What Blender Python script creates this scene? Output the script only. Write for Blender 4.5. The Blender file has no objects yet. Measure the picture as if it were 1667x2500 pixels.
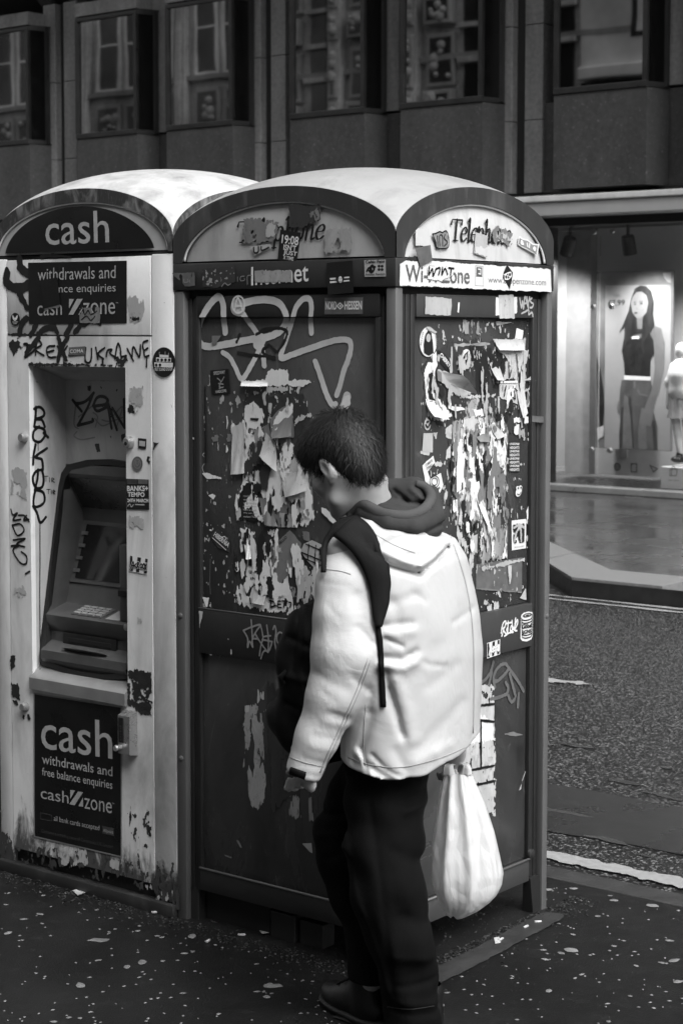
import bpy, bmesh, math, random
import numpy as np
from mathutils import Vector, Matrix
from mathutils.geometry import tessellate_polygon
random.seed(7); RNG = np.random.default_rng(11)
C = bpy.context.scene.collection
scn = bpy.context.scene

# ---------------------------------------------------------------- camera
# measured from the photograph (1667 x 2500 px): focal length in px, pitch, yaw, principal point
SC = 1.05
FPX, PIT, YAW, ROL, PX, PY = 4480.7, .0758282, .6777525, .00101339, 833.6, 1145.7
CAM = np.array([2.8857, -3.80746, 1.72]) * SC
_fw = np.array([-math.sin(YAW)*math.cos(PIT), math.cos(YAW)*math.cos(PIT), -math.sin(PIT)])
_r0 = np.array([math.cos(YAW), math.sin(YAW), 0.0]); _u0 = np.cross(_r0, _fw)
_rt = math.cos(ROL)*_r0 + math.sin(ROL)*_u0; _up = -math.sin(ROL)*_r0 + math.cos(ROL)*_u0
cd = bpy.data.cameras.new('camera'); cam = bpy.data.objects.new('camera', cd); C.objects.link(cam)
cam.matrix_world = Matrix(((_rt[0], _up[0], -_fw[0], CAM[0]), (_rt[1], _up[1], -_fw[1], CAM[1]), (_rt[2], _up[2], -_fw[2], CAM[2]), (0, 0, 0, 1)))
cd.sensor_fit = 'VERTICAL'; cd.sensor_height = 36.0; cd.lens = FPX/2500*36
cd.shift_y = (PY-1250)/2500; cd.shift_x = (833.5-PX)/2500
cd.clip_start = .05; cd.clip_end = 400
cd.dof.use_dof = True; cd.dof.focus_distance = 5.15; cd.dof.aperture_fstop = 9.0
scn.camera = cam
scn.render.resolution_x, scn.render.resolution_y = 682, 1024

# ---------------------------------------------------------------- light: overcast street, brighter from the right
SUN_EL, SUN_AZ = math.radians(50), math.radians(107)       # azimuth clockwise from +Y
w = bpy.data.worlds.new('World'); scn.world = w; w.use_nodes = True
nt = w.node_tree; bg = nt.nodes['Background']
sky = nt.nodes.new('ShaderNodeTexSky'); sky.sky_type = 'NISHITA'; sky.sun_disc = False
sky.sun_elevation = SUN_EL; sky.sun_rotation = SUN_AZ
sky.air_density = 1.0; sky.dust_density = 4.0; sky.altitude = 0
bw = nt.nodes.new('ShaderNodeRGBToBW')                    # the photograph is monochrome: a colourless sky
nt.links.new(sky.outputs[0], bw.inputs[0]); nt.links.new(bw.outputs[0], bg.inputs[0]); bg.inputs[1].default_value = .13
sd = bpy.data.lights.new('sun', 'SUN'); sd.energy = 1.75; sd.angle = math.radians(50)
so = bpy.data.objects.new('sun', sd); C.objects.link(so)
_sdir = Vector((math.sin(SUN_AZ)*math.cos(SUN_EL), math.cos(SUN_AZ)*math.cos(SUN_EL)*1.0, math.sin(SUN_EL)))
so.rotation_euler = _sdir.to_track_quat('Z', 'Y').to_euler(); so.location = (6, -2, 12)
scn.view_settings.view_transform = 'Standard'; scn.view_settings.look = 'None'
scn.view_settings.exposure = 1.25; scn.view_settings.gamma = 1.0
scn.cycles.max_bounces = 8; scn.cycles.transparent_max_bounces = 12
scn.cycles.sample_clamp_indirect = 4.0
scn.cycles.use_denoising = True

# ---------------------------------------------------------------- pixel -> point on a real plane
def ray(x, y): return _fw*FPX + _rt*(x-PX) - _up*(y-PY)
def hit(x, y, n, d):
    n = np.array(n, float); r = ray(x, y); return CAM + r*((d-n@CAM)/(n@r))
def onY(x, y, Y): return hit(x, y, (0, 1, 0), Y)
def onX(x, y, X): return hit(x, y, (1, 0, 0), X)
def onZ(x, y, Z): return hit(x, y, (0, 0, 1), Z)
def atD(x, y, d): return CAM + ray(x, y)/FPX*d
class Face:
    """a vertical face of a kiosk: axis 'Y' looks towards -Y, axis 'X' looks towards +X"""
    def __init__(s, ax, c): s.ax, s.c = ax, c
    def p(s, q, off=0.0):
        return onY(q[0], q[1], s.c-off) if s.ax == 'Y' else onX(q[0], q[1], s.c+off)
    def uv(s, P): return (P[0], P[2]) if s.ax == 'Y' else (P[1], P[2])
    def xyz(s, u, v, off=0.0): return (u, s.c-off, v) if s.ax == 'Y' else (s.c+off, u, v)
    @property
    def n(s): return np.array((0, -1, 0.)) if s.ax == 'Y' else np.array((1, 0, 0.))

# ---------------------------------------------------------------- objects
ROOT = {}
def base_of(o):
    while o is not None:
        if o.name in ROOT: return ROOT[o.name]
        o = o.parent
    return Vector((0, 0, 0))
def thing(name, label, cat, loc=(0, 0, 0), group=None):
    o = bpy.data.objects.new(name, None); C.objects.link(o); o.location = loc
    o.empty_display_size = .1; ROOT[o.name] = Vector(loc)
    o['label'] = label; o['category'] = cat
    if group: o['group'] = group
    return o
def tag(o, label=None, cat=None, group=None, kind=None):
    if label: o['label'] = label
    if cat: o['category'] = cat
    if group: o['group'] = group
    if kind: o['kind'] = kind
    return o
class MB:
    """collects shapes; build() links them as ONE mesh object"""
    def __init__(s): s.v = []; s.f = []; s.m = []; s.mi = 0
    def add(s, vs, fs):
        k = len(s.v); s.v += [tuple(map(float, v)) for v in vs]; s.f += [tuple(i+k for i in f) for f in fs]; s.m += [s.mi]*len(fs)
        return s
    def box(s, x0, x1, y0, y1, z0, z1, bev=0.0):
        if bev <= 0:
            v = [(x, y, z) for x in (x0, x1) for y in (y0, y1) for z in (z0, z1)]
            return s.add(v, [(0, 1, 3, 2), (4, 6, 7, 5), (0, 4, 5, 1), (2, 3, 7, 6), (0, 2, 6, 4), (1, 5, 7, 3)])
        bm = bmesh.new(); bmesh.ops.create_cube(bm, size=1)
        bmesh.ops.scale(bm, vec=(x1-x0, y1-y0, z1-z0), verts=bm.verts); bmesh.ops.translate(bm, vec=((x0+x1)/2, (y0+y1)/2, (z0+z1)/2), verts=bm.verts)
        bmesh.ops.bevel(bm, geom=bm.edges[:], offset=bev, segments=2, affect='EDGES', profile=.5)
        return s.bm(bm)
    def bm(s, bm):
        bm.verts.ensure_lookup_table(); s.add([v.co for v in bm.verts], [[v.index for v in f.verts] for f in bm.faces]); bm.free(); return s
    def prism(s, poly, d):
        """extrude a closed 3-D polygon by the vector d"""
        n = len(poly); P = [Vector(p) for p in poly]; d = Vector(d)
        tri = tessellate_polygon([P]); s.add(P+[p+d for p in P], [tuple(t) for t in tri]+[tuple(i+n for i in reversed(t)) for t in tri]+[(i, (i+1) % n, (i+1) % n+n, i+n) for i in range(n)])
        return s
    def flat(s, poly):
        P = [Vector(p) for p in poly]; s.add(P, [tuple(t) for t in tessellate_polygon([P])]); return s
    def tube(s, pts, r, n=8, cap=True):
        pts = [Vector(p) for p in pts]; rs = r if hasattr(r, '__len__') else [r]*len(pts)
        vs = []; fs = []; prev = None
        for i, p in enumerate(pts):
            t = (pts[min(i+1, len(pts)-1)]-pts[max(i-1, 0)]).normalized()
            if prev is None: a = t.orthogonal().normalized()
            else: a = (prev-t*prev.dot(t)).normalized()
            prev = a; b = t.cross(a)
            for k in range(n):
                th = 2*math.pi*k/n; vs.append(p+(a*math.cos(th)+b*math.sin(th))*rs[i])
        for i in range(len(pts)-1):
            for k in range(n): fs.append((i*n+k, i*n+(k+1) % n, (i+1)*n+(k+1) % n, (i+1)*n+k))
        if cap: fs += [tuple(reversed(range(n))), tuple(range((len(pts)-1)*n, len(pts)*n))]
        return s.add(vs, fs)
    def lathe(s, c, axis, prof, n=20):
        """profile of (distance along axis, radius)"""
        ax = Vector(axis).normalized(); a = ax.orthogonal().normalized(); b = ax.cross(a); c = Vector(c); vs = []; fs = []
        for h, r in prof:
            for k in range(n):
                th = 2*math.pi*k/n; vs.append(c+ax*h+(a*math.cos(th)+b*math.sin(th))*r)
        for i in range(len(prof)-1):
            for k in range(n): fs.append((i*n+k, i*n+(k+1) % n, (i+1)*n+(k+1) % n, (i+1)*n+k))
        fs += [tuple(reversed(range(n))), tuple(range((len(prof)-1)*n, len(prof)*n))]
        return s.add(vs, fs)
    def build(s, name, mat, parent=None, smooth=False, fixn=True):
        b = base_of(parent) if parent else Vector((0, 0, 0))
        me = bpy.data.meshes.new(name); me.from_pydata([(v[0]-b.x, v[1]-b.y, v[2]-b.z) for v in s.v], [], s.f)
        mats = mat if isinstance(mat, (list, tuple)) else [mat]
        for m in mats: me.materials.append(m)
        if len(mats) > 1: me.polygons.foreach_set('material_index', s.m)
        if fixn:
            bm = bmesh.new(); bm.from_mesh(me); bmesh.ops.recalc_face_normals(bm, faces=bm.faces[:]); bm.to_mesh(me); bm.free()
        if smooth is True: me.polygons.foreach_set('use_smooth', [True]*len(me.polygons))
        o = bpy.data.objects.new(name, me); C.objects.link(o)
        if parent: o.parent = parent
        if smooth and smooth is not True: auto_smooth(me, smooth)
        me.update(); return o
def auto_smooth(me, ang):
    bm = bmesh.new(); bm.from_mesh(me); bm.normal_update()
    for f in bm.faces: f.smooth = True
    for e in bm.edges: e.smooth = len(e.link_faces) == 2 and e.calc_face_angle(0) < math.radians(ang)
    bm.to_mesh(me); bm.free()
def struct(o): o['kind'] = 'structure'; return o

# ---------------------------------------------------------------- materials (all grey: a black and white photograph)
class NT:
    def __init__(s, name):
        s.m = bpy.data.materials.new(name); s.m.use_nodes = True; s.t = s.m.node_tree; s.b = s.t.nodes['Principled BSDF']
        s.out = s.t.nodes['Material Output']; s.co = s.t.nodes.new('ShaderNodeTexCoord')
    def node(s, k, **kw):
        n = s.t.nodes.new(k)
        for a, v in kw.items(): setattr(n, a, v)
        return n
    def lk(s, a, b): s.t.links.new(a, b)
    def mapped(s, scale):
        mp = s.node('ShaderNodeMapping'); mp.inputs['Scale'].default_value = scale if hasattr(scale, '__len__') else (scale,)*3
        s.lk(s.co.outputs['Object'], mp.inputs[0]); return mp.outputs[0]
    def noise(s, scale, detail=4, rough=.55, dist=0.0, stretch=(1, 1, 1)):
        n = s.node('ShaderNodeTexNoise'); n.inputs['Scale'].default_value = scale; n.inputs['Detail'].default_value = detail
        n.inputs['Roughness'].default_value = rough; n.inputs['Distortion'].default_value = dist
        s.lk(s.mapped(stretch), n.inputs['Vector']); return n.outputs['Fac']
    def ramp(s, fac, a, b, lo=0.0, hi=1.0):
        n = s.node('ShaderNodeMapRange'); n.inputs['From Min'].default_value = a; n.inputs['From Max'].default_value = b
        n.inputs['To Min'].default_value = lo; n.inputs['To Max'].default_value = hi; s.lk(fac, n.inputs[0]); return n.outputs[0]
    def math(s, op, a, b=None):
        n = s.node('ShaderNodeMath', operation=op)
        for i, x in enumerate((a, b)):
            if x is None: continue
            if isinstance(x, (int, float)): n.inputs[i].default_value = x
            else: s.lk(x, n.inputs[i])
        return n.outputs[0]
    def mix(s, fac, a, b):
        n = s.node('ShaderNodeMix'); n.data_type = 'FLOAT'
        for i, x in ((0, fac), (2, a), (3, b)):
            if isinstance(x, (int, float)): n.inputs[i].default_value = x
            else: s.lk(x, n.inputs[i])
        return n.outputs[0]
    def base(s, x):
        if isinstance(x, (int, float)): s.b.inputs['Base Color'].default_value = (x, x, x, 1)
        else: s.lk(x, s.b.inputs['Base Color'])
        return s
    def rough(s, x):
        if isinstance(x, (int, float)): s.b.inputs['Roughness'].default_value = x
        else: s.lk(x, s.b.inputs['Roughness'])
        return s
    def set(s, k, v): s.b.inputs[k].default_value = v; return s
    def bump(s, h, strength=.3, dist=.01):
        n = s.node('ShaderNodeBump'); n.inputs['Strength'].default_value = strength; n.inputs['Distance'].default_value = dist
        s.lk(h, n.inputs['Height']); s.lk(n.outputs[0], s.b.inputs['Normal']); return s
def plain(name, v, rough=.5, metal=0.0, var=.15, scale=9, bump=0.0, bscale=60, stretch=(1, 1, 1)):
    t = NT(name); n = t.noise(scale, 5, .6, .2, stretch)
    t.base(t.ramp(n, .25, .75, v*(1-var), v*(1+var))); t.rough(t.ramp(n, .3, .7, max(.03, rough-.08), min(1, rough+.08))); t.set('Metallic', metal)
    if bump: t.bump(t.noise(bscale, 4, .6), bump, .004)
    return t.m
def worn(name, v, dark, rough=.45, amt=.5, scale=5, fine=70, stretch=(1, 1, .35), spec=.5, bump=.12, splash=0.0):
    """paint with streaky grime, scuffs and small chips"""
    t = NT(name)
    a = t.noise(scale, 8, .62, .6, stretch); b = t.noise(fine, 4, .65, .4); c = t.noise(scale*5, 6, .7, 1.0, (1, 1, .16))
    k = t.ramp(a, .42+.2*(1-amt), .78, 0, .85); k2 = t.ramp(c, .56, .74, 0, .5*amt); chips = t.ramp(b, .70, .73, 0, .8)
    g = t.math('MAXIMUM', t.math('MAXIMUM', k, k2), chips)
    if splash:                                 # road dirt thrown up from the pavement, ragged upper edge
        sx = t.node('ShaderNodeSeparateXYZ'); t.lk(t.co.outputs['Object'], sx.inputs[0]); hgt = t.math('MULTIPLY', t.math('SUBTRACT', splash, sx.outputs[2]), 2.6)
        n1 = t.noise(9, 9, .72, .8, (1, 1, .6)); n2 = t.noise(34, 6, .7, .6, (1, 1, .5))
        g = t.math('MAXIMUM', g, t.ramp(t.math('ADD', t.math('ADD', hgt, t.math('MULTIPLY', n1, 1.5)), t.math('MULTIPLY', n2, .55)), 1.02, 1.32, 0, .97))
    fine_v = t.ramp(t.noise(scale*2.2, 5, .6), .3, .7, v*.93, v*1.06)
    t.base(t.mix(g, fine_v, dark)); t.rough(t.ramp(a, .3, .8, rough-.08, rough+.2)); t.set('Specular IOR Level', spec)
    if bump: t.bump(t.math('ADD', t.math('MULTIPLY', chips, -.6), b), bump, .002)
    return t.m
M = {}
# ---------------------------------------------------------------- numpy noise and ragged outlines
def _hash(i, j, seed):
    n = (i.astype(np.int64)*374761393 + j.astype(np.int64)*668265263 + seed*974634211) & 0xffffffff
    n = ((n ^ (n >> 13))*1274126177) & 0xffffffff
    return ((n ^ (n >> 16)) & 0xffff)/65535.0
def vnoise(x, y, seed=0):
    i = np.floor(x); j = np.floor(y); a = x-i; b = y-j; a = a*a*(3-2*a); b = b*b*(3-2*b)
    return (_hash(i, j, seed)*(1-a)+_hash(i+1, j, seed)*a)*(1-b)+(_hash(i, j+1, seed)*(1-a)+_hash(i+1, j+1, seed)*a)*b
def fbm(x, y, octaves=4, seed=0):
    s = 0; t = 0; k = 1.0
    for o in range(octaves):
        s = s+k*vnoise(x*2**o, y*2**o, seed+o*17); t += k; k *= .55
    return s/t
def ragged(mb, xyz, u0, u1, v0, v1, h, field):
    """marching squares: the region where field(U, V) > 0, as flat ragged-edged polygons"""
    U = np.arange(u0, u1+h, h); V = np.arange(v0, v1+h, h)
    F = field(*np.meshgrid(U, V, indexing='ij')); nu, nv = F.shape; cache = {}; vs = []; fs = []
    def vert(key, u, v):
        if key not in cache: cache[key] = len(vs); vs.append(xyz(u, v))
        return cache[key]
    pos = F > 0
    anyc = pos[:-1, :-1] | pos[1:, :-1] | pos[:-1, 1:] | pos[1:, 1:]
    for i, j in np.argwhere(anyc):
        cs = [(i, j), (i+1, j), (i+1, j+1), (i, j+1)]; poly = []
        for k in range(4):
            a = cs[k]; b = cs[(k+1) % 4]; fa = F[a]; fb = F[b]
            if fa > 0: poly.append(vert(('n',)+a, U[a[0]], V[a[1]]))
            if (fa > 0) != (fb > 0):
                t = fa/(fa-fb); key = ('e',)+(min(a, b)+max(a, b))
                poly.append(vert(key, U[a[0]]+(U[b[0]]-U[a[0]])*t, V[a[1]]+(V[b[1]]-V[a[1]])*t))
        if len(poly) >= 3: fs.append(poly)
    mb.add(vs, fs); return mb

# ---------------------------------------------------------------- ground
def m_pavement():
    t = NT('wet_pavement_asphalt'); a = t.noise(1.1, 6, .6, .5); b = t.noise(160, 3, .6); c = t.noise(14, 6, .7, .3)
    v = t.mix(t.ramp(a, .35, .7, 0, 1), .0065, .0135); v = t.math('ADD', v, t.ramp(c, .55, .8, 0, .012)); v = t.math('ADD', v, t.ramp(b, .62, .8, 0, .02))
    t.base(v).rough(t.mix(t.ramp(t.noise(2.3, 5, .6, .4), .4, .65, 0, 1), .34, .62)); t.set('Specular IOR Level', .28)
    t.bump(t.math('ADD', b, t.math('MULTIPLY', c, .8)), .35, .004); return t.m
def m_road():
    t = NT('coarse_road_asphalt'); vo = t.node('ShaderNodeTexVoronoi'); vo.inputs['Scale'].default_value = 64
    t.lk(t.mapped((1, 1, 1)), vo.inputs['Vector']); d = vo.outputs['Distance']; sep = t.node('ShaderNodeSeparateColor'); t.lk(vo.outputs['Color'], sep.inputs[0])
    stone = t.ramp(d, .30, .55, 1, 0); bright = t.ramp(sep.outputs[0], .35, 1, .03, .18)
    big = t.ramp(t.noise(.9, 4, .6), .3, .7, .75, 1.15)
    t.base(t.math('MULTIPLY', t.mix(stone, .012, bright), big)).rough(.42); t.set('Specular IOR Level', .45)
    t.bump(t.math('ADD', stone, t.math('MULTIPLY', t.noise(120, 3), .5)), .7, .008); return t.m
def m_flags():
    t = NT('wet_flagstones'); br = t.node('ShaderNodeTexBrick'); br.inputs['Scale'].default_value = 1.0
    br.inputs['Brick Width'].default_value = .9; br.inputs['Row Height'].default_value = .6; br.inputs['Mortar Size'].default_value = .008
    br.inputs['Color1'].default_value = (.035,)*3+(1,); br.inputs['Color2'].default_value = (.055,)*3+(1,); br.inputs['Mortar'].default_value = (.006,)*3+(1,)
    t.lk(t.mapped(1), br.inputs['Vector']); r = t.node('ShaderNodeRGBToBW'); t.lk(br.outputs['Color'], r.inputs[0])
    spk = t.ramp(t.noise(38, 2, .5), .74, .78, 0, .25)
    t.base(t.math('ADD', t.math('MULTIPLY', r.outputs[0], t.ramp(t.noise(4, 5), .3, .7, .7, 1.3)), spk))
    t.rough(t.mix(t.ramp(t.noise(1.6, 5, .6, .5), .4, .62, 0, 1), .10, .3)); t.set('Specular IOR Level', .6)
    t.bump(t.math('ADD', t.math('MULTIPLY', br.outputs['Fac'], -1.0), t.math('MULTIPLY', t.noise(9, 4), .35)), .12, .006); return t.m
M['pave'] = m_pavement(); M['road'] = m_road(); M['flags'] = m_flags()
M['patch'] = plain('smooth_tarmac', .022, .3, var=.35, scale=3, bump=.25, bscale=140)
M['kerb'] = plain('granite_kerb', .17, .5, var=.25, scale=30, bump=.2, bscale=120)
M['kerbnear'] = plain('worn_dark_kerb', .035, .45, var=.3, scale=12, bump=.3, bscale=90)
M['line'] = plain('worn_road_paint', .27, .5, var=.2, scale=40, bump=.3, bscale=120)
M['gum'] = plain('trodden_chewing_gum', .155, .6, var=.45, scale=12)
M['grit'] = plain('dark_grit', .022, .85, var=.5, scale=60)
M['joint'] = plain('joint_dirt', .004, .8)

RZ = -.03
o = MB().add([(-90, 1.19, RZ), (90, 1.19, RZ), (90, 90, RZ), (-90, 90, RZ)], [(0, 1, 2, 3)]).build('road', M['road']); struct(o)
o = MB().box(-90, 90, -60, 1.065, -.3, 0).build('pavement', M['pave']); struct(o)
o = MB().box(-90, 90, 1.072, 1.19, -.3, .001, .008).build('kerb', M['kerbnear']); struct(o)
# far pavement with its granite kerb turning a corner
FK = .1
far_front = [(-3.62, 6.80), (60, 7.05), (60, 40), (-60, 40), (-60, 11.2), (-7.6, 10.9)]
back = [(-3.62, 7.32), (60, 7.55), (60, 40), (-60, 40), (-60, 11.6), (-7.9, 11.35)]
o = MB().prism([(x, y, FK) for x, y in back], (0, 0, -.25)).build('pavement', M['flags']); struct(o)
mb = MB()
ring = far_front[-2:][::1]; ks = [(-60, 11.2), (-7.6, 10.9), (-3.62, 6.80), (60, 7.05)]; kb = [(-60, 11.6), (-7.9, 11.35), (-3.62, 7.32), (60, 7.55)]
for i in range(3):
    a, b, c, d = ks[i], ks[i+1], kb[i+1], kb[i]
    n = max(1, int(math.dist(a, b)/.92)) if i else 6
    n = min(n, 60)
    for k in range(n):
        g = .006/max(.5, math.dist(a, b)/n) if k < n-1 else 0
        t0, t1 = k/n, (k+1)/n-g
        L = lambda p, q, t: (p[0]+(q[0]-p[0])*t, p[1]+(q[1]-p[1])*t, FK+.004)
        mb.prism([L(a, b, t0), L(a, b, t1), L(d, c, t1), L(d, c, t0)], (0, 0, -.25))
o = mb.build('kerb', M['kerb']); struct(o)
mb = MB()
for i in (1, 2):
    a, b = Vector(ks[i]+(0,)), Vector(ks[i+1]+(0,)) if i < 2 else Vector(ks[3]+(0,)); d = (b-a).normalized(); nn = Vector((d.y, -d.x, 0))*.008
    mb.prism([a+nn+Vector((0, 0, FK-.014)), b+nn+Vector((0, 0, FK-.014)), b+nn*.1+Vector((0, 0, FK-.014)), a+nn*.1+Vector((0, 0, FK-.014))], (0, 0, -.2))
o = mb.build('gutter_face', plain('wet_kerb_face', .018, .35, var=.4, scale=9)); struct(o)
# smooth tarmac strip, worn lines
def gfield(pts, wid, amp, sc, seed):
    pts = np.array(pts)
    def f(U, V):
        d = np.full(U.shape, 9.)
        for a, b in zip(pts[:-1], pts[1:]):
            ab = b-a; t = np.clip(((U-a[0])*ab[0]+(V-a[1])*ab[1])/(ab@ab), 0, 1); d = np.minimum(d, np.hypot(U-a[0]-t*ab[0], V-a[1]-t*ab[1]))
        return wid-d+amp*(fbm(U*sc, V*sc, 4, seed)-.55)
    return f
mb = MB(); ragged(mb, lambda u, v: (u, v, RZ+.004), -6, 4, 1.4, 2.7, .035, lambda U, V: .33+.12*(fbm(U*.9, V*.9, 4, 3)-.5)*2-np.abs(V-1.96-.02*U)); o = mb.build('tarmac_strip', M['patch']); struct(o)
mb = MB(); ragged(mb, lambda u, v: (u, v, RZ+.008), -1.6, 1.2, 1.2, 1.5, .008, gfield([(-1.6, 1.35), (1.2, 1.37)], .047, .05, 26, 5)); o = mb.build('road_marking', M['line']); struct(o)
mb = MB(); ragged(mb, lambda u, v: (u, v, RZ+.008), -2.15, -1.85, 3.9, 4.25, .012, gfield([(-2.1, 4.07), (-1.9, 4.12)], .05, .16, 16, 8)); o = mb.build('road_marking', M['line']); struct(o)
mb = MB(); ragged(mb, lambda u, v: (u, v, RZ+.008), -3.9, .5, 6.4, 6.9, .014, lambda U, V: np.maximum(.028-np.abs(V-6.74-.004*U), .028-np.abs(V-6.60-.004*U))+.06*(fbm(U*5, V*14, 4, 9)-.58)); o = mb.build('road_marking', M['line']); struct(o)
mb = MB(); ragged(mb, lambda u, v: (u, v, RZ+.0045), -3.5, 2, 1.2, 2.9, .015, lambda U, V: fbm(U*3.0, V*9, 4, 19)-.70+.0*U); o = mb.build('wet_film', plain('puddle_edge', .05, .12, var=.2)); struct(o)
# chewing gum spots and grit: nobody could count them
mb = MB()
def gum(x, y, r, el):
    n = 9; ph = random.random()*6.28; vs = [(x, y, .0035)]
    for k in range(n):
        a = 2*math.pi*k/n; rr = r*(.75+.5*random.random()); ca, sa = math.cos(a)*rr*el, math.sin(a)*rr
        vs.append((x+ca*math.cos(ph)-sa*math.sin(ph), y+ca*math.sin(ph)+sa*math.cos(ph), .0012))
    mb.add(vs, [(0, 1+k, 1+(k+1) % n) for k in range(n)])
cnt = 0
while cnt < 620:
    px, py = random.uniform(-150, 1800), random.uniform(2110, 2620)
    P = onZ(px, py, 0)
    if P[1] > 1.04 or (-1.75 < P[0] < .06 and -.05 < P[1] < .86): continue
    big = random.random(); r = .0018+.0038*random.random() if big < .86 else (.006+.006*random.random() if big < .975 else .013+.008*random.random())
    gum(P[0], P[1], r*.88, random.uniform(1, 1.8)); cnt += 1
for k in range(1300):
    x, y = random.uniform(-5.5, 4.5), random.uniform(-3.8, 1.04)
    if -1.75 < x < .06 and -.05 < y < .86: continue
    gum(x, y, random.choice((.002, .002, .003, .004, .006, .013)), random.uniform(1, 1.8))
o = mb.build('gum_spots', M['gum']); tag(o, 'pale trodden gum spots and flecks scattered over the dark wet pavement', 'gum spots', kind='stuff')
mb = MB()
def grit_bit(x, y, r, z=0.0):
    vs = [(x+r*random.uniform(-1, 1), y+r*random.uniform(-1, 1), z+random.uniform(-.2, .9)*r) for _ in range(5)]
    mb.add(vs, [(0, 1, 2), (0, 2, 3), (0, 3, 4), (1, 2, 4), (0, 1, 4), (2, 3, 4)])
for k in range(5200):
    s = random.random()
    if s < .42: x, y = random.uniform(-2.0, .05), -abs(random.gauss(0, .055))-.005
    elif s < .75: x, y = abs(random.gauss(0, .06))+.0, random.uniform(-.05, .95)
    else: x, y = random.uniform(-.82, -.02), random.uniform(.0, .8)
    grit_bit(x, y, random.choice((.002, .003, .004, .006)))
o = mb.build('grit', M['grit']); tag(o, 'loose dark grit and dirt gathered along the foot of the kiosks', 'grit', kind='stuff')

# ---------------------------------------------------------------- office building across the road
def m_stone(name, v, spk, scale=60, rough=.4, streak=.3):
    t = NT(name); a = t.noise(scale, 4, .7, .2); b = t.noise(2.2, 6, .65, .5, (1, 1, .25)); c = t.noise(scale*.45, 3, .6)
    g = t.ramp(b, .3, .75, 1+streak*.5, 1-streak)
    x = t.math('MULTIPLY', t.ramp(c, .3, .7, v*.8, v*1.2), g); t.base(t.math('ADD', x, t.ramp(a, .62, .78, 0, spk))); t.rough(rough)
    t.bump(a, .08, .003); return t.m
M['granite'] = m_stone('dark_polished_granite', .048, .22, 42, .38, .4)
M['pier'] = m_stone('grey_concrete_pier', .16, .08, 50, .6, .5)
M['bronze'] = plain('dark_bronze_frame', .018, .35, var=.3, scale=6)
M['slot'] = plain('near_black_steel', .008, .6)  # one near-black tone for slots, back wall, soffit, header and shop pier
def m_pane(name, base, ior, metal=0.0):
    t = NT(name); t.base(t.ramp(t.noise(1.3, 3), .3, .7, base*.6, base*1.3)); t.rough(.02); t.set('IOR', ior); t.set('Metallic', metal)
    t.bump(t.noise(.9, 2, .4), .06, .02); return t.m
M['pane'] = m_pane('mirrored_window_pane', .33, 1.5, 1.0); M['pane2'] = plain('side_pane_dark', .004, .15)
YF, YB = 12.3, 12.62
BX = [-14.44+3.57*k+d for k in range(-3, 7) for d in (0, 1.59)]
bld = thing('office_building', 'dark granite office building with projecting bay windows across the road', 'building', (-10, YB, 0))
BW = 1.09
def bay(x0, i):
    fr = MB(); zt, zb = 5.74, 4.24; x1 = x0+BW; t = .05
    xr, yr = x1+.09, YB-.09
    fr.box(x0, x1, YF, YF+.06, zb-.015, zb+t, .008); fr.box(x0, x1, YF, YF+.06, zt-t, zt, .008); fr.box(x0, x0+t, YF+.002, YF+.058, zb+t, zt-t); fr.box(x1-t, x1, YF+.002, YF+.058, zb+t, zt-t)
    for z0, z1 in ((zb-.013, zb+t*.8), (zt-t, zt-.002)): fr.prism([(x1+.001, YF+.004, z0), (x1+.001, YF+.056, z0), (xr-.02, yr+.05, z0), (xr, yr+.05, z0)], (0, 0, z1-z0))
    fr.prism([(xr-.02, yr, zb), (xr+.01, yr, zb), (xr+.01, yr+.06, zb), (xr-.02, yr+.06, zb)], (0, 0, zt-zb))
    fr.prism([(x0, YF+.06, zb), (x0-.09, YB-.04, zb), (x0-.06, YB-.04, zb), (x0+.03, YF+.06, zb)], (0, 0, zt-zb))
    fr.prism([(x0, YF+.06, zb), (x1, YF+.06, zb), (xr, YB, zb), (x0-.09, YB, zb)], (0, 0, -.02)); fr.prism([(x0, YF+.06, zt), (x1, YF+.06, zt), (xr, YB, zt), (x0-.09, YB, zt)], (0, 0, .02))
    f = fr.build('window', M['bronze'], bld)
    p = MB(); tl = random.uniform(-.012, .012); tv = random.uniform(-.008, .008)
    p.add([(x0+t-.003, YF+.032, zb+t-.003), (x1-t+.003, YF+.032+tl, zb+t-.003), (x1-t+.003, YF+.032+tl+tv, zt-t+.003), (x0+t-.003, YF+.032+tv, zt-t+.003)], [(0, 1, 2, 3)])
    p.build('pane', M['pane'], f)
    q = MB(); q.add([(x1+.012, YF+.045, zb+.03), (xr-.012, yr+.02, zb+.03), (xr-.012, yr+.02, zt-.05), (x1+.012, YF+.045, zt-.05)], [(0, 1, 2, 3)]); q.build('side_pane', M['pane2'], f)
    g = MB(); g.prism([(x0, YF+.02, 4.222), (x1, YF+.02, 4.222), (x1+.085, YB, 4.222), (x0-.085, YB, 4.222)], (0, 0, -.96)); g.build('spandrel_panel', M['granite'], bld, smooth=20)
    l = MB(); l.box(x0-.02, x1-.02, YF+.03, YB, 5.765, 5.93); l.build('lintel', M['pier'], bld)
for i, x0 in enumerate(BX): bay(x0, i)
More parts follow.
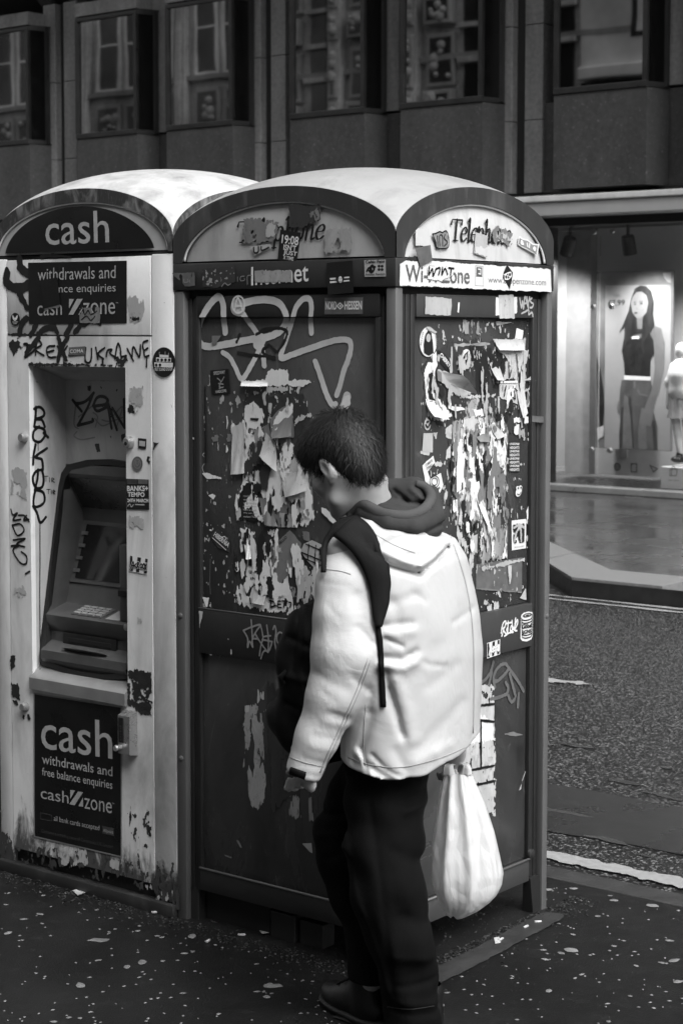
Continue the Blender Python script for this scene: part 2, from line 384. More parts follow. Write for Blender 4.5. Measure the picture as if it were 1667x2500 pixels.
for k in range(-3, 7):
    x0 = -15.38+3.57*k
    a = MB(); z = 3.26; rows = [3.26, 4.03, 5.03, 6.05]
    for col in (0, .385):
        for z0, z1 in zip(rows[:-1], rows[1:]): a.box(x0+col, x0+col+.225, YB, YB+.3, z0+.003, z1-.003, .006)
    a.build('pier', M['pier'], bld)
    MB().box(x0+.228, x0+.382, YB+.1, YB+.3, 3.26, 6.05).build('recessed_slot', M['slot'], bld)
    MB().box(x0+.612, x0+.95, YB+.04, YB+.3, 3.26, 4.2).build('spandrel_panel', M['granite'], bld)
    MB().box(x0+1.99, x0+2.28, YB, YB+.3, 4.26, 6.05, .006).build('pier', M['pier'], bld)
    MB().box(x0+1.96, x0+2.62, YB+.02, YB+.3, 3.26, 4.235).build('spandrel_panel', M['granite'], bld)
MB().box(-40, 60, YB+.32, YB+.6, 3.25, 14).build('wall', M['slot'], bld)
# raking fins and soffit over the windows, upper storey
mb = MB()
for k in range(4):
    x0 = -15.38+3.57*k
    for c in (-.06, .385+.1): mb.prism([(x0+c, YB+.2, 5.9), (x0+c+.17, YB+.2, 5.9), (x0+c+.17, YF-1.2, 7.4), (x0+c, YF-1.2, 7.4)], (0, .1, .5))
mb.build('raking_fin', M['granite'], bld)
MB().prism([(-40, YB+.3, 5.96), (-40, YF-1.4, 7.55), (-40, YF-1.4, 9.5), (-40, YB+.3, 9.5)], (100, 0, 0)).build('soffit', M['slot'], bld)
MB().box(-40, 60, YF-1.0, YB+.3, 9.5, 15).build('upper_wall', M['granite'], bld)
MB().box(8, 60, YB, YB+.3, 3.26, 9.4).build('spandrel_panel', M['granite'], bld)
MB().box(-40, -8.3, YB+.0, YB+.3, .1, 3.24).build('ground_floor_wall', M['granite'], bld)

# ---------------------------------------------------------------- shop below
M['fascia'] = plain('grey_fascia_metal', .30, .4, var=.1, scale=3); M['shopwall'] = plain('shop_white_wall', .5, .6, var=.05)
M['shopfloor'] = plain('shop_black_floor', .008, .3); M['steel'] = plain('brushed_steel', .33, .35, .6, var=.15, scale=14)
def m_glass():
    t = NT('shop_glass'); tr = t.node('ShaderNodeBsdfTransparent'); gl = t.node('ShaderNodeBsdfGlossy'); mx = t.node('ShaderNodeMixShader'); fr = t.node('ShaderNodeFresnel')
    fr.inputs['IOR'].default_value = 1.5; tr.inputs[0].default_value = (.86, .86, .86, 1); gl.inputs['Roughness'].default_value = .01; gl.inputs[0].default_value = (1, 1, 1, 1)
    t.lk(t.math('MULTIPLY', fr.outputs[0], .42), mx.inputs[0]); t.lk(tr.outputs[0], mx.inputs[1]); t.lk(gl.outputs[0], mx.inputs[2]); t.lk(mx.outputs[0], t.out.inputs[0]); return t.m
M['glass'] = m_glass()
shop = thing('shop_front', 'glazed clothes shop front with grey fascia under the granite building', 'shop', (-6, 12.6, .1))
MB().box(-7.92, 6, 12.28, 12.62, 2.985, 3.125, .01).build('fascia', M['fascia'], shop)
MB().box(-7.94, 6, 12.25, 12.62, 3.13, 3.195, .012).build('fascia_cap', plain('pale_fascia_cap', .5, .45), shop)
MB().box(-8.3, 6, 12.62, 12.9, 2.9, 3.24).build('header', M['slot'], shop)
MB().box(-7.95, 6, 12.55, 12.72, .101, .172, .01).build('sill', M['steel'], shop)
MB().box(-8.4, -7.72, 12.64, 13.1, .1, 2.95).build('dark_pier', M['slot'], shop)
MB().box(-8.05, -7.92, 13.6, 13.9, .28, 2.9).build('column', M['shopwall'], shop)
MB().prism([(-7.92, 13.6, .2), (-7.62, 13.62, .2), (-7.62, 13.9, .2), (-7.92, 13.9, .2)], (0, 0, 2.7)).build('wall_return', plain('shop_grey_wall', .3, .6), shop)
MB().box(-7.62, 6, 13.75, 13.95, .2, 2.95).build('back_wall', M['shopwall'], shop)
MB().box(-8.35, 6, 12.7, 16, .1, .165).build('floor', M['shopfloor'], shop)
MB().box(-8.35, 6, 12.9, 14.2, 2.93, 3.05).build('ceiling', plain('shop_dark_ceiling', .02, .6), shop)
for a, b in ((-7.95, -6.925), (-6.915, -4.9), (-4.89, -2.8), (-2.79, -.7), (-.69, 1.4), (1.41, 3.5), (3.51, 5.99)):
    MB().box(a, b, 12.63, 12.645, .172, 2.985).build('glass_pane', M['glass'], shop)
mb = MB()
for z in (.55, 2.05, 2.83):
    for dx in (-.1, .12): mb.lathe((-6.92+dx, 12.66, z), (0, 1, 0), [(0, .025), (.03, .03), (.04, .02)], 12)
mb.build('glass_clamp', M['steel'], shop)
# icons printed on the back panel near the floor
mb = MB(); Yk = 13.745
def ring_f(mb, c, r0, r1, n=20, y=Yk):
    vs = []; 
    for k in range(n):
        a = 2*math.pi*k/n; vs += [(c[0]+r0*math.cos(a), y, c[1]+r0*math.sin(a)), (c[0]+r1*math.cos(a), y, c[1]+r1*math.sin(a))]
    mb.add(vs, [(2*k, 2*k+1, (2*k+3) % (2*n), (2*k+2) % (2*n)) for k in range(n)])
def ppt(x, y): return onY(1280+x*.3146, 460+y*.3146, Yk)
c = ppt(717, 2160); ring_f(mb, (c[0], c[2]), .03, .042); ring_f(mb, (c[0], c[2]), .012, .02)
def loop(mb, pts, wd):
    for a, b in zip(pts, pts[1:]+pts[:1]):
        a = Vector(a); b = Vector(b); d = (b-a).normalized(); n = Vector((-d.z, 0, d.x))*wd/2
        mb.add([a-n-d*wd/2, b-n+d*wd/2, b+n+d*wd/2, a+n-d*wd/2], [(0, 1, 2, 3)])
loop(mb, [ppt(*q) for q in ((826, 2137), (868, 2137), (868, 2200), (826, 2200))], .009)
loop(mb, [ppt(*q) for q in ((972, 2150), (1030, 2175), (998, 2200))], .009)
mb.build('icon_print', plain('grey_print', .06, .6), shop)
# power socket
MB().box(-7.30, -7.20, 13.735, 13.75, .395, .50, .008).build('socket', plain('socket_plastic', .4, .5), shop)
# lamps of the shop window: tracks with spotlights that are lit
M['lampbody'] = plain('lamp_black', .02, .5)
def m_emit(name, s):
    t = NT(name); t.b.inputs['Emission Color'].default_value = (1, 1, 1, 1); t.b.inputs['Emission Strength'].default_value = s; t.base(.8); return t.m
M['lampface'] = m_emit('lit_lamp_face', 3)
for k, (x, tilt) in enumerate(((-7.42, .9), (-6.72, .1), (-5.9, .1), (-5.0, .1))):
    names = ['spotlight tilted towards the white column behind the shop glass', 'boxy spotlight over the middle of the clothes poster', 'boxy spotlight nearest the right edge of the photo in the shop', 'boxy spotlight beyond the right edge of the shop window']
    sp = thing('spotlight', names[k], 'spotlight', (x, 12.86, 2.7), 'track spotlights in the shop window')
    MB().box(x-.012, x+.012, 12.85, 12.87, 2.76, 2.93).build('stem', M['lampbody'], sp)
    d = Vector((-math.sin(tilt)*.6 if k == 0 else 0, .28, -1)).normalized()
    MB().lathe(Vector((x, 12.86, 2.77))-d*.02, d, [(0, .06), (.02, .07), (.2, .075), (.2, .062), (.18, .06)], 16).build('lamp_head', M['lampbody'], sp)
    MB().lathe(Vector((x, 12.86, 2.77))+d*.165, d, [(0, .058), (.005, .058)], 16).build('lamp_face', M['lampface'], sp)
    ld = bpy.data.lights.new('spot', 'SPOT'); ld.energy = 105 if k else 110; ld.spot_size = math.radians(125); ld.spot_blend = 1.0; ld.shadow_soft_size = .06
    lo = bpy.data.objects.new('lamp_light', ld); C.objects.link(lo); lo.parent = sp; lo.location = d*.25+Vector((0, 0, .07)); lo.rotation_euler = (-d).to_track_quat('Z', 'Y').to_euler()

# ---------------------------------------------------------------- stone building on the camera's side of the street (seen in the window reflections)
M['limestone'] = m_stone('pale_limestone', .48, .05, 20, .8, .4); M['sash'] = plain('white_sash', .75, .5); M['darkglass'] = plain('old_glass', .02, .08)
old = thing('stone_building', 'ornate stone building behind the camera mirrored in the bay windows', 'building', (-20, -9.0, 0))
YO = -9.0
wl = MB(); wl.box(-75, 30, YO-6, YO-.35, 0, 13.0); wl.build('wall', M['limestone'], old)
tr = MB()
for z, h, d in ((6.9, .18, .18), (8.62, .14, .16), (11.9, .3, .3), (12.8, .35, .5), (3.6, .3, .3)): tr.box(-75, 30, YO-.35, YO-.35+d, z, z+h)
tr.build('string_course', plain('dirty_limestone', .28, .8), old)
win = MB(); gl = MB(); pan = MB(); pil = MB()
lw = MB(); x = -60.0; k = 0
def relief(x0, x1, z0, z1, dep=.1):
    pan.box(x0, x1, YO-.345, YO-.345+dep, z0, z1, .03); gl.box(x0+.1, x1-.1, YO-.345+dep-.02, YO-.345+dep+.004, z0+.1, z1-.1)
    for q in range(7):
        cx, cz = random.uniform(x0+.16, x1-.16), random.uniform(z0+.16, z1-.16); r = random.uniform(.06, .16); pan.lathe((cx, YO-.345+dep, cz), (0, 1, 0), [(0, r), (.06, r*.8), (.1, r*.3)], 9)
while x < 2:
    if x < -31.5:
        for a in (0, 1.15):
            X0, X1, z0, z1 = x+a, x+a+.82, 8.8, 11.4
            gl.box(X0, X1, YO-.346, YO-.32, z0, z1)
            win.box(X0-.07, X0+.03, YO-.34, YO-.27, z0-.08, z1+.08); win.box(X1-.03, X1+.07, YO-.34, YO-.27, z0-.08, z1+.08)
            win.box(X0+.03, X1-.03, YO-.34, YO-.275, z0-.08, z0+.04); win.box(X0+.03, X1-.03, YO-.34, YO-.275, z1-.03, z1+.08); win.box(X0+.03, X1-.03, YO-.34, YO-.285, (z0+z1)/2-.03, (z0+z1)/2+.03)
            relief(X0-.05, X1+.05, 7.25, 8.4); gl.box(X0-.02, X1+.02, YO-.346, YO-.3, 4.2, 6.6)
        pil.box(x+2.22, x+2.62, YO-.345, YO-.12, 3.9, 11.9, .03); pil.box(x+2.32, x+2.52, YO-.12, YO-.06, 7.3, 11.5, .03); x += 2.95
    elif x < -22.5:
        pil.box(x, x+.42, YO-.345, YO-.05, 3.9, 11.9, .03)
        for z0, z1 in ((7.2, 7.9), (8.0, 9.3), (9.5, 10.2), (10.35, 11.6)):
            relief(x+.06, x+.36, z0, z1, .36); relief(x+.62, x+1.5, z0, z1, .14 if z1-z0 > 1 else .3)
        gl.box(x+1.75, x+2.3, YO-.346, YO-.31, 7.4, 11.6); tr2 = [pil.box(x+1.62, x+2.42, YO-.345, YO-.15, z_, z_+.14, .02) for z_ in (7.25, 8.5, 9.35, 10.3, 11.6)]; x += 2.55
    else:
        lw.box(x, x+4.3, YO-.346, YO-.2, 7.9, 12.6); lw.box(x, x+4.3, YO-.34, YO-.02, 7.55, 7.88, .05); gl.box(x, x+4.3, YO-.346, YO-.22, 6.2, 7.5)
        gl.box(x+1.35, x+2.75, YO-.21, YO-.185, 8.5, 11.2); win.box(x+1.5, x+2.02, YO-.184, YO-.18, 8.6, 9.35); win.box(x+2.1, x+2.6, YO-.184, YO-.18, 8.6, 9.35); pan.box(x+1.5, x+2.0, YO-.184, YO-.178, 9.55, 11.1); x += 4.35
    k += 1
lw.build('rendered_wall', plain('pale_render', .6, .8, var=.15, scale=.7), old)['kind'] = 'stuff'
win.build('sash_frame', M['sash'], old)['kind'] = 'stuff'; gl.build('window_glass', M['darkglass'], old)['kind'] = 'stuff'; pan.build('carved_panel', plain('carved_limestone', .36, .8), old)['kind'] = 'stuff'; pil.build('pilaster', M['limestone'], old)['kind'] = 'stuff'
# ---------------------------------------------------------------- kiosks
M['roof'] = worn('weathered_white_roof', .32, .15, .38, .6, 6, 90, (1, 1, 1), .5)
M['roofdirty'] = worn('algae_stained_white_roof', .44, .13, .45, .85, 9, 110, (1, 1, 1), .4)
M['rim'] = worn('dark_grey_rim_paint', .030, .13, .5, .42, 8, 60, (1, 1, .3))
M['rimdirty'] = worn('scabby_dark_rim_paint', .030, .30, .6, .75, 26, 120, (1, 1, .5))
M['frame'] = worn('charcoal_frame_paint', .020, .05, .42, .3, 6, 80)
M['post'] = worn('grey_aluminium_post', .10, .05, .42, .30, 4, 90, (1, 1, .2))
M['band'] = worn('dark_band_paint', .024, .06, .4, .35, 5, 80)
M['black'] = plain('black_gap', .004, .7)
M['signw'] = worn('dirty_backlit_acrylic', .52, .20, .35, .45, 7, 90, (1, 1, .22))
M['signd'] = worn('grimy_backlit_acrylic', .38, .10, .35, .55, 6, 90, (1, 1, .22))
M['signedge'] = plain('acrylic_edge_highlight', .7, .35)  # highlight along the sign's bevel, put into a near-white colour
def m_grimeglass(name, v):
    t = NT(name); a = t.noise(3.2, 7, .65, .8, (1, 1, .5)); b = t.noise(60, 4, .7, .4); c = t.noise(11, 6, .7, 1.2, (1, 1, .35))
    x = t.math('ADD', t.ramp(a, .3, .75, v*.5, v*1.5), t.ramp(b, .68, .8, 0, .05)); x = t.math('ADD', x, t.ramp(c, .6, .8, 0, v*1.4))
    t.base(x).rough(t.ramp(a, .3, .7, .12, .34)); t.set('Specular IOR Level', .5); t.bump(b, .05, .002); return t.m
M['gl_up'] = m_grimeglass('grimy_door_glass', .058); M['gl_lo'] = m_grimeglass('scuffed_lower_glass', .046)
M['gl_r'] = m_grimeglass('grimy_side_glass', .042)
M['cream'] = worn('chipped_cream_paint', .66, .055, .42, .6, 3.2, 60, (1, 1, .3), .45, .2, .20)
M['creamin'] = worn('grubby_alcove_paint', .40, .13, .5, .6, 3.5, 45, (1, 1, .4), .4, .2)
M['atm'] = plain('grey_machine_plastic', .062, .42, var=.2, scale=18, bump=.1, bscale=200)
M['atmdark'] = plain('dark_machine_plastic', .018, .3, var=.3, scale=9)
M['rubber'] = plain('black_rubber_frame', .008, .55)
M['screen'] = plain('dead_screen_glass', .007, .12)
M['keymetal'] = plain('worn_key_metal', .15, .4, .5, var=.25, scale=40)
M['silver'] = plain('satin_silver', .42, .3, .8, var=.1, scale=30)

W1, D1 = .834, .792
def archz(t, b, h, e): return b+h*np.clip(1-t*t, 0, 1)**e
def roof_mesh(x0, x1, y0, y1, zs, b, h, e, p, over=.006, n=56):
    """sail dome over four arches: its four edges are the arches"""
    mb = MB(); s = [math.sin(a) for a in np.linspace(-math.pi/2, math.pi/2, n+1)]
    vs = []
    for i in range(n+1):
        for j in range(n+1):
            A = max(0, 1-s[i]**2)**e; B = max(0, 1-s[j]**2)**e
            vs.append((x0+(x1-x0)*(s[i]+1)/2, y0+(y1-y0)*(s[j]+1)/2, zs+b+h*(A**p+B**p)**(1/p)))
    fs = [(i*(n+1)+j, (i+1)*(n+1)+j, (i+1)*(n+1)+j+1, i*(n+1)+j+1) for i in range(n) for j in range(n)]
    mb.add(vs, fs)
    # short upright skirt below the arch springing
    k = len(mb.v)
    edge = [(x0, y0), (x1, y0), (x1, y1), (x0, y1)]
    return mb
def arch_rim(face, u0, u1, zs, b, h, e, inner, off, thick, n=60):
    """flat dark rim between the outer arch and the sign outline, with a reveal going in"""
    mb = MB(); c = (u0+u1)/2; a = (u1-u0)/2; th = np.linspace(-1, 1, n+1); th = np.sin(th*math.pi/2)
    ci, ai, zi, hi, ei = inner
    vs = []
    for t in th: vs.append(face.xyz(c+a*t, zs+archz(t, b, h, e), off))
    for t in th: vs.append(face.xyz(ci+ai*t, zi+archz(t, 0, hi, ei), off))
    for t in th: vs.append(face.xyz(ci+ai*t, zi+archz(t, 0, hi, ei), off-thick))
    m = n+1; k = len(vs)
    vs += [face.xyz(u0, zs, off), face.xyz(u1, zs, off), face.xyz(ci-ai, zs, off), face.xyz(ci+ai, zs, off)]
    fs = [(i, i+1, m+i+1, m+i) for i in range(n)]+[(m+i, m+i+1, 2*m+i+1, 2*m+i) for i in range(n)]
    fs += [(k, 0, m, k+2), (k+1, k+3, m+n, n)]
    # top lip: turn the outer edge back a little so that the roof meets it
    vs += [face.xyz(c+a*t, zs+archz(t, b, h, e)+.0, off-.03) for t in th]; q = k+4
    fs += [(i, q+i, q+i+1, i+1) for i in range(n)]
    mb.add(vs, fs); return mb
def arch_panel(face, c, a, z, h, e, off, bulge=.012, n=40, m=8):
    mb = MB(); th = np.sin(np.linspace(-1, 1, n+1)*math.pi/2); vs = []; fs = []
    for t in th:
        H = float(archz(t, 0, h, e))
        for j in range(m+1):
            s = j/m; bl = bulge*(1-t**4)*(1-(s*H/h)**4); vs.append(face.xyz(c+a*t, z+H*s, off+bl))
    for i in range(n):
        for j in range(m): fs.append((i*(m+1)+j, (i+1)*(m+1)+j, (i+1)*(m+1)+j+1, i*(m+1)+j+1))
    mb.add(vs, fs); return mb
FL = Face('Y', 0.0); FR = Face('X', 0.0)
tel = thing('telephone_kiosk', 'domed telephone kiosk covered in graffiti, stickers and torn posters', 'telephone kiosk', (-.417, .396, 0))
ZS, AB, AH, AE = 2.003, .07, .141, .6
roof_mesh(-W1, 0, 0, D1, ZS, AB, AH, AE, 1.62).build('roof', M['roof'], tel, True)
lf_in = (-.4165, .379, 2.008, .163, .57); rt_in = (.396, .357, 2.006, .160, .57)
arch_rim(FL, -W1, 0, ZS, AB, AH, AE, lf_in, .0025, .03).build('arch_rim', M['rim'], tel, 30)
arch_rim(FR, 0, D1, ZS, AB, AH, AE, rt_in, .0025, .03).build('arch_rim', M['rim'], tel, 30)
FB = Face('Y', D1); FBx = Face('X', -W1)
for f, u0, u1 in ((Face('Y', D1+.0), -W1, 0), (Face('X', -W1), 0, D1)):
    mb = MB(); th = np.sin(np.linspace(-1, 1, 41)*math.pi/2); c = (u0+u1)/2; a = (u1-u0)/2
    mb.flat([f.xyz(u0, ZS, 0)]+[f.xyz(c+a*t, ZS+archz(t, AB, AH, AE), 0) for t in th]+[f.xyz(u1, ZS, 0)]).build('arch_panel', M['rim'], tel)
arch_panel(FL, *lf_in[:1], lf_in[1]-.001, lf_in[2], lf_in[3]-.001, lf_in[4], -.016).build('sign_panel', M['signd'], tel, True)
arch_panel(FR, rt_in[0], rt_in[1]-.001, rt_in[2], rt_in[3]-.001, rt_in[4], -.016).build('sign_panel', M['signw'], tel, True)
def arch_edge(face, inn, off, r):
    c, a, z, h, e = inn; th = np.sin(np.linspace(-1, 1, 49)*math.pi/2)
    return MB().tube([face.xyz(c+(a-.003)*t, z+float(archz(t, 0, h-.003, e))+.001, off) for t in th], r, 6)
arch_edge(FL, lf_in, -.004, .0035).build('sign_edge', M['signedge'], tel, True)
arch_edge(FR, rt_in, -.004, .0035).build('sign_edge', M['signedge'], tel, True)
# band under the arches
mb = MB(); mb.box(-W1-.002, .003, -.003, D1+.003, 1.923, 2.0025, .004).build('name_band', M['band'], tel, 30)
MB().box(-W1+.03, -.03, .03, D1-.03, 1.9, 1.935).build('ceiling_tray', M['black'], tel)
# corner posts
for x0, x1, y0, y1 in ((-W1-.002, -W1+.038, .001, .040), (-.035, 0, .001, .035), (-.036, 0, D1-.028, D1+.002), (-W1, -W1+.036, D1-.036, D1)):
    MB().box(x0, x1, y0, y1, -.02, 1.9225, .006).build('corner_post', M['post'], tel, 30)
# hinge columns and dark jambs of the two doors in view
def fluted(face, u0, u1, n, z0, z1, off):
    mb = MB(); w = (u1-u0)/n
    for k in range(n):
        a, b = face.xyz(u0+w*k+.0015, z0, off), face.xyz(u0+w*(k+1)-.0015, z1, off-.03)
        mb.box(min(a[0], b[0]), max(a[0], b[0]), min(a[1], b[1]), max(a[1], b[1]), z0, z1, .004)
    return mb
fluted(FL, -.797, -.757, 2, .09, 1.9, -.02).build('door_jamb', M['frame'], tel, 30)
fluted(FL, -.068, -.036, 2, .09, 1.9, -.02).build('door_jamb', M['frame'], tel, 30)
fluted(FR, .038, .108, 3, .09, 1.905, -.012).build('door_jamb', M['frame'], tel, 30)
fluted(FR, .722, .762, 2, .09, 1.9, -.02).build('door_jamb', M['frame'], tel, 30)
# dim interior box with the telephone equipment behind dirty glass is closed off by a liner
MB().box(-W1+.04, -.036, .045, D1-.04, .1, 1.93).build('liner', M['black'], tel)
def panel(face, u0, u1, z0, z1, off, th, name, mat, par, bev=.003):
    a, b = face.xyz(u0, z0, off), face.xyz(u1, z1, off-th)
    return MB().box(min(a[0], b[0]), max(a[0], b[0]), min(a[1], b[1]), max(a[1], b[1]), z0, z1, bev).build(name, mat, par, 30)
dl = panel(FL, -.748, -.064, 1.842, 1.906, -.010, .03, 'door', M['frame'], tel)
panel(FL, -.757, -.742, .10, 1.906, -.012, .03, 'stile', M['frame'], dl); panel(FL, -.080, -.064, .10, 1.842, -.012, .03, 'stile', M['frame'], dl)
g1 = panel(FL, -.742, -.080, .968, 1.842, -.024, .012, 'glass', M['gl_up'], dl, .001); panel(FL, -.742, -.080, .168, .832, -.024, .012, 'glass', M['gl_lo'], dl, .001)
panel(FL, -.746, -.066, .833, .967, -.008, .03, 'rail', M['frame'], dl); panel(FL, -.748, -.064, .10, .166, -.010, .03, 'rail', M['frame'], dl)
MB().tube([FL.xyz(-.748, .170, -.009), FL.xyz(-.064, .170, -.009)], .004, 8).build('rail_lip', M['post'], dl, True)
MB().tube([FL.xyz(-.748, .969, -.010), FL.xyz(-.064, .969, -.010)], .0025, 8).build('rail_lip', M['post'], dl, True)
M['railr'] = worn('grey_side_rail_paint', .040, .09, .45, .3, 6, 80)
dr = panel(FR, .110, .697, 1.842, 1.906, -.010, .03, 'door', M['railr'], tel)
panel(FR, .702, .722, .12, 1.9, -.012, .03, 'stile', M['frame'], dr); panel(FR, .104, .112, .12, 1.842, -.016, .03, 'stile', M['frame'], dr)
panel(FR, .112, .702, .975, 1.842, -.026, .012, 'glass', M['gl_r'], dr, .001); panel(FR, .112, .702, .175, .838, -.026, .012, 'glass', M['gl_lo'], dr, .001)
panel(FR, .108, .708, .84, .973, -.008, .03, 'rail', M['railr'], dr); panel(FR, .108, .706, .105, .172, -.010, .03, 'rail', M['railr'], dr)
MB().tube([FR.xyz(.108, .175, -.009), FR.xyz(.706, .175, -.009)], .004, 8).build('rail_lip', M['post'], dr, True)
MB().lathe(FR.xyz(.712, .19, -.012), (1, 0, 0), [(0, .016), (.008, .015), (.011, .009)], 14).build('knob', M['frame'], tel, 30)
for fc, u, z in ((FL, -.815, .94), (FR, .778, .925), (FL, -.815, .5)): MB().lathe(fc.xyz(u, z, -.001), fc.n, [(0, .0085), (.003, .008), (.005, .004)], 12).build('bolt', M['post'], tel, 30)
# feet and plinth scraps below the doors
MB().prism([(-.036, D1-.03, .11), (-.010, D1-.03, .11), (-.004, D1-.02, -.01), (-.045, D1-.02, -.01)], (0, -.05, 0)).build('cast_foot', M['black'], tel)
MB().box(-.76, -.50, .05, .10, -.01, .098, .003).build('plinth_block', M['black'], tel); MB().box(-.495, -.40, .045, .10, -.01, .08, .003).build('plinth_block', M['frame'], tel); MB().box(-.39, -.30, .055, .11, -.01, .07, .003).build('plinth_block', M['frame'], tel)
MB().box(-.80, -.765, .02, .06, -.01, .10, .003).build('plinth_block', M['frame'], tel)
# cement fillet on the ground beside it
mb = MB(); ragged(mb, lambda u, v: (u, v, .003+.003*math.exp(-((u-.09)/.03)**2)), .0, .22, -.35, .78, .01, gfield([(.105, -.35), (.085, .3), (.06, .72)], .042, .012, 30, 4)); o = mb.build('cement_fillet', plain('pale_cement', .030, .5, var=.3, scale=16, bump=.3)); struct(o)

# ---------------------------------------------------------------- cash machine kiosk
AX0, AX1, AC = -1.652, -.838, -1.245
atm = thing('cash_machine_kiosk', 'cream domed cash machine kiosk with black signs, rust and graffiti', 'cash machine kiosk', (AC, .4, 0))
ZA, BB, BH, BE = 2.041, .05, .155, .55
roof_mesh(AX0, AX1, 0, D1, ZA, BB, BH, BE, 1.62).build('roof', M['roofdirty'], atm, True)
at_in = (AC, .388, 2.046, .157, .5)
arch_rim(FL, AX0, AX1, ZA, BB, BH, BE, at_in, .002, .02).build('arch_rim', M['rimdirty'], atm, 30)
for f, u0, u1 in ((Face('X', AX1), 0, D1), (Face('X', AX0), 0, D1), (Face('Y', D1), AX0, AX1)):
    mb = MB(); th = np.sin(np.linspace(-1, 1, 41)*math.pi/2); c = (u0+u1)/2; a = (u1-u0)/2
    mb.flat([f.xyz(u0, ZA, 0)]+[f.xyz(c+a*t, ZA+archz(t, BB, BH, BE), 0) for t in th]+[f.xyz(u1, ZA, 0)]).build('arch_panel', M['rimdirty'], atm)
arch_panel(FL, AC, .387, 2.046, .156, .5, -.008, .006).build('sign_surround', plain('pale_grey_surround', .36, .4, var=.2, scale=7), atm, True)
arch_edge(FL, at_in, -.002, .003).build('sign_edge', M['signedge'], atm, True)
M['signblack'] = plain('black_sign_vinyl', .0075, .3, var=.3, scale=6)
FA = Face('Y', 0.0)
arch_panel(FL, -1.253, .338, 2.052, .139, .62, .001, .0065).build('sign_panel', M['signblack'], atm, True)
def bx(name, mat, x0, x1, y0, y1, z0, z1, bev=.003, par=None): return MB().box(x0, x1, y0, y1, z0, z1, bev).build(name, mat, par or atm, 30)
bx('cornice', M['black'], AX0+.002, AX1-.002, .006, D1, 2.028, 2.043)
bx('corner_panel', M['cream'], -.929, AX1+.002, .0, .02, .045, 2.034, .004); bx('corner_panel', M['cream'], AX0, -1.589, .0, .02, .03, 2.034, .004)
bx('body', M['cream'], AX0+.004, AX1-.004, .3, D1, .04, 2.04); bx('seam_backing', M['black'], AX0+.006, -1.5, .019, .05, .05, 2.03); bx('seam_backing', M['black'], -1.03, AX1-.002, .019, .05, .05, 2.03); bx('seam_backing', M['black'], -1.5, -1.03, .0195, .05, 1.7, 2.03)
bx('upper_panel', M['cream'], -1.586, -.932, -.001, .02, 1.789, 2.030, .003)
dz = MB()
for a in ((-1.586, -1.484, .085, 1.785), (-1.042, -.932, .085, 1.785), (-1.484, -1.042, 1.690, 1.785), (-1.484, -1.042, .085, .632)): dz.box(a[0], a[1], -.001, .018, a[2], a[3])
door = dz.build('service_door', M['cream'], atm)
# alcove
al = MB(); al.prism([(-1.484, .018, .66), (-1.484, .018, 1.69), (-1.484, .16, 1.64), (-1.484, .16, .66)], (-.006, 0, 0)); al.prism([(-1.042, .018, .66), (-1.042, .018, 1.69), (-1.042, .16, 1.64), (-1.042, .16, .66)], (.006, 0, 0))
al.prism([(-1.49, .018, 1.691), (-1.036, .018, 1.691), (-1.036, .165, 1.638), (-1.49, .165, 1.638)], (0, 0, .006)); al.box(-1.49, -1.036, .158, .165, 1.30, 1.64)
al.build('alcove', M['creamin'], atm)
# steel sill
si = MB(); si.prism([(-1.486, -.014, .672), (-1.486, -.014, .634), (-1.486, -.002, .630), (-1.486, .06, .63), (-1.486, .06, .712), (-1.486, .03, .706)], (.442, 0, 0)); si.build('sill', M['steel'], atm, 30)
# the machine
mach = thing('cash_machine', 'dark grey cash machine with keypad set in the cream alcove', 'cash machine', (-1.265, .1, .7))
def yf(z): return .035+(z-.725)*(.145-.035)/(1.36-.725)
MC = -1.265
half = [(.0, .695), (.095, .697), (.20, .712), (.213, .73), (.226, .93), (.232, 1.1), (.226, 1.25), (.212, 1.335), (.19, 1.362), (.1, 1.382), (0, 1.388)]
out = [(MC-a, z) for a, z in half]+[(MC+a, z) for a, z in half[-2::-1]][:-1]
inn = [(MC-max(0, a-.022) if a > .05 else MC-a, .7+(z-.7)*.955+.014) for a, z in half]; inn = [(x, z) for x, z in inn]+[(2*MC-x, z) for x, z in inn[-2::-1]][:-1]
n = len(out); mb = MB(); vs = [(x, yf(z)-.012, z) for x, z in out]+[(x, yf(z)-.012, z) for x, z in inn]+[(x, yf(z)+.02, z) for x, z in inn]+[(x, .17, z) for x, z in out]
mb.add(vs, [(i, (i+1) % n, n+(i+1) % n, n+i) for i in range(n)]+[(n+i, n+(i+1) % n, 2*n+(i+1) % n, 2*n+i) for i in range(n)]+[(i, 3*n+i, 3*n+(i+1) % n, (i+1) % n) for i in range(n)])
mb.build('bezel', M['rubber'], mach, 40)
prof = [(.135, 1.365), (.13, 1.335), (.205, 1.205), (.212, 1.172), (.147, .972), (.132, .912), (.128, .905), (.048, .882), (.04, .876), (.046, .845), (.062, .82), (.062, .79), (.036, .776), (.018, .762), (.016, .735), (.035, .702)]
xs = [-1.462, -1.068]; mb = MB(); vs = [(x, y, z) for x in xs for y, z in prof]; m = len(prof)
mb.add(vs, [(i, i+1, m+i+1, m+i) for i in range(m-1)]).build('housing', M['atm'], mach, 25)
for x in xs:
    P = [(x, yf(z)-.004 if False else min(y, yf(z)+.0), z) for y, z in prof]; s = [(x, y, z) for y, z in prof]
    mb = MB(); mb.add(P+s, [(i, i+1, m+i+1, m+i) for i in range(m-1)]).build('cheek', M['atm'], mach)
def onprof(i, t, off=0.0):
    a, b = Vector((0,)+prof[i]), Vector((0,)+prof[i+1]); p = a.lerp(b, t); d = (b-a).normalized(); nn = Vector((0, d.z, -d.y)); nn = nn if nn.y < 0 else -nn
    return p+nn*off
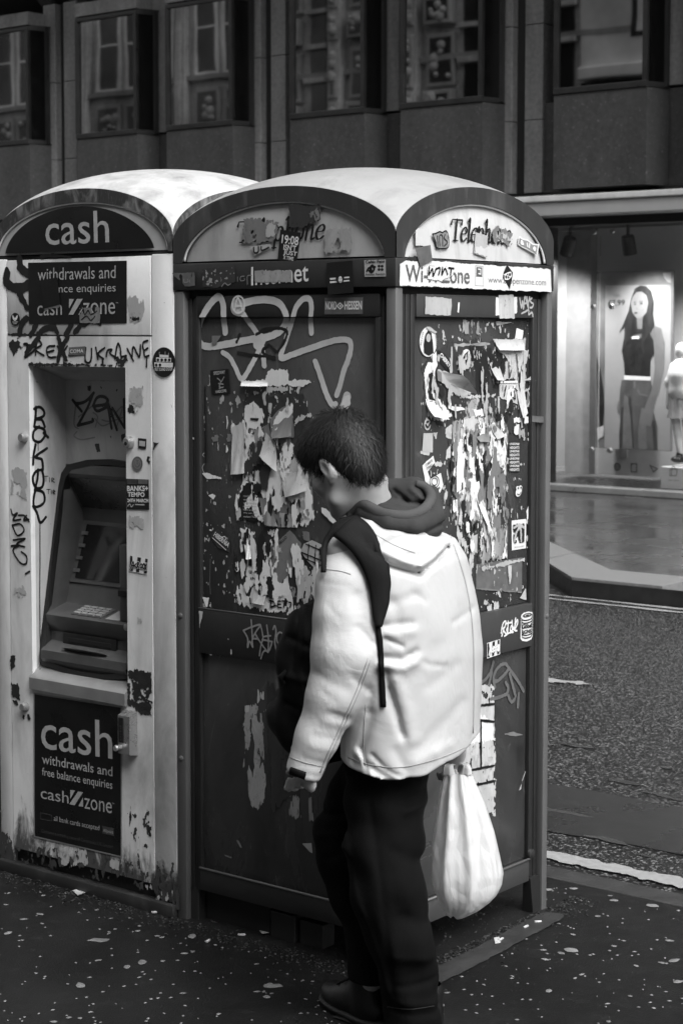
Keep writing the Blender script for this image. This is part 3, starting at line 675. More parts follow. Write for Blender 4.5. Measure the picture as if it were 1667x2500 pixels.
def slab(i, t0, t1, x0, x1, off, name, mat, par):
    a, b = onprof(i, t0, off), onprof(i, t1, off); a2, b2 = onprof(i, t0, -.004), onprof(i, t1, -.004)
    mb = MB(); mb.add([(x, q.y, q.z) for x in (x0, x1) for q in (a, b, b2, a2)], [(0, 1, 2, 3), (7, 6, 5, 4), (0, 4, 5, 1), (1, 5, 6, 2), (2, 6, 7, 3), (3, 7, 4, 0)]); return mb.build(name, mat, par)
scr = slab(3, .06, .93, -1.44, -1.085, .002, 'screen', M['screen'], mach)
slab(1, .1, .9, -1.45, -1.08, .0015, 'lamp_cover', M['atmdark'], mach)
for k in range(4): slab(3, .18+.2*k, .235+.2*k, -1.452, -1.425, .006, 'side_key', M['keymetal'], mach)
slab(3, .95, 1.0, -1.46, -1.07, .006, 'ledge', M['atm'], mach)
kp = slab(6, .12, .92, -1.355, -1.215, .003, 'keypad', M['keymetal'], mach)
for r in range(4):
    for c in range(4):
        x0 = -1.350+.033*c; slab(6, .16+.19*r, .30+.19*r, x0, x0+.026, .007, 'key', plain('worn_key_cap', .26, .5) if 'key' not in M else M['key'], kp)
M['key'] = bpy.data.materials['worn_key_cap']
slab(6, .2, .95, -1.195, -1.135, .003, 'instruction_label', plain('white_label', .33, .5), mach)
MB().box(-1.130, -1.072, .05, .16, .885, 1.13, .006).build('card_reader', M['atm'], mach, 30); MB().box(-1.131, -1.09, .044, .06, .965, .985, .002).build('card_slot', M['black'], mach)
MB().box(-1.395, -1.15, .052, .08, .786, .822, .002).build('cash_slot', M['rubber'], mach); MB().box(-1.37, -1.17, .0505, .06, .792, .808, .002).build('cash_flap', M['black'], mach)
mb = MB(); n = 28; vs = [(-1.265, .024, .776)]
for r_, dy in ((.5, .002), (.85, -.001), (1.0, -.005)):
    for k in range(n): a = 2*math.pi*k/n; vs.append((-1.265+.105*r_*math.cos(a), .026-.014*r_*math.sin(a)*1.0+dy*.2, .7695+.006*r_+.008*r_*math.sin(a)))
mb.add(vs, [(0, 1+k, 1+(k+1) % n) for k in range(n)]+[(1+n*q+k, 1+n*(q+1)+k, 1+n*(q+1)+(k+1) % n, 1+n*q+(k+1) % n) for q in range(2) for k in range(n)]); mb.build('cash_tray', plain('tray_plastic', .11, .35), mach, True)
MB().lathe((-1.07, .03, .875), (0, -1, 0), [(0, .012), (.01, .011), (.012, .006)], 14).build('lock', M['silver'], mach, 30)
# plinth
bx('plinth', M['black'], AX0+.004, AX1-.004, .018, .3, -.02, .115); bx('plinth_strip', M['frame'], AX0, AX1, -.018, .02, -.01, .038, .006)
# lock cylinders and knobs
for q, r_, mt in (((317, 1080), .0165, M['silver']), ((60, 1068), .015, M['steel']), ((63, 1725), .014, M['steel'])):
    P = onY(q[0], q[1], -.004); k_ = MB().lathe((P[0], -.001, P[2]), (0, -1, 0), [(0, r_*1.15), (.006, r_*1.1), (.017, r_), (.020, r_*.8)], 22).build('lock_cylinder', mt, atm, 30)
    if q[1] < 1100 and q[0] > 200: MB().lathe((P[0], -.021, P[2]-.003), (0, -1, 0), [(0, .006), (.001, .006)], 14).build('keyhole', M['black'], k_)
# digital code lock: a wedge-shaped box
P = onY(314, 1830, 0)
def cq(x, y, off): return FL.p((x, y), off)
cx0, cz0 = cq(296, 1748, .0)[0], cq(334, 1735, 0)[2]
lockx0, lockx1 = onY(292, 1800, -.03)[0], onY(337, 1800, 0)[0]; zt, zb = onY(330, 1738, -.01)[2], onY(330, 1845, -.01)[2]
cl = thing('code_lock', 'silver push button code lock on the right of the cream service door', 'code lock', (lockx0, 0, zb))
mb = MB(); a = .036; mb.prism([(lockx0, -.002, zb), (lockx0, -a, zb+.006), (lockx0, -a, zt-.012), (lockx0, -.002, zt)], (lockx1-lockx0, 0, 0)); mb.build('lock_body', M['silver'], cl, 30)
mb = MB(); mb.box(lockx0+.004, lockx0+.026, -a-.003, -a+.002, zb+.042, zt-.018, .002); mb.build('button_plate', M['rubber'], cl)
for k in range(6): MB().lathe((lockx0+.015, -a-.002, zb+.05+.0088*k), (0, -1, 0), [(0, .003), (.003, .0025)], 10).build('button', M['atmdark'], cl)
MB().lathe((lockx0+.010, -a, zb+.026), (0, -1, 0), [(0, .009), (.014, .008), (.018, .010), (.024, .008)], 14).build('turn_knob', M['steel'], cl, 30)
# ---------------------------------------------------------------- paint, paper and lettering on the kiosks
def paper(name, v, print_amt=.5, streak=1.0):
    t = NT(name); a = t.noise(9, 7, .7, 1.0, (1, 1, .35)); b = t.noise(85, 4, .7, .5, (1, 1, .6)); c = t.noise(26, 4, .6, .8, (1, 1, .45))
    x = t.math('MULTIPLY', t.ramp(a, .3, .75, v*1.08, v*(1-.45*streak)), t.ramp(b, .58, .72, 1, 1-print_amt)); x = t.math('MULTIPLY', x, t.ramp(c, .64, .72, 1, 1-print_amt*.9))
    t.base(x).rough(.6); t.bump(a, .3, .004); return t.m
M['pw'] = paper('torn_white_paper', .68, .25, .5); M['pm'] = paper('weathered_paper', .50, .55, .9); M['pg'] = paper('grey_poster_paper', .17, .4, .7)
M['pd'] = paper('dark_glue_residue', .035, .6, 1.2); M['pk'] = paper('black_print_paper', .008, .3, .5); M['ps'] = paper('streaky_paper_remains', .34, .75, 1.3)
M['pl'] = paper('pale_grey_paper', .40, .3, .6)
M['ink'] = plain('black_marker_ink', .006, .4, var=.4); M['spray'] = plain('pale_spray_paint', .50, .5, var=.18, scale=14)
M['spraydark'] = plain('dark_spray_paint', .012, .5, var=.3); M['tagg'] = plain('grey_marker_paint', .20, .5, var=.25); M['tagd'] = plain('faded_tag_paint', .10, .5, var=.3)
M['white'] = plain('white_print', .62, .45, var=.08); M['offw'] = plain('grey_print_letters', .34, .45, var=.15, scale=30); M['dimw'] = plain('dim_print_letters', .05, .5, var=.3); M['vinyl'] = plain('black_sticker_vinyl', .010, .35, var=.3)
M['vinylg'] = plain('grey_sticker_vinyl', .10, .4, var=.3, scale=30); M['rust'] = plain('bare_rusty_metal', .010, .75, var=.6, scale=40, bump=.4); M['grime'] = worn('splash_grime', .035, .09, .7, .7, 9, 60)
LAY = [0]
def lift():
    LAY[0] = (LAY[0]+1) % 12; return .00012*LAY[0]
def smooth_px(pts, n=5):
    P = [np.array(p, float) for p in pts]
    if len(P) < 3: return P
    out = []
    for i in range(len(P)-1):
        p0, p1, p2, p3 = P[max(i-1, 0)], P[i], P[i+1], P[min(i+2, len(P)-1)]
        for k in range(n):
            t = k/n; out.append(.5*((2*p1)+(p2-p0)*t+(2*p0-5*p1+4*p2-p3)*t*t+(3*p1-p0-3*p2+p3)*t**3))
    return out+[P[-1]]
def stroke_field(segs, amp, sc, seed, aniso=None):
    """segs: list of (points in uv, half width)"""
    def f(U, V):
        best = np.full(U.shape, -9.)
        for pts, wd in segs:
            ws = wd if hasattr(wd, '__len__') else [wd]*len(pts)
            for i in range(len(pts)-1):
                a, b = np.array(pts[i]), np.array(pts[i+1]); r = max(ws[i], ws[i+1])*1.6+.004
                lo = np.minimum(a, b)-r; hi = np.maximum(a, b)+r
                i0, i1 = np.searchsorted(U[:, 0], (lo[0], hi[0])); j0, j1 = np.searchsorted(V[0], (lo[1], hi[1])); s = (slice(max(i0-1, 0), i1+1), slice(max(j0-1, 0), j1+1))
                u, v = U[s], V[s]; ab = b-a; L = ab@ab+1e-12; t = np.clip(((u-a[0])*ab[0]+(v-a[1])*ab[1])/L, 0, 1)
                best[s] = np.maximum(best[s], ws[i]+(ws[i+1]-ws[i])*t-np.hypot(u-a[0]-t*ab[0], v-a[1]-t*ab[1]))
        if amp: best = best+amp*(fbm(U*sc, V*sc, 3, seed)-.5)*2
        return best
    return f
def strokes(face, conv, lst, wpx, mat, par, name='graffiti', off=.0012, amp=.0012, sc=160, h=None, nsm=5, smooth=True):
    """hand drawn strokes: lists of points in a crop's pixels; wpx is the stroke width in the same pixels"""
    segs = []; us = []
    for pts in lst:
        w_ = wpx
        if isinstance(pts, tuple): pts, w_ = pts
        sp = smooth_px(pts, nsm) if smooth else [np.array(p, float) for p in pts]
        uv = [face.uv(face.p(conv(*q), off)) for q in sp]
        q0 = conv(*pts[0]); q1 = conv(pts[0][0]+w_, pts[0][1]); wd = math.dist(face.uv(face.p(q0, off)), face.uv(face.p(q1, off)))
        if len(uv) == 1: uv = [uv[0], (uv[0][0]+1e-5, uv[0][1])]
        segs.append((uv, wd/2)); us += [(u, v, wd) for u, v in uv]
    m = max(u[2] for u in us); u0 = min(u[0] for u in us)-m; u1 = max(u[0] for u in us)+m; v0 = min(u[1] for u in us)-m; v1 = max(u[1] for u in us)+m
    h = h or max(.0012, min(.003, min(s[1] for s in segs)*.6)); o = off+lift()
    mb = ragged(MB(), lambda u, v: face.xyz(u, v, o), u0, u1, v0, v1, h, stroke_field(segs, amp, sc, len(C.objects)))
    return mb.build(name, mat, par, fixn=False)
def inside(poly):
    P = np.array(poly)
    def f(U, V):
        d = np.full(U.shape, 9.); ins = np.zeros(U.shape, bool); n = len(P)
        for i in range(n):
            a, b = P[i], P[(i+1) % n]; ab = b-a; t = np.clip(((U-a[0])*ab[0]+(V-a[1])*ab[1])/(ab@ab+1e-12), 0, 1)
            d = np.minimum(d, np.hypot(U-a[0]-t*ab[0], V-a[1]-t*ab[1]))
            c = (a[1] > V) != (b[1] > V); ins ^= c & (U < (b[0]-a[0])*(V-a[1])/(b[1]-a[1]+1e-12)+a[0])
        return np.where(ins, d, -d)
    return f
def torn(face, conv, pts, mat, par, off=.001, amp=.010, sc=45, holes=0.0, hsc=30, stretch=.5, name='torn_poster', h=.0022):
    """a torn sheet: ragged outline and scraped-away holes, drawn out vertically"""
    uv = [face.uv(face.p(conv(*q), off)) for q in pts]; g = inside(uv); sd_ = len(C.objects)*3+1
    us = [a for a, _ in uv]; vs = [b for _, b in uv]; o = off+lift()
    def F(U, V):
        f = g(U, V)+amp*(fbm(U*sc, V*sc*stretch, 4, sd_)-.5)*2+(min(amp, .012)*.9*(fbm(U*170, V*170*stretch*.8, 3, sd_+9)-.5)*2 if amp > .0055 else 0)
        if holes: f = np.minimum(f, (fbm(U*hsc*1.5, V*hsc*1.5*stretch, 5, sd_+5)-(.28+.32*holes))*.05)
        return f
    mb = ragged(MB(), lambda u, v: face.xyz(u, v, o), min(us)-amp, max(us)+amp, min(vs)-amp, max(vs)+amp, h, F)
    if not mb.f: return None
    ob = mb.build(name, mat, par, fixn=False)
    if name in ('shredded_paper', 'scuff_marks', 'sticker_remains', 'grime_patch', 'rust_patch', 'paint_chip') or holes > .25: ob['kind'] = 'stuff'
    return ob
def sheet(face, conv, pts, mat, par, off=.0016, name='sticker', label=None):
    o = off+lift(); mb = MB(); P = [face.p(conv(*q), o) for q in pts]; B = [face.p(conv(*q), o-.0006) for q in pts]
    mb.flat(P); ob = mb.build(name, mat, par)
    if label: ob['label'] = label
    ob['_off'] = o; return ob
def oval(c, rx, ry, n=28, rot=0.0):
    return [(c[0]+rx*math.cos(2*math.pi*k/n)*math.cos(rot)-ry*math.sin(2*math.pi*k/n)*math.sin(rot), c[1]+rx*math.cos(2*math.pi*k/n)*math.sin(rot)+ry*math.sin(2*math.pi*k/n)*math.cos(rot)) for k in range(n)]
FONT = {}
def text(face, conv, s, bl, br, tl, mat, par, off=.0026, bold=0.0, name='lettering', shear=0.0):
    """flat lettering whose bounding box is laid on three crop pixels: bottom left, bottom right, top left"""
    cu = bpy.data.curves.new('lettering', 'FONT'); cu.body = s; cu.size = 1; cu.offset = bold; cu.resolution_u = 3; cu.shear = shear
    ob = bpy.data.objects.new('lettering', cu); C.objects.link(ob); dg = bpy.context.evaluated_depsgraph_get(); dg.update()
    me = bpy.data.meshes.new_from_object(ob.evaluated_get(dg)); bpy.data.objects.remove(ob)
    V = np.array([v.co[:] for v in me.vertices]); F_ = [tuple(p.vertices) for p in me.polygons]; bpy.data.meshes.remove(me)
    if not len(V): return None
    lo = V.min(0); hi = V.max(0); o = off+lift(); A = face.p(conv(*bl), o); B = face.p(conv(*br), o)-A; T = face.p(conv(*tl), o)-A
    mb = MB(); mb.add([A+B*((v[0]-lo[0])/(hi[0]-lo[0]))+T*((v[1]-lo[1])/(hi[1]-lo[1])) for v in V], F_); return mb.build(name, mat, par, fixn=False)
c1 = lambda x, y: (.40816*x, 380+.40816*y); c2 = lambda x, y: (.35714*x, 900+.35714*y); c3 = lambda x, y: (.38278*x, 1600+.38278*y)
c4 = lambda x, y: (420+.36990*x, 380+.36990*y); c5 = lambda x, y: (920+.30612*x, 380+.30612*y); c6 = lambda x, y: (420+.33163*x, 900+.33163*y); c7 = lambda x, y: (960+.31891*x, 750+.31891*y)
cr = lambda x, y: (400+.25510*x, 1400+.25510*y); cw = lambda x, y: (1220+.12755*x, 560+.12755*y); cg = lambda x, y: (1140+.19133*x, 1400+.19133*y); cl_ = lambda x, y: (430+.31876*x, 1500+.31876*y)
idc = lambda x, y: (x, y)
FJ = Face('Y', -.001)        # front of cream panels
# --- cash machine kiosk
text(Face('Y', -.007), c1, 'cash', (275, 537), (655, 520), (270, 348), M['offw'], atm, .0006, .004)
sg = sheet(FJ, c1, [(170, 640), (760, 628), (760, 1003), (175, 1008)], M['signblack'], atm, .002, 'sign', 'black sign for withdrawals and balance enquiries above the alcove')
text(FJ, c1, 'withdrawals and', (228, 747), (693, 733), (228, 674), M['offw'], sg, .003); text(FJ, c1, 'balance enquiries', (255, 836), (694, 828), (255, 774), M['offw'], sg, .003)
text(FJ, c1, 'cash', (225, 958), (372, 953), (225, 868), M['offw'], sg, .003); text(FJ, c1, 'zone', (500, 950), (690, 948), (500, 880), M['offw'], sg, .003); text(FJ, c1, 'TM', (693, 884), (708, 884), (693, 876), M['offw'], sg, .003)
for P in ([(415, 857), (445, 857), (415, 915)], [(462, 857), (497, 856), (440, 951), (412, 951)], [(497, 905), (497, 951), (470, 951)]): sheet(FJ, c1, P, M['offw'], sg, .003, 'logo_stripe')
sheet(FJ, c1, [(245, 745), (345, 728), (362, 890), (262, 915)], M['signblack'], sg, .0044, 'tape_patch'); torn(FJ, c1, [(265, 885), (355, 868), (360, 905), (268, 922)], M['pg'], sg, .005, .006, 90, .4)
torn(FJ, c1, [(478, 912), (600, 905), (600, 1003), (478, 1000)], M['pg'], sg, .0045, .003, 90, .3); strokes(FJ, c1, [[(485, 945), (500, 920), (510, 950), (530, 925), (545, 950), (580, 930)], [(490, 980), (520, 960), (545, 985), (570, 960)]], 5, M['ink'], sg, off=.0052)
def soft(name, lst, w, mat): strokes(FJ, c1, lst, w, mat, atm, off=.0016, amp=.006, sc=60, name=name)
soft('graffiti', [[(118, 618), (125, 660), (150, 690), (170, 700)], [(45, 700), (40, 750), (75, 785), (130, 790), (165, 775)], ([(110, 800), (135, 860), (168, 915)], 26), ([(165, 970), (130, 1010), (118, 1065)], 26), ([(220, 1010), (205, 1040), (188, 1070)], 28), ([(325, 1030), (270, 1035), (230, 1066)], 26), ([(322, 1008), (345, 1060)], 26), ([(600, 1003), (560, 985), (500, 1005), (450, 1055)], 26), ([(430, 1008), (400, 1066)], 30), ([(250, 605), (330, 598), (420, 606)], 14)], 40, M['spraydark'])
strokes(FJ, c1, [[(352, 1085), (362, 1140), (350, 1225)], [(410, 1085), (375, 1150), (395, 1215)], ([(350, 1225), (350, 1255)], 5), ([(382, 1215), (383, 1255)], 5), [(235, 1085), (200, 1130), (160, 1180)]], 22, M['spraydark'], atm, off=.0016, amp=.003)
strokes(FJ, c1, [[(150, 1205), (168, 1130), (145, 1128), (205, 1140), (212, 1160), (155, 1205)], [(215, 1190), (225, 1105), (252, 1130), (215, 1160), (265, 1195)], [(330, 1138), (285, 1148), (292, 1202), (335, 1205)], [(290, 1175), (325, 1165)], [(345, 1140), (405, 1225)], [(405, 1140), (355, 1210)], [(415, 1195), (505, 1186)], [(515, 1150), (512, 1225), (535, 1238), (548, 1215), (550, 1155)], [(575, 1148), (588, 1218)], [(628, 1150), (588, 1185), (622, 1216)], [(615, 1216), (618, 1245)], [(638, 1200), (645, 1165), (672, 1160), (660, 1182), (695, 1208)], [(692, 1198), (706, 1125), (722, 1150), (727, 1200), (758, 1196)], [(763, 1155), (800, 1228)], [(792, 1210), (800, 1143), (835, 1205), (842, 1132)], [(887, 1106), (858, 1120), (862, 1162), (886, 1152)], [(862, 1162), (868, 1202), (892, 1196)], [(880, 1200), (878, 1262)]], 9, M['ink'], atm, off=.0014)
st = sheet(FJ, c1, [(413, 1147), (512, 1140), (512, 1190), (415, 1195)], M['vinylg'], atm, .002, 'sticker'); text(FJ, c1, 'COMA', (420, 1182), (500, 1178), (420, 1160), M['white'], st, .003, .01)
st = sheet(FJ, c1, oval((93, 980), 28, 40), M['vinyl'], atm, .002, 'sticker', 'small round black sticker with a white fox head'); strokes(FJ, c1, [[(80, 958), (93, 975), (107, 958), (103, 975), (93, 985), (83, 975), (80, 958)]], 5, M['white'], st, off=.003, amp=0); text(FJ, c1, 'FRONTIER', (78, 998), (108, 998), (78, 991), M['white'], st, .003); text(FJ, c1, 'FEVER', (82, 1008), (104, 1008), (82, 1001), M['white'], st, .003)
torn(FJ, c1, [(770, 850), (855, 845), (865, 900), (860, 975), (820, 990), (775, 985), (765, 920)], M['pl'], atm, .0014, .012, 60, .25); text(FJ, c1, '816', (790, 985), (835, 985), (790, 962), M['ink'], atm, .003, .02)
# corner panel sticker: stack of loudspeakers
st = sheet(FJ, c1, oval((981, 1236), 68, 90), M['vinyl'], atm, .002, 'sticker', 'big round black sticker with a white stack of loudspeakers'); q = MB()
for r, (xa, xb, y0, y1, n_) in enumerate(((955, 1010, 1190, 1205, 0), (935, 1025, 1207, 1232, 4), (925, 1035, 1236, 1264, 5))):
    sheet(FJ, c1, [(xa, y0), (xb, y0+3), (xb, y1+3), (xa, y1)], M['white'], st, .0028, 'print')
    for k in range(n_): sheet(FJ, c1, oval((xa+(xb-xa)*(k+.5)/n_, (y0+y1)/2+2), 8, 9, 10), M['vinyl'], st, .0036, 'print')
text(FJ, c1, 'FELT SOUND SYSTEM', (927, 1287), (1032, 1287), (927, 1268), M['white'], st, .003, .01); strokes(FJ, c1, [[(955, 1175), (955, 1190)], [(990, 1172), (990, 1190)], [(1010, 1180), (1010, 1192)]], 3, M['offw'], st, off=.003, amp=0)
# alcove graffiti
FW = Face('X', -1.484); FK_ = Face('Y', .158)
strokes(FW, c2, [[(248, 262), (246, 320), (236, 395)], [(235, 275), (272, 262), (302, 290), (298, 325), (250, 345), (288, 350), (308, 398)], [(240, 398), (298, 412), (310, 455), (275, 500), (232, 485), (232, 430), (270, 395)], [(300, 440), (330, 468)], ([(262, 505), (263, 560)], 5), [(245, 520), (232, 590), (228, 655)], [(322, 545), (245, 602), (288, 622), (295, 690)], [(290, 690), (245, 705), (226, 755), (246, 812), (290, 808), (300, 750), (288, 690)], [(262, 690), (258, 750), (240, 830)], [(240, 828), (296, 845), (306, 905), (275, 938), (235, 940), (233, 880), (245, 830)], [(228, 940), (255, 985), (278, 1052), (315, 1015)]], 15, M['ink'], atm, off=.0008, amp=.0006)
strokes(FW, c2, [[(275, 1050), (275, 1300), (274, 1600), (278, 2030)]], 6, M['ink'], atm, off=.0008, amp=.0004)
strokes(FW, c2, [[(305, 735), (330, 735)], [(316, 735), (316, 772)], [(340, 745), (340, 775)], [(355, 775), (355, 748), (372, 755), (357, 765), (375, 778)], [(320, 825), (345, 825)], [(332, 825), (332, 855)], [(352, 830), (352, 858)], [(364, 858), (364, 830), (378, 840), (364, 845), (378, 858)]], 4, M['ink'], atm, off=.0008, amp=0)
strokes(FK_, c2, [[(500, 215), (530, 238), (590, 222), (645, 165)], [(640, 170), (600, 270), (535, 388)], [(535, 388), (632, 362), (636, 345)], [(515, 235), (562, 292)], [(640, 255), (665, 200), (705, 190), (740, 215), (720, 245), (650, 258), (670, 290), (735, 262)], [(735, 225), (770, 320), (802, 418)], [(740, 250), (766, 408)], [(770, 270), (855, 405)], [(850, 210), (855, 405)]], 15, M['ink'], atm, off=.0008, amp=.0006)
strokes(FK_, c2, [[(520, 250), (510, 380), (540, 410)], [(540, 330), (640, 250)], [(530, 430), (510, 460), (560, 485), (650, 470)], [(650, 340), (700, 390), (760, 370)], [(780, 320), (840, 260), (800, 400)], [(700, 350), (760, 360), (850, 330)], [(655, 400), (670, 330), (640, 300)]], 7, M['tagg'], atm, off=.0006, amp=.0005)
for P in ([(600, 120), (625, 118), (620, 155), (605, 150)], [(690, 122), (702, 125), (698, 140)], [(790, 140), (805, 142), (800, 160)], [(665, 68), (750, 65), (755, 85), (690, 85)], [(650, 515), (680, 515), (692, 572), (665, 570)], [(755, 460), (765, 455), (762, 500)], [(825, 450), (858, 440), (858, 520), (835, 500)]): torn(FK_, c2, P, M['pd'], atm, .0005, .004, 120, name='paint_chip')
strokes(FJ, c2, [[(78, 962), (92, 1000), (122, 988), (92, 1035), (145, 1030)], [(130, 1002), (170, 1005), (202, 1045)], [(185, 1003), (165, 1035), (200, 1030)], [(88, 1070), (142, 1062), (168, 1108), (122, 1140), (90, 1076)], [(95, 1172), (175, 1162), (118, 1198), (172, 1218)], [(80, 1212), (135, 1208), (92, 1240), (140, 1325), (182, 1332), (184, 1282), (150, 1252)], [(178, 1402), (206, 1386)]], 9, M['ink'], atm, off=.0014, amp=.0005)
st = sheet(FJ, c2, [(863, 752), (1018, 758), (1022, 965), (868, 960)], M['vinyl'], atm, .002, 'sticker', 'black gig sticker in square white letters on the right of the alcove')
for s_, bl, br, tl in (('BANKS+', (870, 838), (1014, 838), (870, 800)), ('TEMPO', (875, 876), (990, 878), (875, 843)), ('24TH MARCH', (872, 913), (1016, 915), (872, 888))): text(FJ, c2, s_, bl, br, tl, M['white'], st, .003, .03)
for k in range(4): sheet(FJ, c2, [(870, 758+8*k), (938, 758+8*k), (938, 762+8*k), (870, 762+8*k)], M['vinylg'], st, .003, 'print')
sheet(FJ, c2, [(945, 757), (1012, 760), (1012, 790), (945, 787)], M['vinylg'], st, .003, 'print'); sheet(FJ, c2, [(925, 925), (990, 926), (990, 935), (925, 933)], M['offw'], st, .003, 'print'); strokes(FJ, c2, [[(875, 940), (890, 925), (900, 945), (915, 930)]], 5, M['offw'], st, off=.003, amp=0)
st = sheet(FJ, c2, [(889, 1274), (1016, 1298), (1009, 1409), (882, 1383)], M['white'], atm, .002, 'sticker', 'striped black and white scrawl sticker below the gig sticker')
A_ = lambda u, v: (892+120*u-6*v, 1279+100*v+22*u)
def stripes(face, cv, A_, st, M_=M):
    sheet(face, cv, [A_(.0, 1), A_(.0, .0), A_(.12, 0), A_(.2, 1)], M['vinyl'], st, .0028, 'print'); sheet(face, cv, [A_(.38, 1), A_(.42, .0), A_(.62, 0), A_(.56, 1)], M['vinyl'], st, .0028, 'print'); sheet(face, cv, [A_(.82, 1), A_(.86, .0), A_(1, 0), A_(1, 1)], M['vinyl'], st, .0028, 'print')
    L = [[(.08, .85), (.2, .35), (.26, .7)], [(.12, .65), (.25, .6)], [(.38, .45), (.3, .6), (.4, .7)], [(.45, .72), (.45, .35), (.55, .42), (.46, .52), (.56, .7)], [(.66, .38), (.6, .55), (.68, .7), (.72, .5), (.66, .38)], [(.8, .35), (.74, .55), (.82, .7), (.86, .5), (.8, .35)], [(.88, .32), (.97, .75)], [(.98, .32), (.88, .78)]]
    strokes(face, cv, [[A_(*q) for q in l] for l in L], 11, M['white'], st, 'lettering', .0036, 0); strokes(face, cv, [[A_(*q) for q in l] for l in L], 6, M['ink'], st, 'lettering', .0044, 0)
stripes(FJ, c2, A_, st)
st = sheet(FJ, c2, oval((940, 650), 37, 50), M['vinylg'], atm, .002, 'sticker', 'round grey badge sticker under the lock cylinder'); sheet(FJ, c2, oval((940, 650), 33, 46), M['pl'], st, .003, 'print'); strokes(FJ, c2, [oval((940, 650), 23, 32, 14)+[(963, 650)], [(928, 640), (935, 660), (945, 660), (955, 640)], [(925, 630), (935, 640)], [(955, 628), (946, 640)]], 4, M['tagg'], st, off=.0036, amp=0)
st = sheet(FJ, c2, [(945, 474), (1003, 480), (1000, 552), (946, 545)], M['vinyl'], atm, .002, 'sticker'); sheet(FJ, c2, [(953, 492), (995, 497), (993, 532), (953, 527)], M['pl'], st, .003, 'print')
# rust, chips and splash dirt on the cream paint
for cv, P, a_ in ((c3, [(820, 98), (860, 92), (905, 100), (965, 112), (966, 205), (935, 212), (905, 200), (850, 150), (818, 140)], .008), (c3, [(818, 180), (832, 175), (836, 270), (880, 310), (935, 300), (966, 325), (966, 388), (905, 375), (870, 350), (815, 318)], .01), (c3, [(840, 150), (966, 215), (962, 300), (850, 300)], .012), (c3, [(76, 178), (125, 195), (136, 250), (132, 292), (108, 275), (80, 268)], .008), (c3, [(68, -8), (98, 5), (98, 78), (72, 92)], .007), (c3, [(80, 280), (110, 290), (125, 330)], .006), (c3, [(145, 375), (160, 372), (158, 420)], .006), (c3, [(175, 378), (190, 375), (200, 405), (185, 410)], .006), (c2, [(1005, 600), (1022, 605), (1022, 650), (1002, 630)], .006), (c2, [(1050, 505), (1085, 508), (1050, 560), (1045, 600)], .005), (c2, [(880, 245), (920, 250), (925, 305), (880, 295)], .01), (c1, [(65, 1115), (110, 1095), (130, 1150), (85, 1195), (60, 1160)], .014), (c1, [(175, 1240), (750, 1252), (750, 1258), (175, 1256)], .006), (c1, [(48, 1062), (300, 1068), (300, 1076), (48, 1076)], .005), (c1, [(780, 965), (835, 970), (830, 990), (790, 985)], .006), (c1, [(690, 1205), (760, 1200), (755, 1250), (700, 1255)], .014), (c3, [(945, 1090), (968, 1080), (968, 1155), (950, 1150)], .008), (c3, [(835, 960), (842, 1030), (830, 1100), (826, 1030)], .004)):
    torn(FJ, cv, P, M['rust'], atm, .0008, a_, 70, .35 if P[0] == (840, 150) else 0, 60, 1, 'rust_patch')
for cv, P, hl in ((c3, [(80, 1230), (230, 1220), (770, 1310), (880, 1320), (965, 1400), (968, 1480), (85, 1300)], .85), (c3, [(985, 1330), (1125, 1350), (1128, 1590), (985, 1560)], .75), (c3, [(985, 1450), (1125, 1455), (1128, 1600), (985, 1570)], .2), (c3, [(820, 1020), (965, 980), (965, 1250), (850, 1200)], 1.0), (c3, [(0, 1100), (70, 1120), (72, 1330), (0, 1290)], .4)):
    torn(FJ, cv, P, M['grime'], atm, .0006, .035, 40, hl, 50, .6, 'grime_patch')
for P in ([(500, 1228), (552, 1240), (556, 1330), (470, 1340), (492, 1290)], [(995, 1530), (1030, 1515), (1050, 1555), (1085, 1490), (1095, 1575), (995, 1565)], [(925, 1470), (960, 1440), (965, 1482), (935, 1485)], [(380, 1270), (440, 1250), (430, 1330), (390, 1320)], [(700, 1300), (800, 1290), (760, 1370), (690, 1350)]): torn(FJ, c3, P, M['pm'], atm, .0018, .016, 45, .25, name='paper_scrap')
for P in ([(85, 690), (130, 680), (190, 700), (180, 890), (78, 850)], [(105, 1500), (160, 1490), (185, 1530), (150, 1570), (108, 1555)], [(890, 1010), (990, 1000), (985, 1090), (890, 1080)], [(895, 130), (980, 120), (985, 330), (920, 310), (890, 200)], [(950, 1715), (980, 1720), (980, 1750), (950, 1745)]): torn(FJ, c2, P, M['pl'], atm, .0008, .01, 70, .3, name='sticker_remains')
# lower black sign
sg = sheet(FJ, c3, [(220, 243), (775, 330), (775, 1285), (222, 1155)], M['signblack'], atm, .002, 'sign', 'tall black sign offering withdrawals and free balance enquiries')
strokes(FJ, c3, [[(220, 243), (775, 330), (775, 1285), (222, 1155), (220, 243)]], 6, M['steel'], sg, 'sign_trim', .0026, 0, smooth=False)
for s_, bl, br, tl, m_, b_ in (('cash', (265, 594), (719, 664), (262, 362), 'offw', .004), ('withdrawals and', (270, 690), (719, 773), (270, 630), 'offw', .006), ('free balance enquiries', (270, 782), (719, 870), (270, 714), 'offw', .006), ('cash', (262, 912), (440, 946), (262, 838), 'offw', 0), ('zone', (540, 977), (715, 1010), (540, 908), 'offw', 0), ('TM', (716, 948), (730, 951), (716, 939), 'offw', 0), ('all bank cards accepted', (345, 1065), (636, 1128), (345, 1022), 'offw', 0), ('Cashzone is a trading name of Cardtronics UK Limited', (267, 1137), (720, 1240), (267, 1106), 'dimw', 0)): text(FJ, c3, s_, bl, br, tl, M[m_], sg, .003, b_)
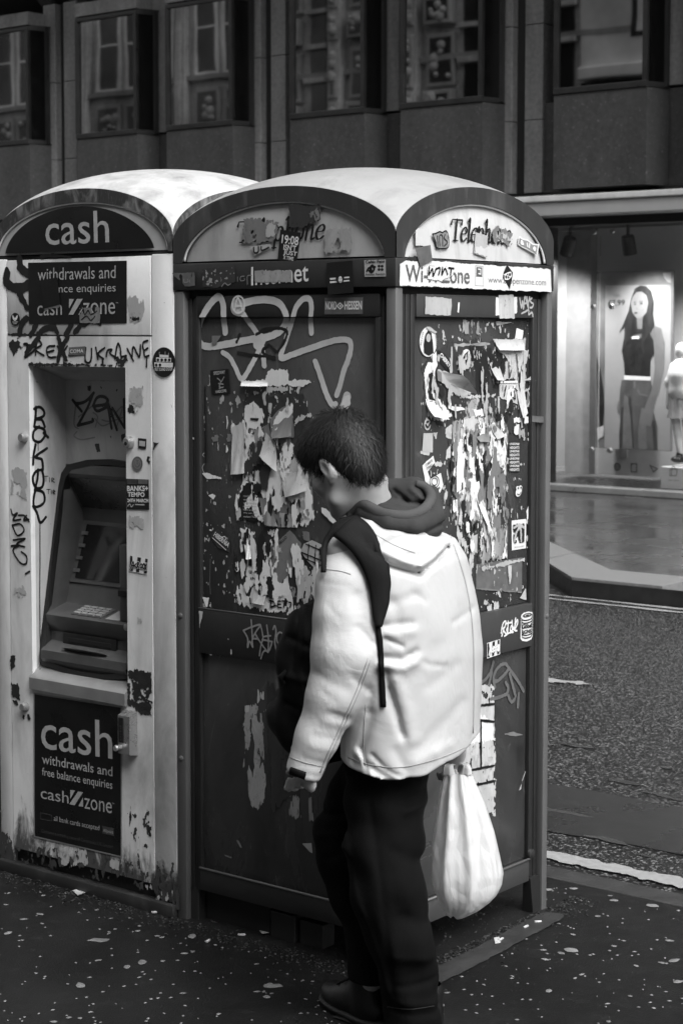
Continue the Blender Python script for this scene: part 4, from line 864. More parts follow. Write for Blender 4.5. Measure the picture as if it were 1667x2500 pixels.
for P in ([(450, 858), (480, 862), (450, 918)], [(500, 868), (532, 873), (478, 956), (444, 949)], [(532, 905), (532, 966), (502, 961)]): sheet(FJ, c3, P, M['offw'], sg, .003, 'logo_stripe')
strokes(FJ, c3, [[(262, 1004), (332, 1019), (332, 1056), (262, 1043), (262, 1004)]], 3, M['dimw'], sg, 'print', .003, 0, smooth=False)
sheet(FJ, c3, [(655, 1087), (728, 1103), (728, 1152), (655, 1137)], M['dimw'], sg, .003, 'print'); text(FJ, c3, 'Allpoint', (660, 1132), (724, 1146), (660, 1104), M['offw'], sg, .0036)

# --- telephone kiosk: italic serif sign lettering drawn with a broad nib
GL = {'T': (1.12, [[(.05, 1.18), (.10, 1.5), (1.15, 1.5), (1.12, 1.2)], [(.6, 1.5), (.6, 0)], [(.36, .0), (.86, .0)]]), 'e': (.66, [[(.1, .5), (.5, .56), (.6, .8), (.42, 1.0), (.16, .78), (.07, .42), (.18, .06), (.38, 0), (.62, .2)]]), 'l': (.42, [[(.04, 1.45), (.2, 1.58), (.2, .12), (.28, 0), (.4, .1)]]),
      'p': (.74, [[(.02, .9), (.16, 1.0), (.16, -.5)], [(.16, .7), (.4, 1.0), (.62, .82), (.62, .38), (.42, .0), (.18, .12)], [(.0, -.5), (.34, -.5)]]), 'h': (.80, [[(.04, 1.48), (.2, 1.58), (.2, 0)], [(.2, .68), (.44, 1.0), (.58, .85), (.58, .1), (.66, 0), (.78, .1)]]), 'o': (.70, [[(.36, 1.0), (.14, .85), (.07, .45), (.16, .1), (.34, 0), (.55, .15), (.62, .55), (.52, .9), (.36, 1.0)]]), 'n': (.80, [[(.02, .9), (.17, 1.0), (.17, 0)], [(.17, .68), (.42, 1.0), (.56, .85), (.56, .1), (.64, 0), (.78, .1)]])}
def serif_word(face, cv, word, bl, br, tl, mat, par, off):
    A = face.p(cv(*bl), off); B = face.p(cv(*br), off)-A; T = face.p(cv(*tl), off)-A; tot = sum(GL[c][0] for c in word); x = 0; segs = []
    for ch in word:
        for l in GL[ch][1]:
            P = smooth_px(l, 6) if ch not in 'T' else [np.array(q, float) for q in l]
            P = [(x+q[0]+.20*q[1], q[1]) for q in P]; ws = []
            for i in range(len(P)):
                a, b = P[max(0, i-1)], P[min(len(P)-1, i+1)]; th = math.atan2(b[1]-a[1], b[0]-a[0]); ws.append((.035+.075*abs(math.sin(th-.15)))*np.linalg.norm(T)/1.5)
            segs.append(([face.uv(A+B*(q[0]/tot)+T*(q[1]/1.5)) for q in P], ws))
        x += GL[ch][0]
    us = [q for s_ in segs for q in s_[0]]; m = .01
    mb = ragged(MB(), lambda u, v: face.xyz(u, v, off), min(u for u, _ in us)-m, max(u for u, _ in us)+m, min(v for _, v in us)-m, max(v for _, v in us)+m, .0011, stroke_field(segs, 0, 1, 0)); return mb.build('lettering', mat, par, fixn=False)
FS = Face('Y', .004); FSr = Face('X', -.004)
serif_word(FS, c4, 'Telephone', (415, 574), (1000, 548), (409, 440), M['ink'], tel, .0035)
sp_ = [o for o in tel.children if o.name.startswith('sign_panel')]
torn(FS, c4, [(480, 425), (560, 415), (690, 440), (705, 500), (690, 565), (560, 585), (470, 578), (460, 520)], M['pg'], tel, .0042, .012, 40, .05, stretch=1, name='sticker'); torn(FS, c4, [(620, 440), (690, 450), (690, 540), (630, 530)], M['pl'], tel, .005, .012, 70, .5, name='sticker_remains')
st = sheet(FS, c4, [(518, 600), (650, 583), (655, 605), (545, 660)], M['pl'], tel, .0046, 'sticker'); strokes(FS, c4, [[(540, 605), (545, 640), (570, 635), (572, 600)], [(590, 600), (595, 625), (640, 605)]], 8, M['ink'], st, off=.0056, amp=0)
torn(FS, c4, [(770, 316), (985, 330), (985, 430), (900, 450), (860, 482), (770, 470)], M['pd'], tel, .0042, .006, 50, -.5, name='sticker_remains'); torn(FS, c4, [(905, 380), (985, 350), (985, 430), (930, 445)], M['pg'], tel, .005, .01, 60, .4, name='sticker_remains')
torn(FS, c4, [(1020, 495), (1080, 480), (1180, 482), (1190, 625), (1015, 642)], M['ps'], tel, .0042, .008, 60, .15, name='sticker')
st = sheet(FS, c4, [(715, 488), (852, 508), (822, 707), (697, 690)], M['vinyl'], tel, .006, 'sticker', 'black sticker in white capitals across the foot of the left arch sign')
for s_, bl, br, tl in (('19:08', (722, 578), (832, 594), (728, 520)), ("ISN'T", (735, 622), (818, 632), (738, 584)), ('JUST', (733, 658), (822, 672), (738, 622)), ('X TIME', (733, 682), (800, 694), (736, 658))): text(FS, c4, s_, bl, br, tl, M['white'], st, .0072, .015)
FBn = Face('Y', -.003); FBr = Face('X', .003)
text(FBn, c4, 'Internet', (523, 858), (900, 830), (523, 735), M['white'], tel, .001, .008); st = torn(FBn, c4, [(545, 757), (790, 757), (790, 835), (548, 835)], M['ps'], tel, .002, .003, 80, -.6, name='sticker')
torn(FBn, c4, [(203, 748), (415, 726), (422, 832), (300, 870), (205, 862)], M['pd'], tel, .001, .004, 80, -.3, name='sticker'); torn(FBn, c4, [(205, 748), (415, 726), (422, 832), (205, 862)], M['ps'], tel, .002, .004, 80, 1.1, 90, 1, name='sticker_remains'); torn(FBn, c4, [(1, 775), (150, 770), (155, 860), (90, 862)], M['vinylg'], tel, .001, .003, 60, .2, name='sticker_remains')
strokes(FBn, c4, [[(80, 815), (82, 835), (110, 832), (105, 815)], [(120, 820), (120, 838)], [(435, 800), (435, 830)], [(480, 795), (455, 800), (455, 825), (480, 822), (480, 810)], [(530, 790), (500, 795), (500, 850)], [(330, 865), (350, 840), (370, 855), (390, 845)]], 4, M['tagg'], tel, off=.0028, amp=0)
st = sheet(FBn, c4, [(1020, 708), (1190, 692), (1198, 905), (1028, 918)], M['vinyl'], tel, .003, 'sticker', 'black square supporters sticker with a white bereted face overlapping the band'); text(FBn, c4, 'ULTRAS CARCAVELOS', (1052, 766), (1168, 755), (1052, 752), M['white'], st, .004, .01); text(FBn, c4, 'SPORTING C.P.', (1057, 862), (1168, 853), (1057, 846), M['white'], st, .004, .015)
for k in range(3): sheet(FBn, c4, [(1040, 786+22*k), (1168, 776+22*k), (1172, 784+22*k), (1044, 798+22*k)], M['white'], st, .004, 'print')
sheet(FBn, c4, oval((1108, 808), 27, 38), M['vinyl'], st, .005, 'print'); sheet(FBn, c4, oval((1108, 782), 34, 18), M['vinyl'], st, .0056, 'print'); sheet(FBn, c4, oval((1110, 818), 13, 22), M['white'], st, .0064, 'print'); strokes(FBn, c4, [[(1102, 812), (1106, 813)], [(1114, 812), (1118, 812)], [(1104, 830), (1111, 834), (1117, 829)]], 3, M['ink'], st, off=.0074, amp=0)
st = sheet(FBn, c4, [(1268, 690), (1409, 685), (1410, 797), (1270, 800)], M['pl'], tel, .002, 'sticker', 'pale rectangular fans sticker with a clover ring at the end of the band'); text(FBn, c4, 'Celtic Fans', (1275, 712), (1402, 706), (1275, 692), M['ink'], st, .003, .03); text(FBn, c4, 'Against Fascism', (1274, 795), (1405, 792), (1274, 776), M['ink'], st, .003, .02)
strokes(FBn, c4, [oval((1375, 742), 29, 31, 16)+[(1404, 742)]], 3, M['ink'], st, off=.003, amp=0)
for dx, dy in ((-10, -11), (10, -11), (-10, 10), (10, 10)): sheet(FBn, c4, oval((1375+dx, 741+dy), 9.5, 9, 12), M['ink'], st, .003, 'print')
strokes(FBn, c4, [[(1285, 765), (1300, 740), (1315, 755), (1312, 730), (1340, 735)], [(1300, 760), (1320, 770), (1335, 750)], [(1322, 725), (1335, 745)]], 11, M['ink'], st, off=.003, amp=.001)
FHd = Face('Y', .010)
st = sheet(FHd, c4, [(1007, 937), (1260, 935), (1258, 1045), (1005, 1047)], M['vinylg'], tel, .002, 'sticker', 'grey sticker in tall white capitals on the door header'); text(FHd, c4, 'NORD', (1012, 1017), (1085, 1017), (1012, 960), M['white'], st, .003, .03); text(FHd, c4, 'HESSEN', (1138, 1017), (1252, 1016), (1138, 959), M['white'], st, .003, .03)
strokes(FHd, c4, [[(1110, 972), (1130, 992), (1110, 1012), (1090, 992), (1110, 972)]], 6, M['white'], st, off=.003, amp=0, smooth=False); sheet(FHd, c4, [(1110, 984), (1118, 992), (1110, 1000), (1102, 992)], M['white'], st, .003, 'print')
# big pale spray tag over header and glass: drawn on both layers it crosses
FGl = Face('Y', .024)
S1 = [([(352, 1165), (342, 1070), (338, 985), (318, 935), (290, 940), (245, 990), (200, 1065), (178, 1130), (170, 1190), (190, 1240), (235, 1260), (330, 1250), (430, 1230), (540, 1210), (640, 1195), (720, 1150), (755, 1080), (735, 1010), (690, 965), (610, 950), (520, 960), (430, 990)], 36), ([(430, 1000), (480, 1060), (540, 1140), (580, 1210), (600, 1290), (608, 1385)], 30), ([(335, 1300), (380, 1330), (420, 1400), (460, 1475), (520, 1390), (570, 1290), (590, 1230)], 27), ([(920, 1170), (915, 1080), (920, 990), (905, 945), (860, 950), (815, 1010), (790, 1100), (750, 1220), (718, 1335), (800, 1310), (900, 1275), (1020, 1235), (1100, 1215), (1165, 1220), (1180, 1270), (1160, 1350), (1130, 1430), (1110, 1510), (1085, 1580)], 29), ([(945, 1360), (970, 1430), (1000, 1520), (1030, 1600), (1062, 1650), (1078, 1640)], 30), ([(1155, 1590), (1140, 1640), (1120, 1690)], 46), ([(430, 1000), (440, 1002)], 84), ([(585, 1215), (570, 1240)], 66)]
def clipped(face, off, lim, keep_above):
    segs = []
    for pts, wd in S1:
        uv = [face.uv(face.p(c4(*q), off)) for q in smooth_px(pts)]; segs.append((uv, wd*.72*.3699/930*SC))
    sf = stroke_field(segs, .0014, 90, 3)
    def f(U, V): return np.minimum(sf(U, V), (V-lim) if keep_above else (lim-V))
    us = [q for s_ in segs for q in s_[0]]
    mb = ragged(MB(), lambda u, v: face.xyz(u, v, off), min(u for u, _ in us)-.04, max(u for u, _ in us)+.04, min(v for _, v in us)-.04, max(v for _, v in us)+.04, .0026, f); return mb.build('graffiti', M['spray'], tel, fixn=False)
clipped(FHd, .0015, 1.843, True); clipped(FGl, .0018, 1.8405, False)
strokes(FHd, c4, [oval((440, 983), 40, 56, 20)+[(480, 983)], [(415, 1020), (438, 938), (468, 1025)], [(420, 995), (462, 990)]], 9, M['white'], tel, off=.003, amp=0)
# posters on the upper left glass
G = lambda pts, m, off=.001, amp=.010, sc=45, holes=0.0, hsc=30, st_=.5, nm='torn_poster': torn(FGl, c6, pts, M[m], tel, off, amp, sc, holes, hsc, st_, nm)
G([(540, 190), (960, 180), (1000, 330), (1010, 900), (900, 1180), (480, 1160), (520, 420)], 'pd', .0006, .02, 25, -.6)
G([(450, 400), (780, 420), (1000, 640), (1050, 1120), (900, 1170), (480, 1100), (440, 780)], 'pg', .0009, .02, 40, .62, 26, .3, 'shredded_paper'); G([(460, 1180), (900, 1200), (1100, 1500), (1080, 1700), (900, 1800), (470, 1700)], 'pg', .0009, .02, 40, .7, 26, .3, 'shredded_paper')
G([(680, 80), (700, 20), (740, 0), (850, 10), (870, 80), (1040, 95), (960, 125), (790, 130), (515, 128), (513, 92)], 'pw', .0026, .006); G([(690, 130), (945, 120), (930, 170), (700, 175)], 'pm', .0022, .012, 60, .4)
G([(600, 165), (660, 160), (650, 195), (590, 190)], 'pm', .002, .01)
G([(540, 270), (600, 250), (670, 300), (672, 390), (620, 445), (560, 425), (535, 340)], 'pw', .0022, .008); sheet(FGl, c6, [(575, 362), (640, 365), (632, 385), (580, 378)], M['pk'], tel, .0038, 'torn_poster')
G([(445, 430), (530, 385), (560, 470), (640, 420), (675, 480), (600, 570), (560, 640), (530, 780), (440, 782), (460, 600)], 'pw', .0018, .016, 45, .35, 32, .3)
G([(520, 560), (600, 600), (720, 520), (770, 640), (800, 760), (900, 690), (960, 720), (1000, 850), (1030, 960), (1060, 1100), (990, 1150), (920, 1150), (920, 970), (840, 960), (800, 1060), (760, 1050), (700, 960), (640, 900), (620, 850), (560, 850), (480, 900), (525, 830)], 'pw', .002, .014, 40, .12, 30, .35)
G([(720, 380), (790, 300), (890, 255), (897, 505), (735, 525)], 'pg', .0024, .004); G([(735, 490), (750, 400), (800, 320), (888, 258), (885, 330), (830, 380), (780, 450), (740, 520)], 'pw', .0032, .008)
G([(590, 440), (720, 420), (740, 560), (640, 640), (560, 620)], 'ps', .0015, .018, 40, .5); G([(760, 760), (1000, 740), (1000, 900), (770, 960)], 'pm', .0028, .01, 40, .3)
G([(850, 660), (960, 640), (1010, 700), (960, 780), (860, 760)], 'pl', .0034, .01)
G([(600, 710), (670, 700), (670, 745), (590, 750)], 'pk', .0036, .006)
tx = G([(515, 862), (570, 850), (632, 856), (642, 1120), (500, 1112), (470, 1085)], 'pk', .003, .006)
for k in range(7): text(FGl, c6, ['cyclists in', 'work hard for', 'we all need to', 'public now', 'here are ask', 'We ask you', 'workers? This is'][k], (525, 945+25*k), (625, 950+25*k), (525, 930+25*k), M['offw'], tel, .0052, .01)
G([(560, 950), (600, 930), (640, 960), (660, 1110), (620, 1080), (590, 1000), (540, 1030)], 'pw', .0058, .012); G([(470, 1040), (510, 1000), (540, 1090), (480, 1110)], 'pm', .004, .014, 60, .3)
G([(645, 940), (700, 960), (760, 1040), (800, 1165), (690, 1155)], 'pg', .003, .006); text(FGl, c6, 'ELVI', (725, 1140), (775, 1145), (725, 1110), M['ink'], tel, .0046, .02); G([(800, 1060), (922, 1078), (916, 1168), (808, 1168)], 'pl', .003, .004)
G([(925, 980), (1000, 960), (1010, 1060), (930, 1150)], 'ps', .0046, .014, 45, .5)
G([(460, 1170), (900, 1170), (1100, 1300), (1110, 1700), (900, 1800), (460, 1640)], 'pd', .0006, .02, 25, -.2)
G([(510, 1185), (570, 1178), (600, 1260), (640, 1300), (680, 1280), (705, 1380), (725, 1400), (720, 1560), (560, 1590), (555, 1400), (530, 1300)], 'pw', .002, .012, 45, .15, 32, .35); G([(700, 1190), (750, 1185), (750, 1225), (705, 1225)], 'pw', .002, .01)
for k in range(3): sheet(FGl, c6, [(565+45*k, 1390+6*k), (590+45*k, 1395+6*k), (588+45*k, 1455+6*k), (563+45*k, 1450+6*k)], M['ink'], tel, .0036, 'print')
text(FGl, c6, 'ut to sup', (568, 1520), (712, 1535), (568, 1478), M['ink'], tel, .0036, .02); text(FGl, c6, 'the day', (575, 1560), (705, 1575), (575, 1530), M['ink'], tel, .0036, .02)
G([(465, 1640), (540, 1590), (560, 1660), (620, 1600), (780, 1640), (850, 1490), (890, 1660), (897, 1818), (640, 1772), (500, 1740)], 'pw', .0024, .014, 40, .2, 34, .5); G([(610, 1640), (640, 1580), (700, 1560), (780, 1600), (800, 1650), (740, 1690), (640, 1690)], 'pk', .0036, .014, 60, .3)
strokes(FGl, c6, [[(730, 1705), (725, 1755)], [(718, 1708), (760, 1720), (765, 1740), (725, 1757)], [(800, 1712), (778, 1715), (780, 1755), (805, 1758)], [(780, 1735), (800, 1735)], [(812, 1710), (850, 1712)], [(828, 1712), (825, 1755)], [(575, 1690), (580, 1730)], [(600, 1690), (610, 1730), (640, 1700), (650, 1735)], [(862, 1720), (878, 1725), (870, 1755)]], 9, M['ink'], tel, off=.0044, amp=.0006)
G([(730, 1310), (868, 1188), (950, 1290), (930, 1420), (800, 1590), (730, 1590)], 'pg', .0026, .005); text(FGl, c6, 'HELLO', (790, 1300), (850, 1245), (775, 1285), M['ink'], tel, .0042, .01); G([(730, 1330), (780, 1300), (800, 1350), (760, 1410)], 'pl', .0036, .01, 50, .3)
st = sheet(FGl, c6, [(945, 1345), (970, 1290), (1030, 1262), (1110, 1300), (1128, 1480), (1085, 1505), (1000, 1420)], M['pl'], tel, .003, 'sticker'); strokes(FGl, c6, [[(950, 1350), (1120, 1420)], [(985, 1400), (1125, 1460)], [(985, 1290), (1125, 1350)], [(1010, 1290), (1000, 1400)], [(1060, 1300), (1050, 1440)], [(1090, 1320), (1085, 1490)]], 7, M['ink'], st, off=.0042, amp=.001)
G([(850, 1480), (900, 1480), (880, 1600), (1000, 1500), (1100, 1560), (1080, 1700), (920, 1790)], 'ps', .0016, .025, 40, .8, 40, .6)
G([(1100, 1020), (1140, 1035), (1225, 1140), (1215, 1165), (1105, 1060)], 'pw', .003, .004); G([(960, 1195), (1010, 1205), (1015, 1270), (970, 1255)], 'pg', .0024, .004); G([(985, 330), (1030, 322), (1030, 350), (930, 380), (905, 420), (900, 380)], 'pm', .002, .008, 60, .3)
for P in ([(225, 1680), (275, 1685), (262, 1755), (248, 1755)], [(262, 930), (300, 920), (322, 935), (308, 968)], [(220, 770), (262, 768), (372, 808), (262, 812)], [(140, 505), (195, 512), (195, 525), (140, 518)], [(402, 350), (410, 350), (420, 400), (405, 440)], [(402, 560), (418, 600), (400, 620)], [(1270, 200), (1310, 190), (1320, 260), (1290, 300), (1240, 270)], [(265, 1185), (298, 1180), (296, 1200)], [(455, 1660), (470, 1650), (465, 1700)]): G(P, 'pw', .0022, .003, 90, nm='paper_scrap')
sheet(FHd, c4, [(264, 1188), (325, 1188), (298, 1230), (292, 1246), (264, 1245)], M['pg'], tel, -.0105, 'sticker')
st = sheet(FGl, c6, [(281, 14), (416, 0), (430, 184), (294, 192)], M['vinyl'], tel, .003, 'sticker', 'black square sticker with arched white words low on the left glass'); text(FGl, c6, 'SPEEDWAY', (308, 48), (392, 38), (306, 22), M['offw'], st, .0042, .02); text(FGl, c6, 'HARDCORE', (322, 182), (402, 172), (320, 160), M['offw'], st, .0042, .02); strokes(FGl, c6, [[(335, 70), (360, 95), (350, 130), (375, 140)], [(385, 60), (365, 95)], [(345, 110), (380, 115)], [(350, 145), (380, 135)]], 7, M['tagg'], st, off=.004, amp=.001)
st = sheet(FGl, c6, [(305, 1200), (345, 1180), (432, 1285), (425, 1352), (340, 1318), (285, 1240)], M['pd'], tel, .003, 'sticker'); text(FGl, c6, 'HIBERNIA', (305, 1230), (412, 1318), (322, 1200), M['white'], st, .0042, .02); strokes(FGl, c6, [[(300, 1245), (400, 1335)], [(365, 1245), (390, 1235), (400, 1260)]], 4, M['white'], st, off=.004, amp=0)
strokes(FGl, c6, [[(245, 130), (247, 400), (250, 690)]], 8, M['ink'], tel, off=.0016, amp=.001); strokes(FGl, c6, [[(240, 620), (228, 635), (240, 650)], [(240, 700), (225, 730), (240, 770)]], 4, M['offw'], tel, off=.002, amp=0); strokes(FGl, c6, [[(285, 1400), (282, 1560), (286, 1660)]], 4, M['tagd'], tel, off=.002, amp=0)
strokes(FGl, c4, [[(440, 1300), (560, 1320), (680, 1330)], [(450, 1180), (430, 1230)], [(560, 1180), (640, 1140), (760, 1160), (700, 1290), (640, 1250), (600, 1300), (680, 1340)]], 16, M['spraydark'], tel, off=.0008, amp=.003)
strokes(Face('Y', .008), cr, [[(840, 445), (846, 530), (850, 612)], [(765, 545), (850, 510), (928, 490), (890, 550), (850, 620)], [(765, 545), (805, 620), (805, 708), (825, 650), (855, 704), (850, 630), (895, 625)], [(928, 490), (945, 560), (952, 622), (935, 680), (918, 785)], [(880, 580), (915, 640), (990, 745)], [(988, 495), (1000, 580), (1005, 650), (1000, 755)], [(955, 605), (1025, 595)], [(945, 632), (1030, 650)], [(932, 815), (960, 742), (1010, 738), (1040, 650)], [(1048, 535), (1065, 500), (1077, 560), (1065, 650), (1085, 760), (1120, 850), (1142, 760), (1165, 680)], [(1165, 680), (1130, 682), (1090, 655), (1085, 600), (1110, 562), (1145, 585), (1150, 635)], [(1210, 590), (1195, 578), (1185, 650), (1168, 740), (1178, 812)]], 13, M['tagg'], tel, off=.0012, amp=.0006)
for P in ([(335, 358), (380, 360), (342, 522)], [(640, 720), (655, 725), (650, 780), (638, 770)], [(605, 620), (625, 622), (622, 640)], [(420, 770), (465, 778), (460, 785)], [(690, 805), (705, 808), (700, 822)]): torn(Face('Y', .008), cr, P, M['pl'], tel, .0012, .003, 100, name='paper_scrap')
for P, m_, hl in (([(450, 400), (780, 420), (1000, 640), (1050, 1120), (900, 1170), (480, 1100), (440, 780)], 'pw', 1.12), ([(480, 470), (760, 480), (820, 700), (700, 900), (500, 800)], 'pd', .9), ([(520, 860), (1000, 700), (1060, 1100), (700, 1150)], 'pk', 1.12), ([(460, 1180), (900, 1200), (1100, 1500), (1080, 1700), (900, 1800), (470, 1700)], 'pw', 1.05), ([(460, 1200), (720, 1200), (740, 1780), (470, 1740)], 'pk', 1.05), ([(540, 200), (1000, 190), (1010, 420), (700, 420)], 'pm', 1.15), ([(900, 1450), (1100, 1480), (1090, 1700), (900, 1780)], 'pm', .95)):
    G(P, m_, .0062, .02, 40, hl, 30, .38, 'shredded_paper')
G([(215, 10), (1040, 200), (1100, 1700), (230, 1740)], 'pl', .0012, .02, 25, 1.32, 60, .5, 'scuff_marks'); G([(260, 485), (440, 480), (445, 540), (255, 535)], 'pg', .0014, .006, 50, .7, 40, 1, 'tape')
# lower left glass
Lg = lambda pts, m, off=.001, amp=.012, holes=.4, hsc=34, st_=.22: torn(FGl, cl_, pts, M[m], tel, off, amp, 40, holes, hsc, st_)
Lg([(525, 780), (600, 700), (690, 720), (700, 860), (690, 1200), (690, 1400), (640, 1495), (560, 1450), (520, 1130)], 'ps', .001, .02, .5); Lg([(630, 590), (720, 575), (770, 590), (765, 680), (640, 660)], 'pm', .0015, .014, .5); Lg([(770, 1120), (795, 1125), (802, 1410), (770, 1400)], 'ps', .001, .01, .2); Lg([(860, 1230), (940, 1260), (945, 1550), (880, 1520)], 'ps', .001, .015, .55); Lg([(1010, 1400), (1040, 1390), (1052, 1580), (1025, 1580)], 'ps', .001, .008, .2); Lg([(530, 700), (556, 702), (556, 750), (530, 740)], 'pm', .001, .006, 0)
Lg([(970, 1756), (1040, 1745), (1048, 1832), (1020, 1815)], 'pl', .0015, .003, -.5); Lg([(460, 1725), (480, 1730), (506, 1785), (495, 1785)], 'pg', .0012, .003, -.5); Lg([(375, 1840), (430, 1858), (425, 1868), (380, 1850)], 'pg', .0012, .003, .2)
Lg([(690, 560), (1000, 560), (1020, 1300), (760, 1500), (700, 1000)], 'pd', .0006, .03, .1)
# --- right face
serif_word(FSr, c5, 'Telephone', (577, 674), (1060, 706), (570, 506), M['ink'], tel, .0035)
st = sheet(FSr, c5, [(1128, 648), (1140, 640), (1160, 660), (1200, 668), (1240, 700), (1290, 708), (1286, 745), (1275, 798), (1240, 775), (1190, 748), (1150, 728), (1122, 708)], M['white'], tel, .0042, 'sticker', 'grey bubble lettered sticker with a white edge on the right arch sign'); sheet(FSr, c5, [(1136, 656), (1160, 670), (1200, 680), (1240, 712), (1281, 716), (1270, 788), (1240, 766), (1190, 738), (1150, 718), (1130, 702)], M['tagg'], st, .005, 'print'); strokes(FSr, c5, [[(1160, 690), (1150, 680), (1148, 700), (1165, 705)], [(1195, 700), (1200, 725)], [(1215, 705), (1212, 730)], [(1255, 730), (1245, 740), (1258, 755), (1262, 738)]], 9, M['white'], st, off=.006, amp=0)
st = sheet(FSr, c5, [(440, 625), (470, 618), (500, 605), (520, 612), (550, 600), (570, 650), (562, 735), (480, 735), (468, 690)], M['tagg'], tel, .0042, 'sticker'); strokes(FSr, c5, [[(440, 625), (470, 618), (500, 605), (520, 612), (550, 600), (570, 650), (562, 735), (480, 735), (468, 690), (440, 625)], [(480, 640), (485, 720)], [(500, 720), (498, 640), (520, 640), (522, 720)], [(540, 630), (535, 660), (560, 690), (535, 720)]], 6, M['ink'], st, off=.005, amp=0)
sheet(FSr, c5, [(785, 610), (882, 640), (875, 818), (772, 780)], M['pl'], tel, .0045, 'sticker'); torn(FSr, c5, [(780, 720), (880, 740), (872, 800), (778, 775)], M['signw'], tel, .006, .006, name='sticker_remains')
torn(FSr, c5, [(940, 540), (1000, 580), (1075, 620), (1068, 708), (985, 690), (920, 670), (925, 600)], M['pg'], tel, .0045, .012, 50, .05, stretch=1, name='sticker'); torn(FSr, c5, [(940, 600), (1020, 610), (1060, 660), (960, 680)], M['pl'], tel, .0056, .014, 60, .4, name='sticker_remains')
torn(FSr, c5, [(305, 575), (425, 585), (425, 720), (305, 720)], M['signw'], tel, .0042, .003, name='sticker_remains')
wz = torn(FBr, c5, [(180, 862), (240, 835), (330, 838), (500, 846), (800, 866), (1100, 885), (1380, 905), (1388, 1086), (1000, 1072), (500, 1048), (180, 1035)], M['white'], tel, .0012, .004, 60, name='sign'); wz['label'] = 'white scratched wireless internet sign on the right end of the band'
text(FBr, c5, 'Wi-Fi Zone', (230, 1004), (738, 1022), (230, 868), M['tagd'], wz, .0026, .006); text(FBr, c5, 'www.btopenzone.com', (885, 1030), (1345, 1052), (885, 962), M['tagd'], wz, .0026, .002)
strokes(FBr, c5, [[(784, 878), (845, 884), (848, 1040), (782, 1036), (784, 878)]], 4, M['offw'], wz, 'print', .0024, 0, smooth=False); sheet(FBr, c5, [(792, 888), (838, 892), (838, 968), (790, 964)], M['tagd'], wz, .0026, 'print'); strokes(FBr, c5, [[(805, 905), (825, 908), (825, 945), (808, 940)]], 6, M['white'], wz, 'print', .0036, 0, smooth=False)
st = sheet(FBr, c5, [(1032, 876), (1045, 880), (1082, 932), (1076, 980), (1058, 1064), (1030, 1005), (1004, 975), (1010, 930)], M['vinyl'], tel, .004, 'sticker', 'black lozenge sticker with a pair of white goggles on the wireless sign'); strokes(FBr, c5, [oval((1027, 968), 11, 18, 12)+[(1038, 968)], oval((1056, 948), 11, 18, 12)+[(1067, 948)], [(1016, 985), (1045, 985), (1070, 960)], [(1012, 950), (1040, 935), (1066, 930)]], 5, M['white'], st, off=.005, amp=0)
st = torn(FBr, c5, [(405, 885), (615, 885), (605, 955), (575, 965), (515, 1000), (405, 985)], M['white'], tel, .0042, .003, 60, name='sticker'); strokes(FBr, c5, [[(415, 890), (412, 950), (440, 900), (445, 960), (470, 900)], [(470, 905), (500, 895), (490, 950)], [(520, 895), (515, 950), (540, 900), (560, 945)], [(570, 895), (610, 900)], [(590, 900), (585, 950)]], 9, M['ink'], st, off=.0052, amp=.0006)
st = sheet(FBr, c5, [(303, 738), (425, 712), (442, 838), (345, 886)], M['vinylg'], tel, .0055, 'sticker', 'peeling grey sticker hanging over the wireless sign')
for P in ([(230, 815), (300, 800), (335, 815), (330, 838), (240, 838)], [(935, 838), (970, 845), (970, 868), (940, 862)]): torn(FBr, c5, P, M['rust'], tel, .002, .006, 80, name='moss_patch')
FHr = Face('X', -.010)
for P, m_ in (([(385, 1120), (595, 1140), (590, 1278), (383, 1262)], 'pl'), ([(945, 1130), (1116, 1125), (1116, 1258), (945, 1275)], 'pw'), ([(966, 1112), (1086, 1110), (1096, 1297), (975, 1297)], 'pm'), ([(645, 1170), (656, 1172), (648, 1250), (640, 1248)], 'pw')): torn(FHr, c5, P, M[m_], tel, .0016+lift(), .003, 80)
strokes(FHr, cw, [[(372, 1320), (402, 1505), (422, 1370), (442, 1520), (462, 1320)], [(446, 1500), (470, 1285), (525, 1485)], [(455, 1425), (508, 1405)], [(505, 1290), (535, 1405), (556, 1298)], [(535, 1405), (535, 1530)], [(605, 1318), (565, 1352), (592, 1400), (628, 1425), (612, 1488), (566, 1500)], [(405, 1610), (470, 1580), (540, 1545), (545, 1630), (605, 1590), (622, 1668)]], 20, M['offw'], tel, off=.0014, amp=.0005)
FGr = Face('X', -.026)
R = lambda pts, m, off=.001, amp=.010, sc=45, holes=0.0, hsc=30, st_=.45, nm='torn_poster': torn(FGr, c7, pts, M[m], tel, off, amp, sc, holes, hsc, st_, nm)
R([(440, 280), (740, 270), (1000, 230), (1020, 900), (880, 1000), (870, 1600), (860, 1900), (640, 1970), (560, 1500), (430, 1650), (400, 900), (240, 860), (240, 450)], 'pd', .0006, .03, 25, -.3)
R([(440, 880), (860, 830), (870, 1600), (860, 1900), (640, 1960), (560, 1500), (440, 1650)], 'pg', .0009, .02, 40, .62, 26, .3, 'shredded_paper'); R([(560, 1500), (860, 1550), (850, 1900), (660, 1960)], 'ps', .0013, .02, 40, .7, 30, .4, 'shredded_paper')
R([(500, 105), (650, 110), (655, 190), (600, 210), (510, 180)], 'ps', .001, .012, 60, .5, 50, .2); R([(785, 112), (905, 116), (850, 128), (790, 136)], 'pl', .0012, .003)
R([(440, 300), (452, 300), (450, 500), (440, 500)], 'pl', .002, .002); R([(465, 280), (740, 268), (742, 292), (465, 302)], 'ps', .002, .004)
R([(560, 285), (640, 300), (760, 330), (860, 350), (880, 430), (740, 400), (720, 660), (605, 665), (640, 500)], 'pk', .0016, .012)
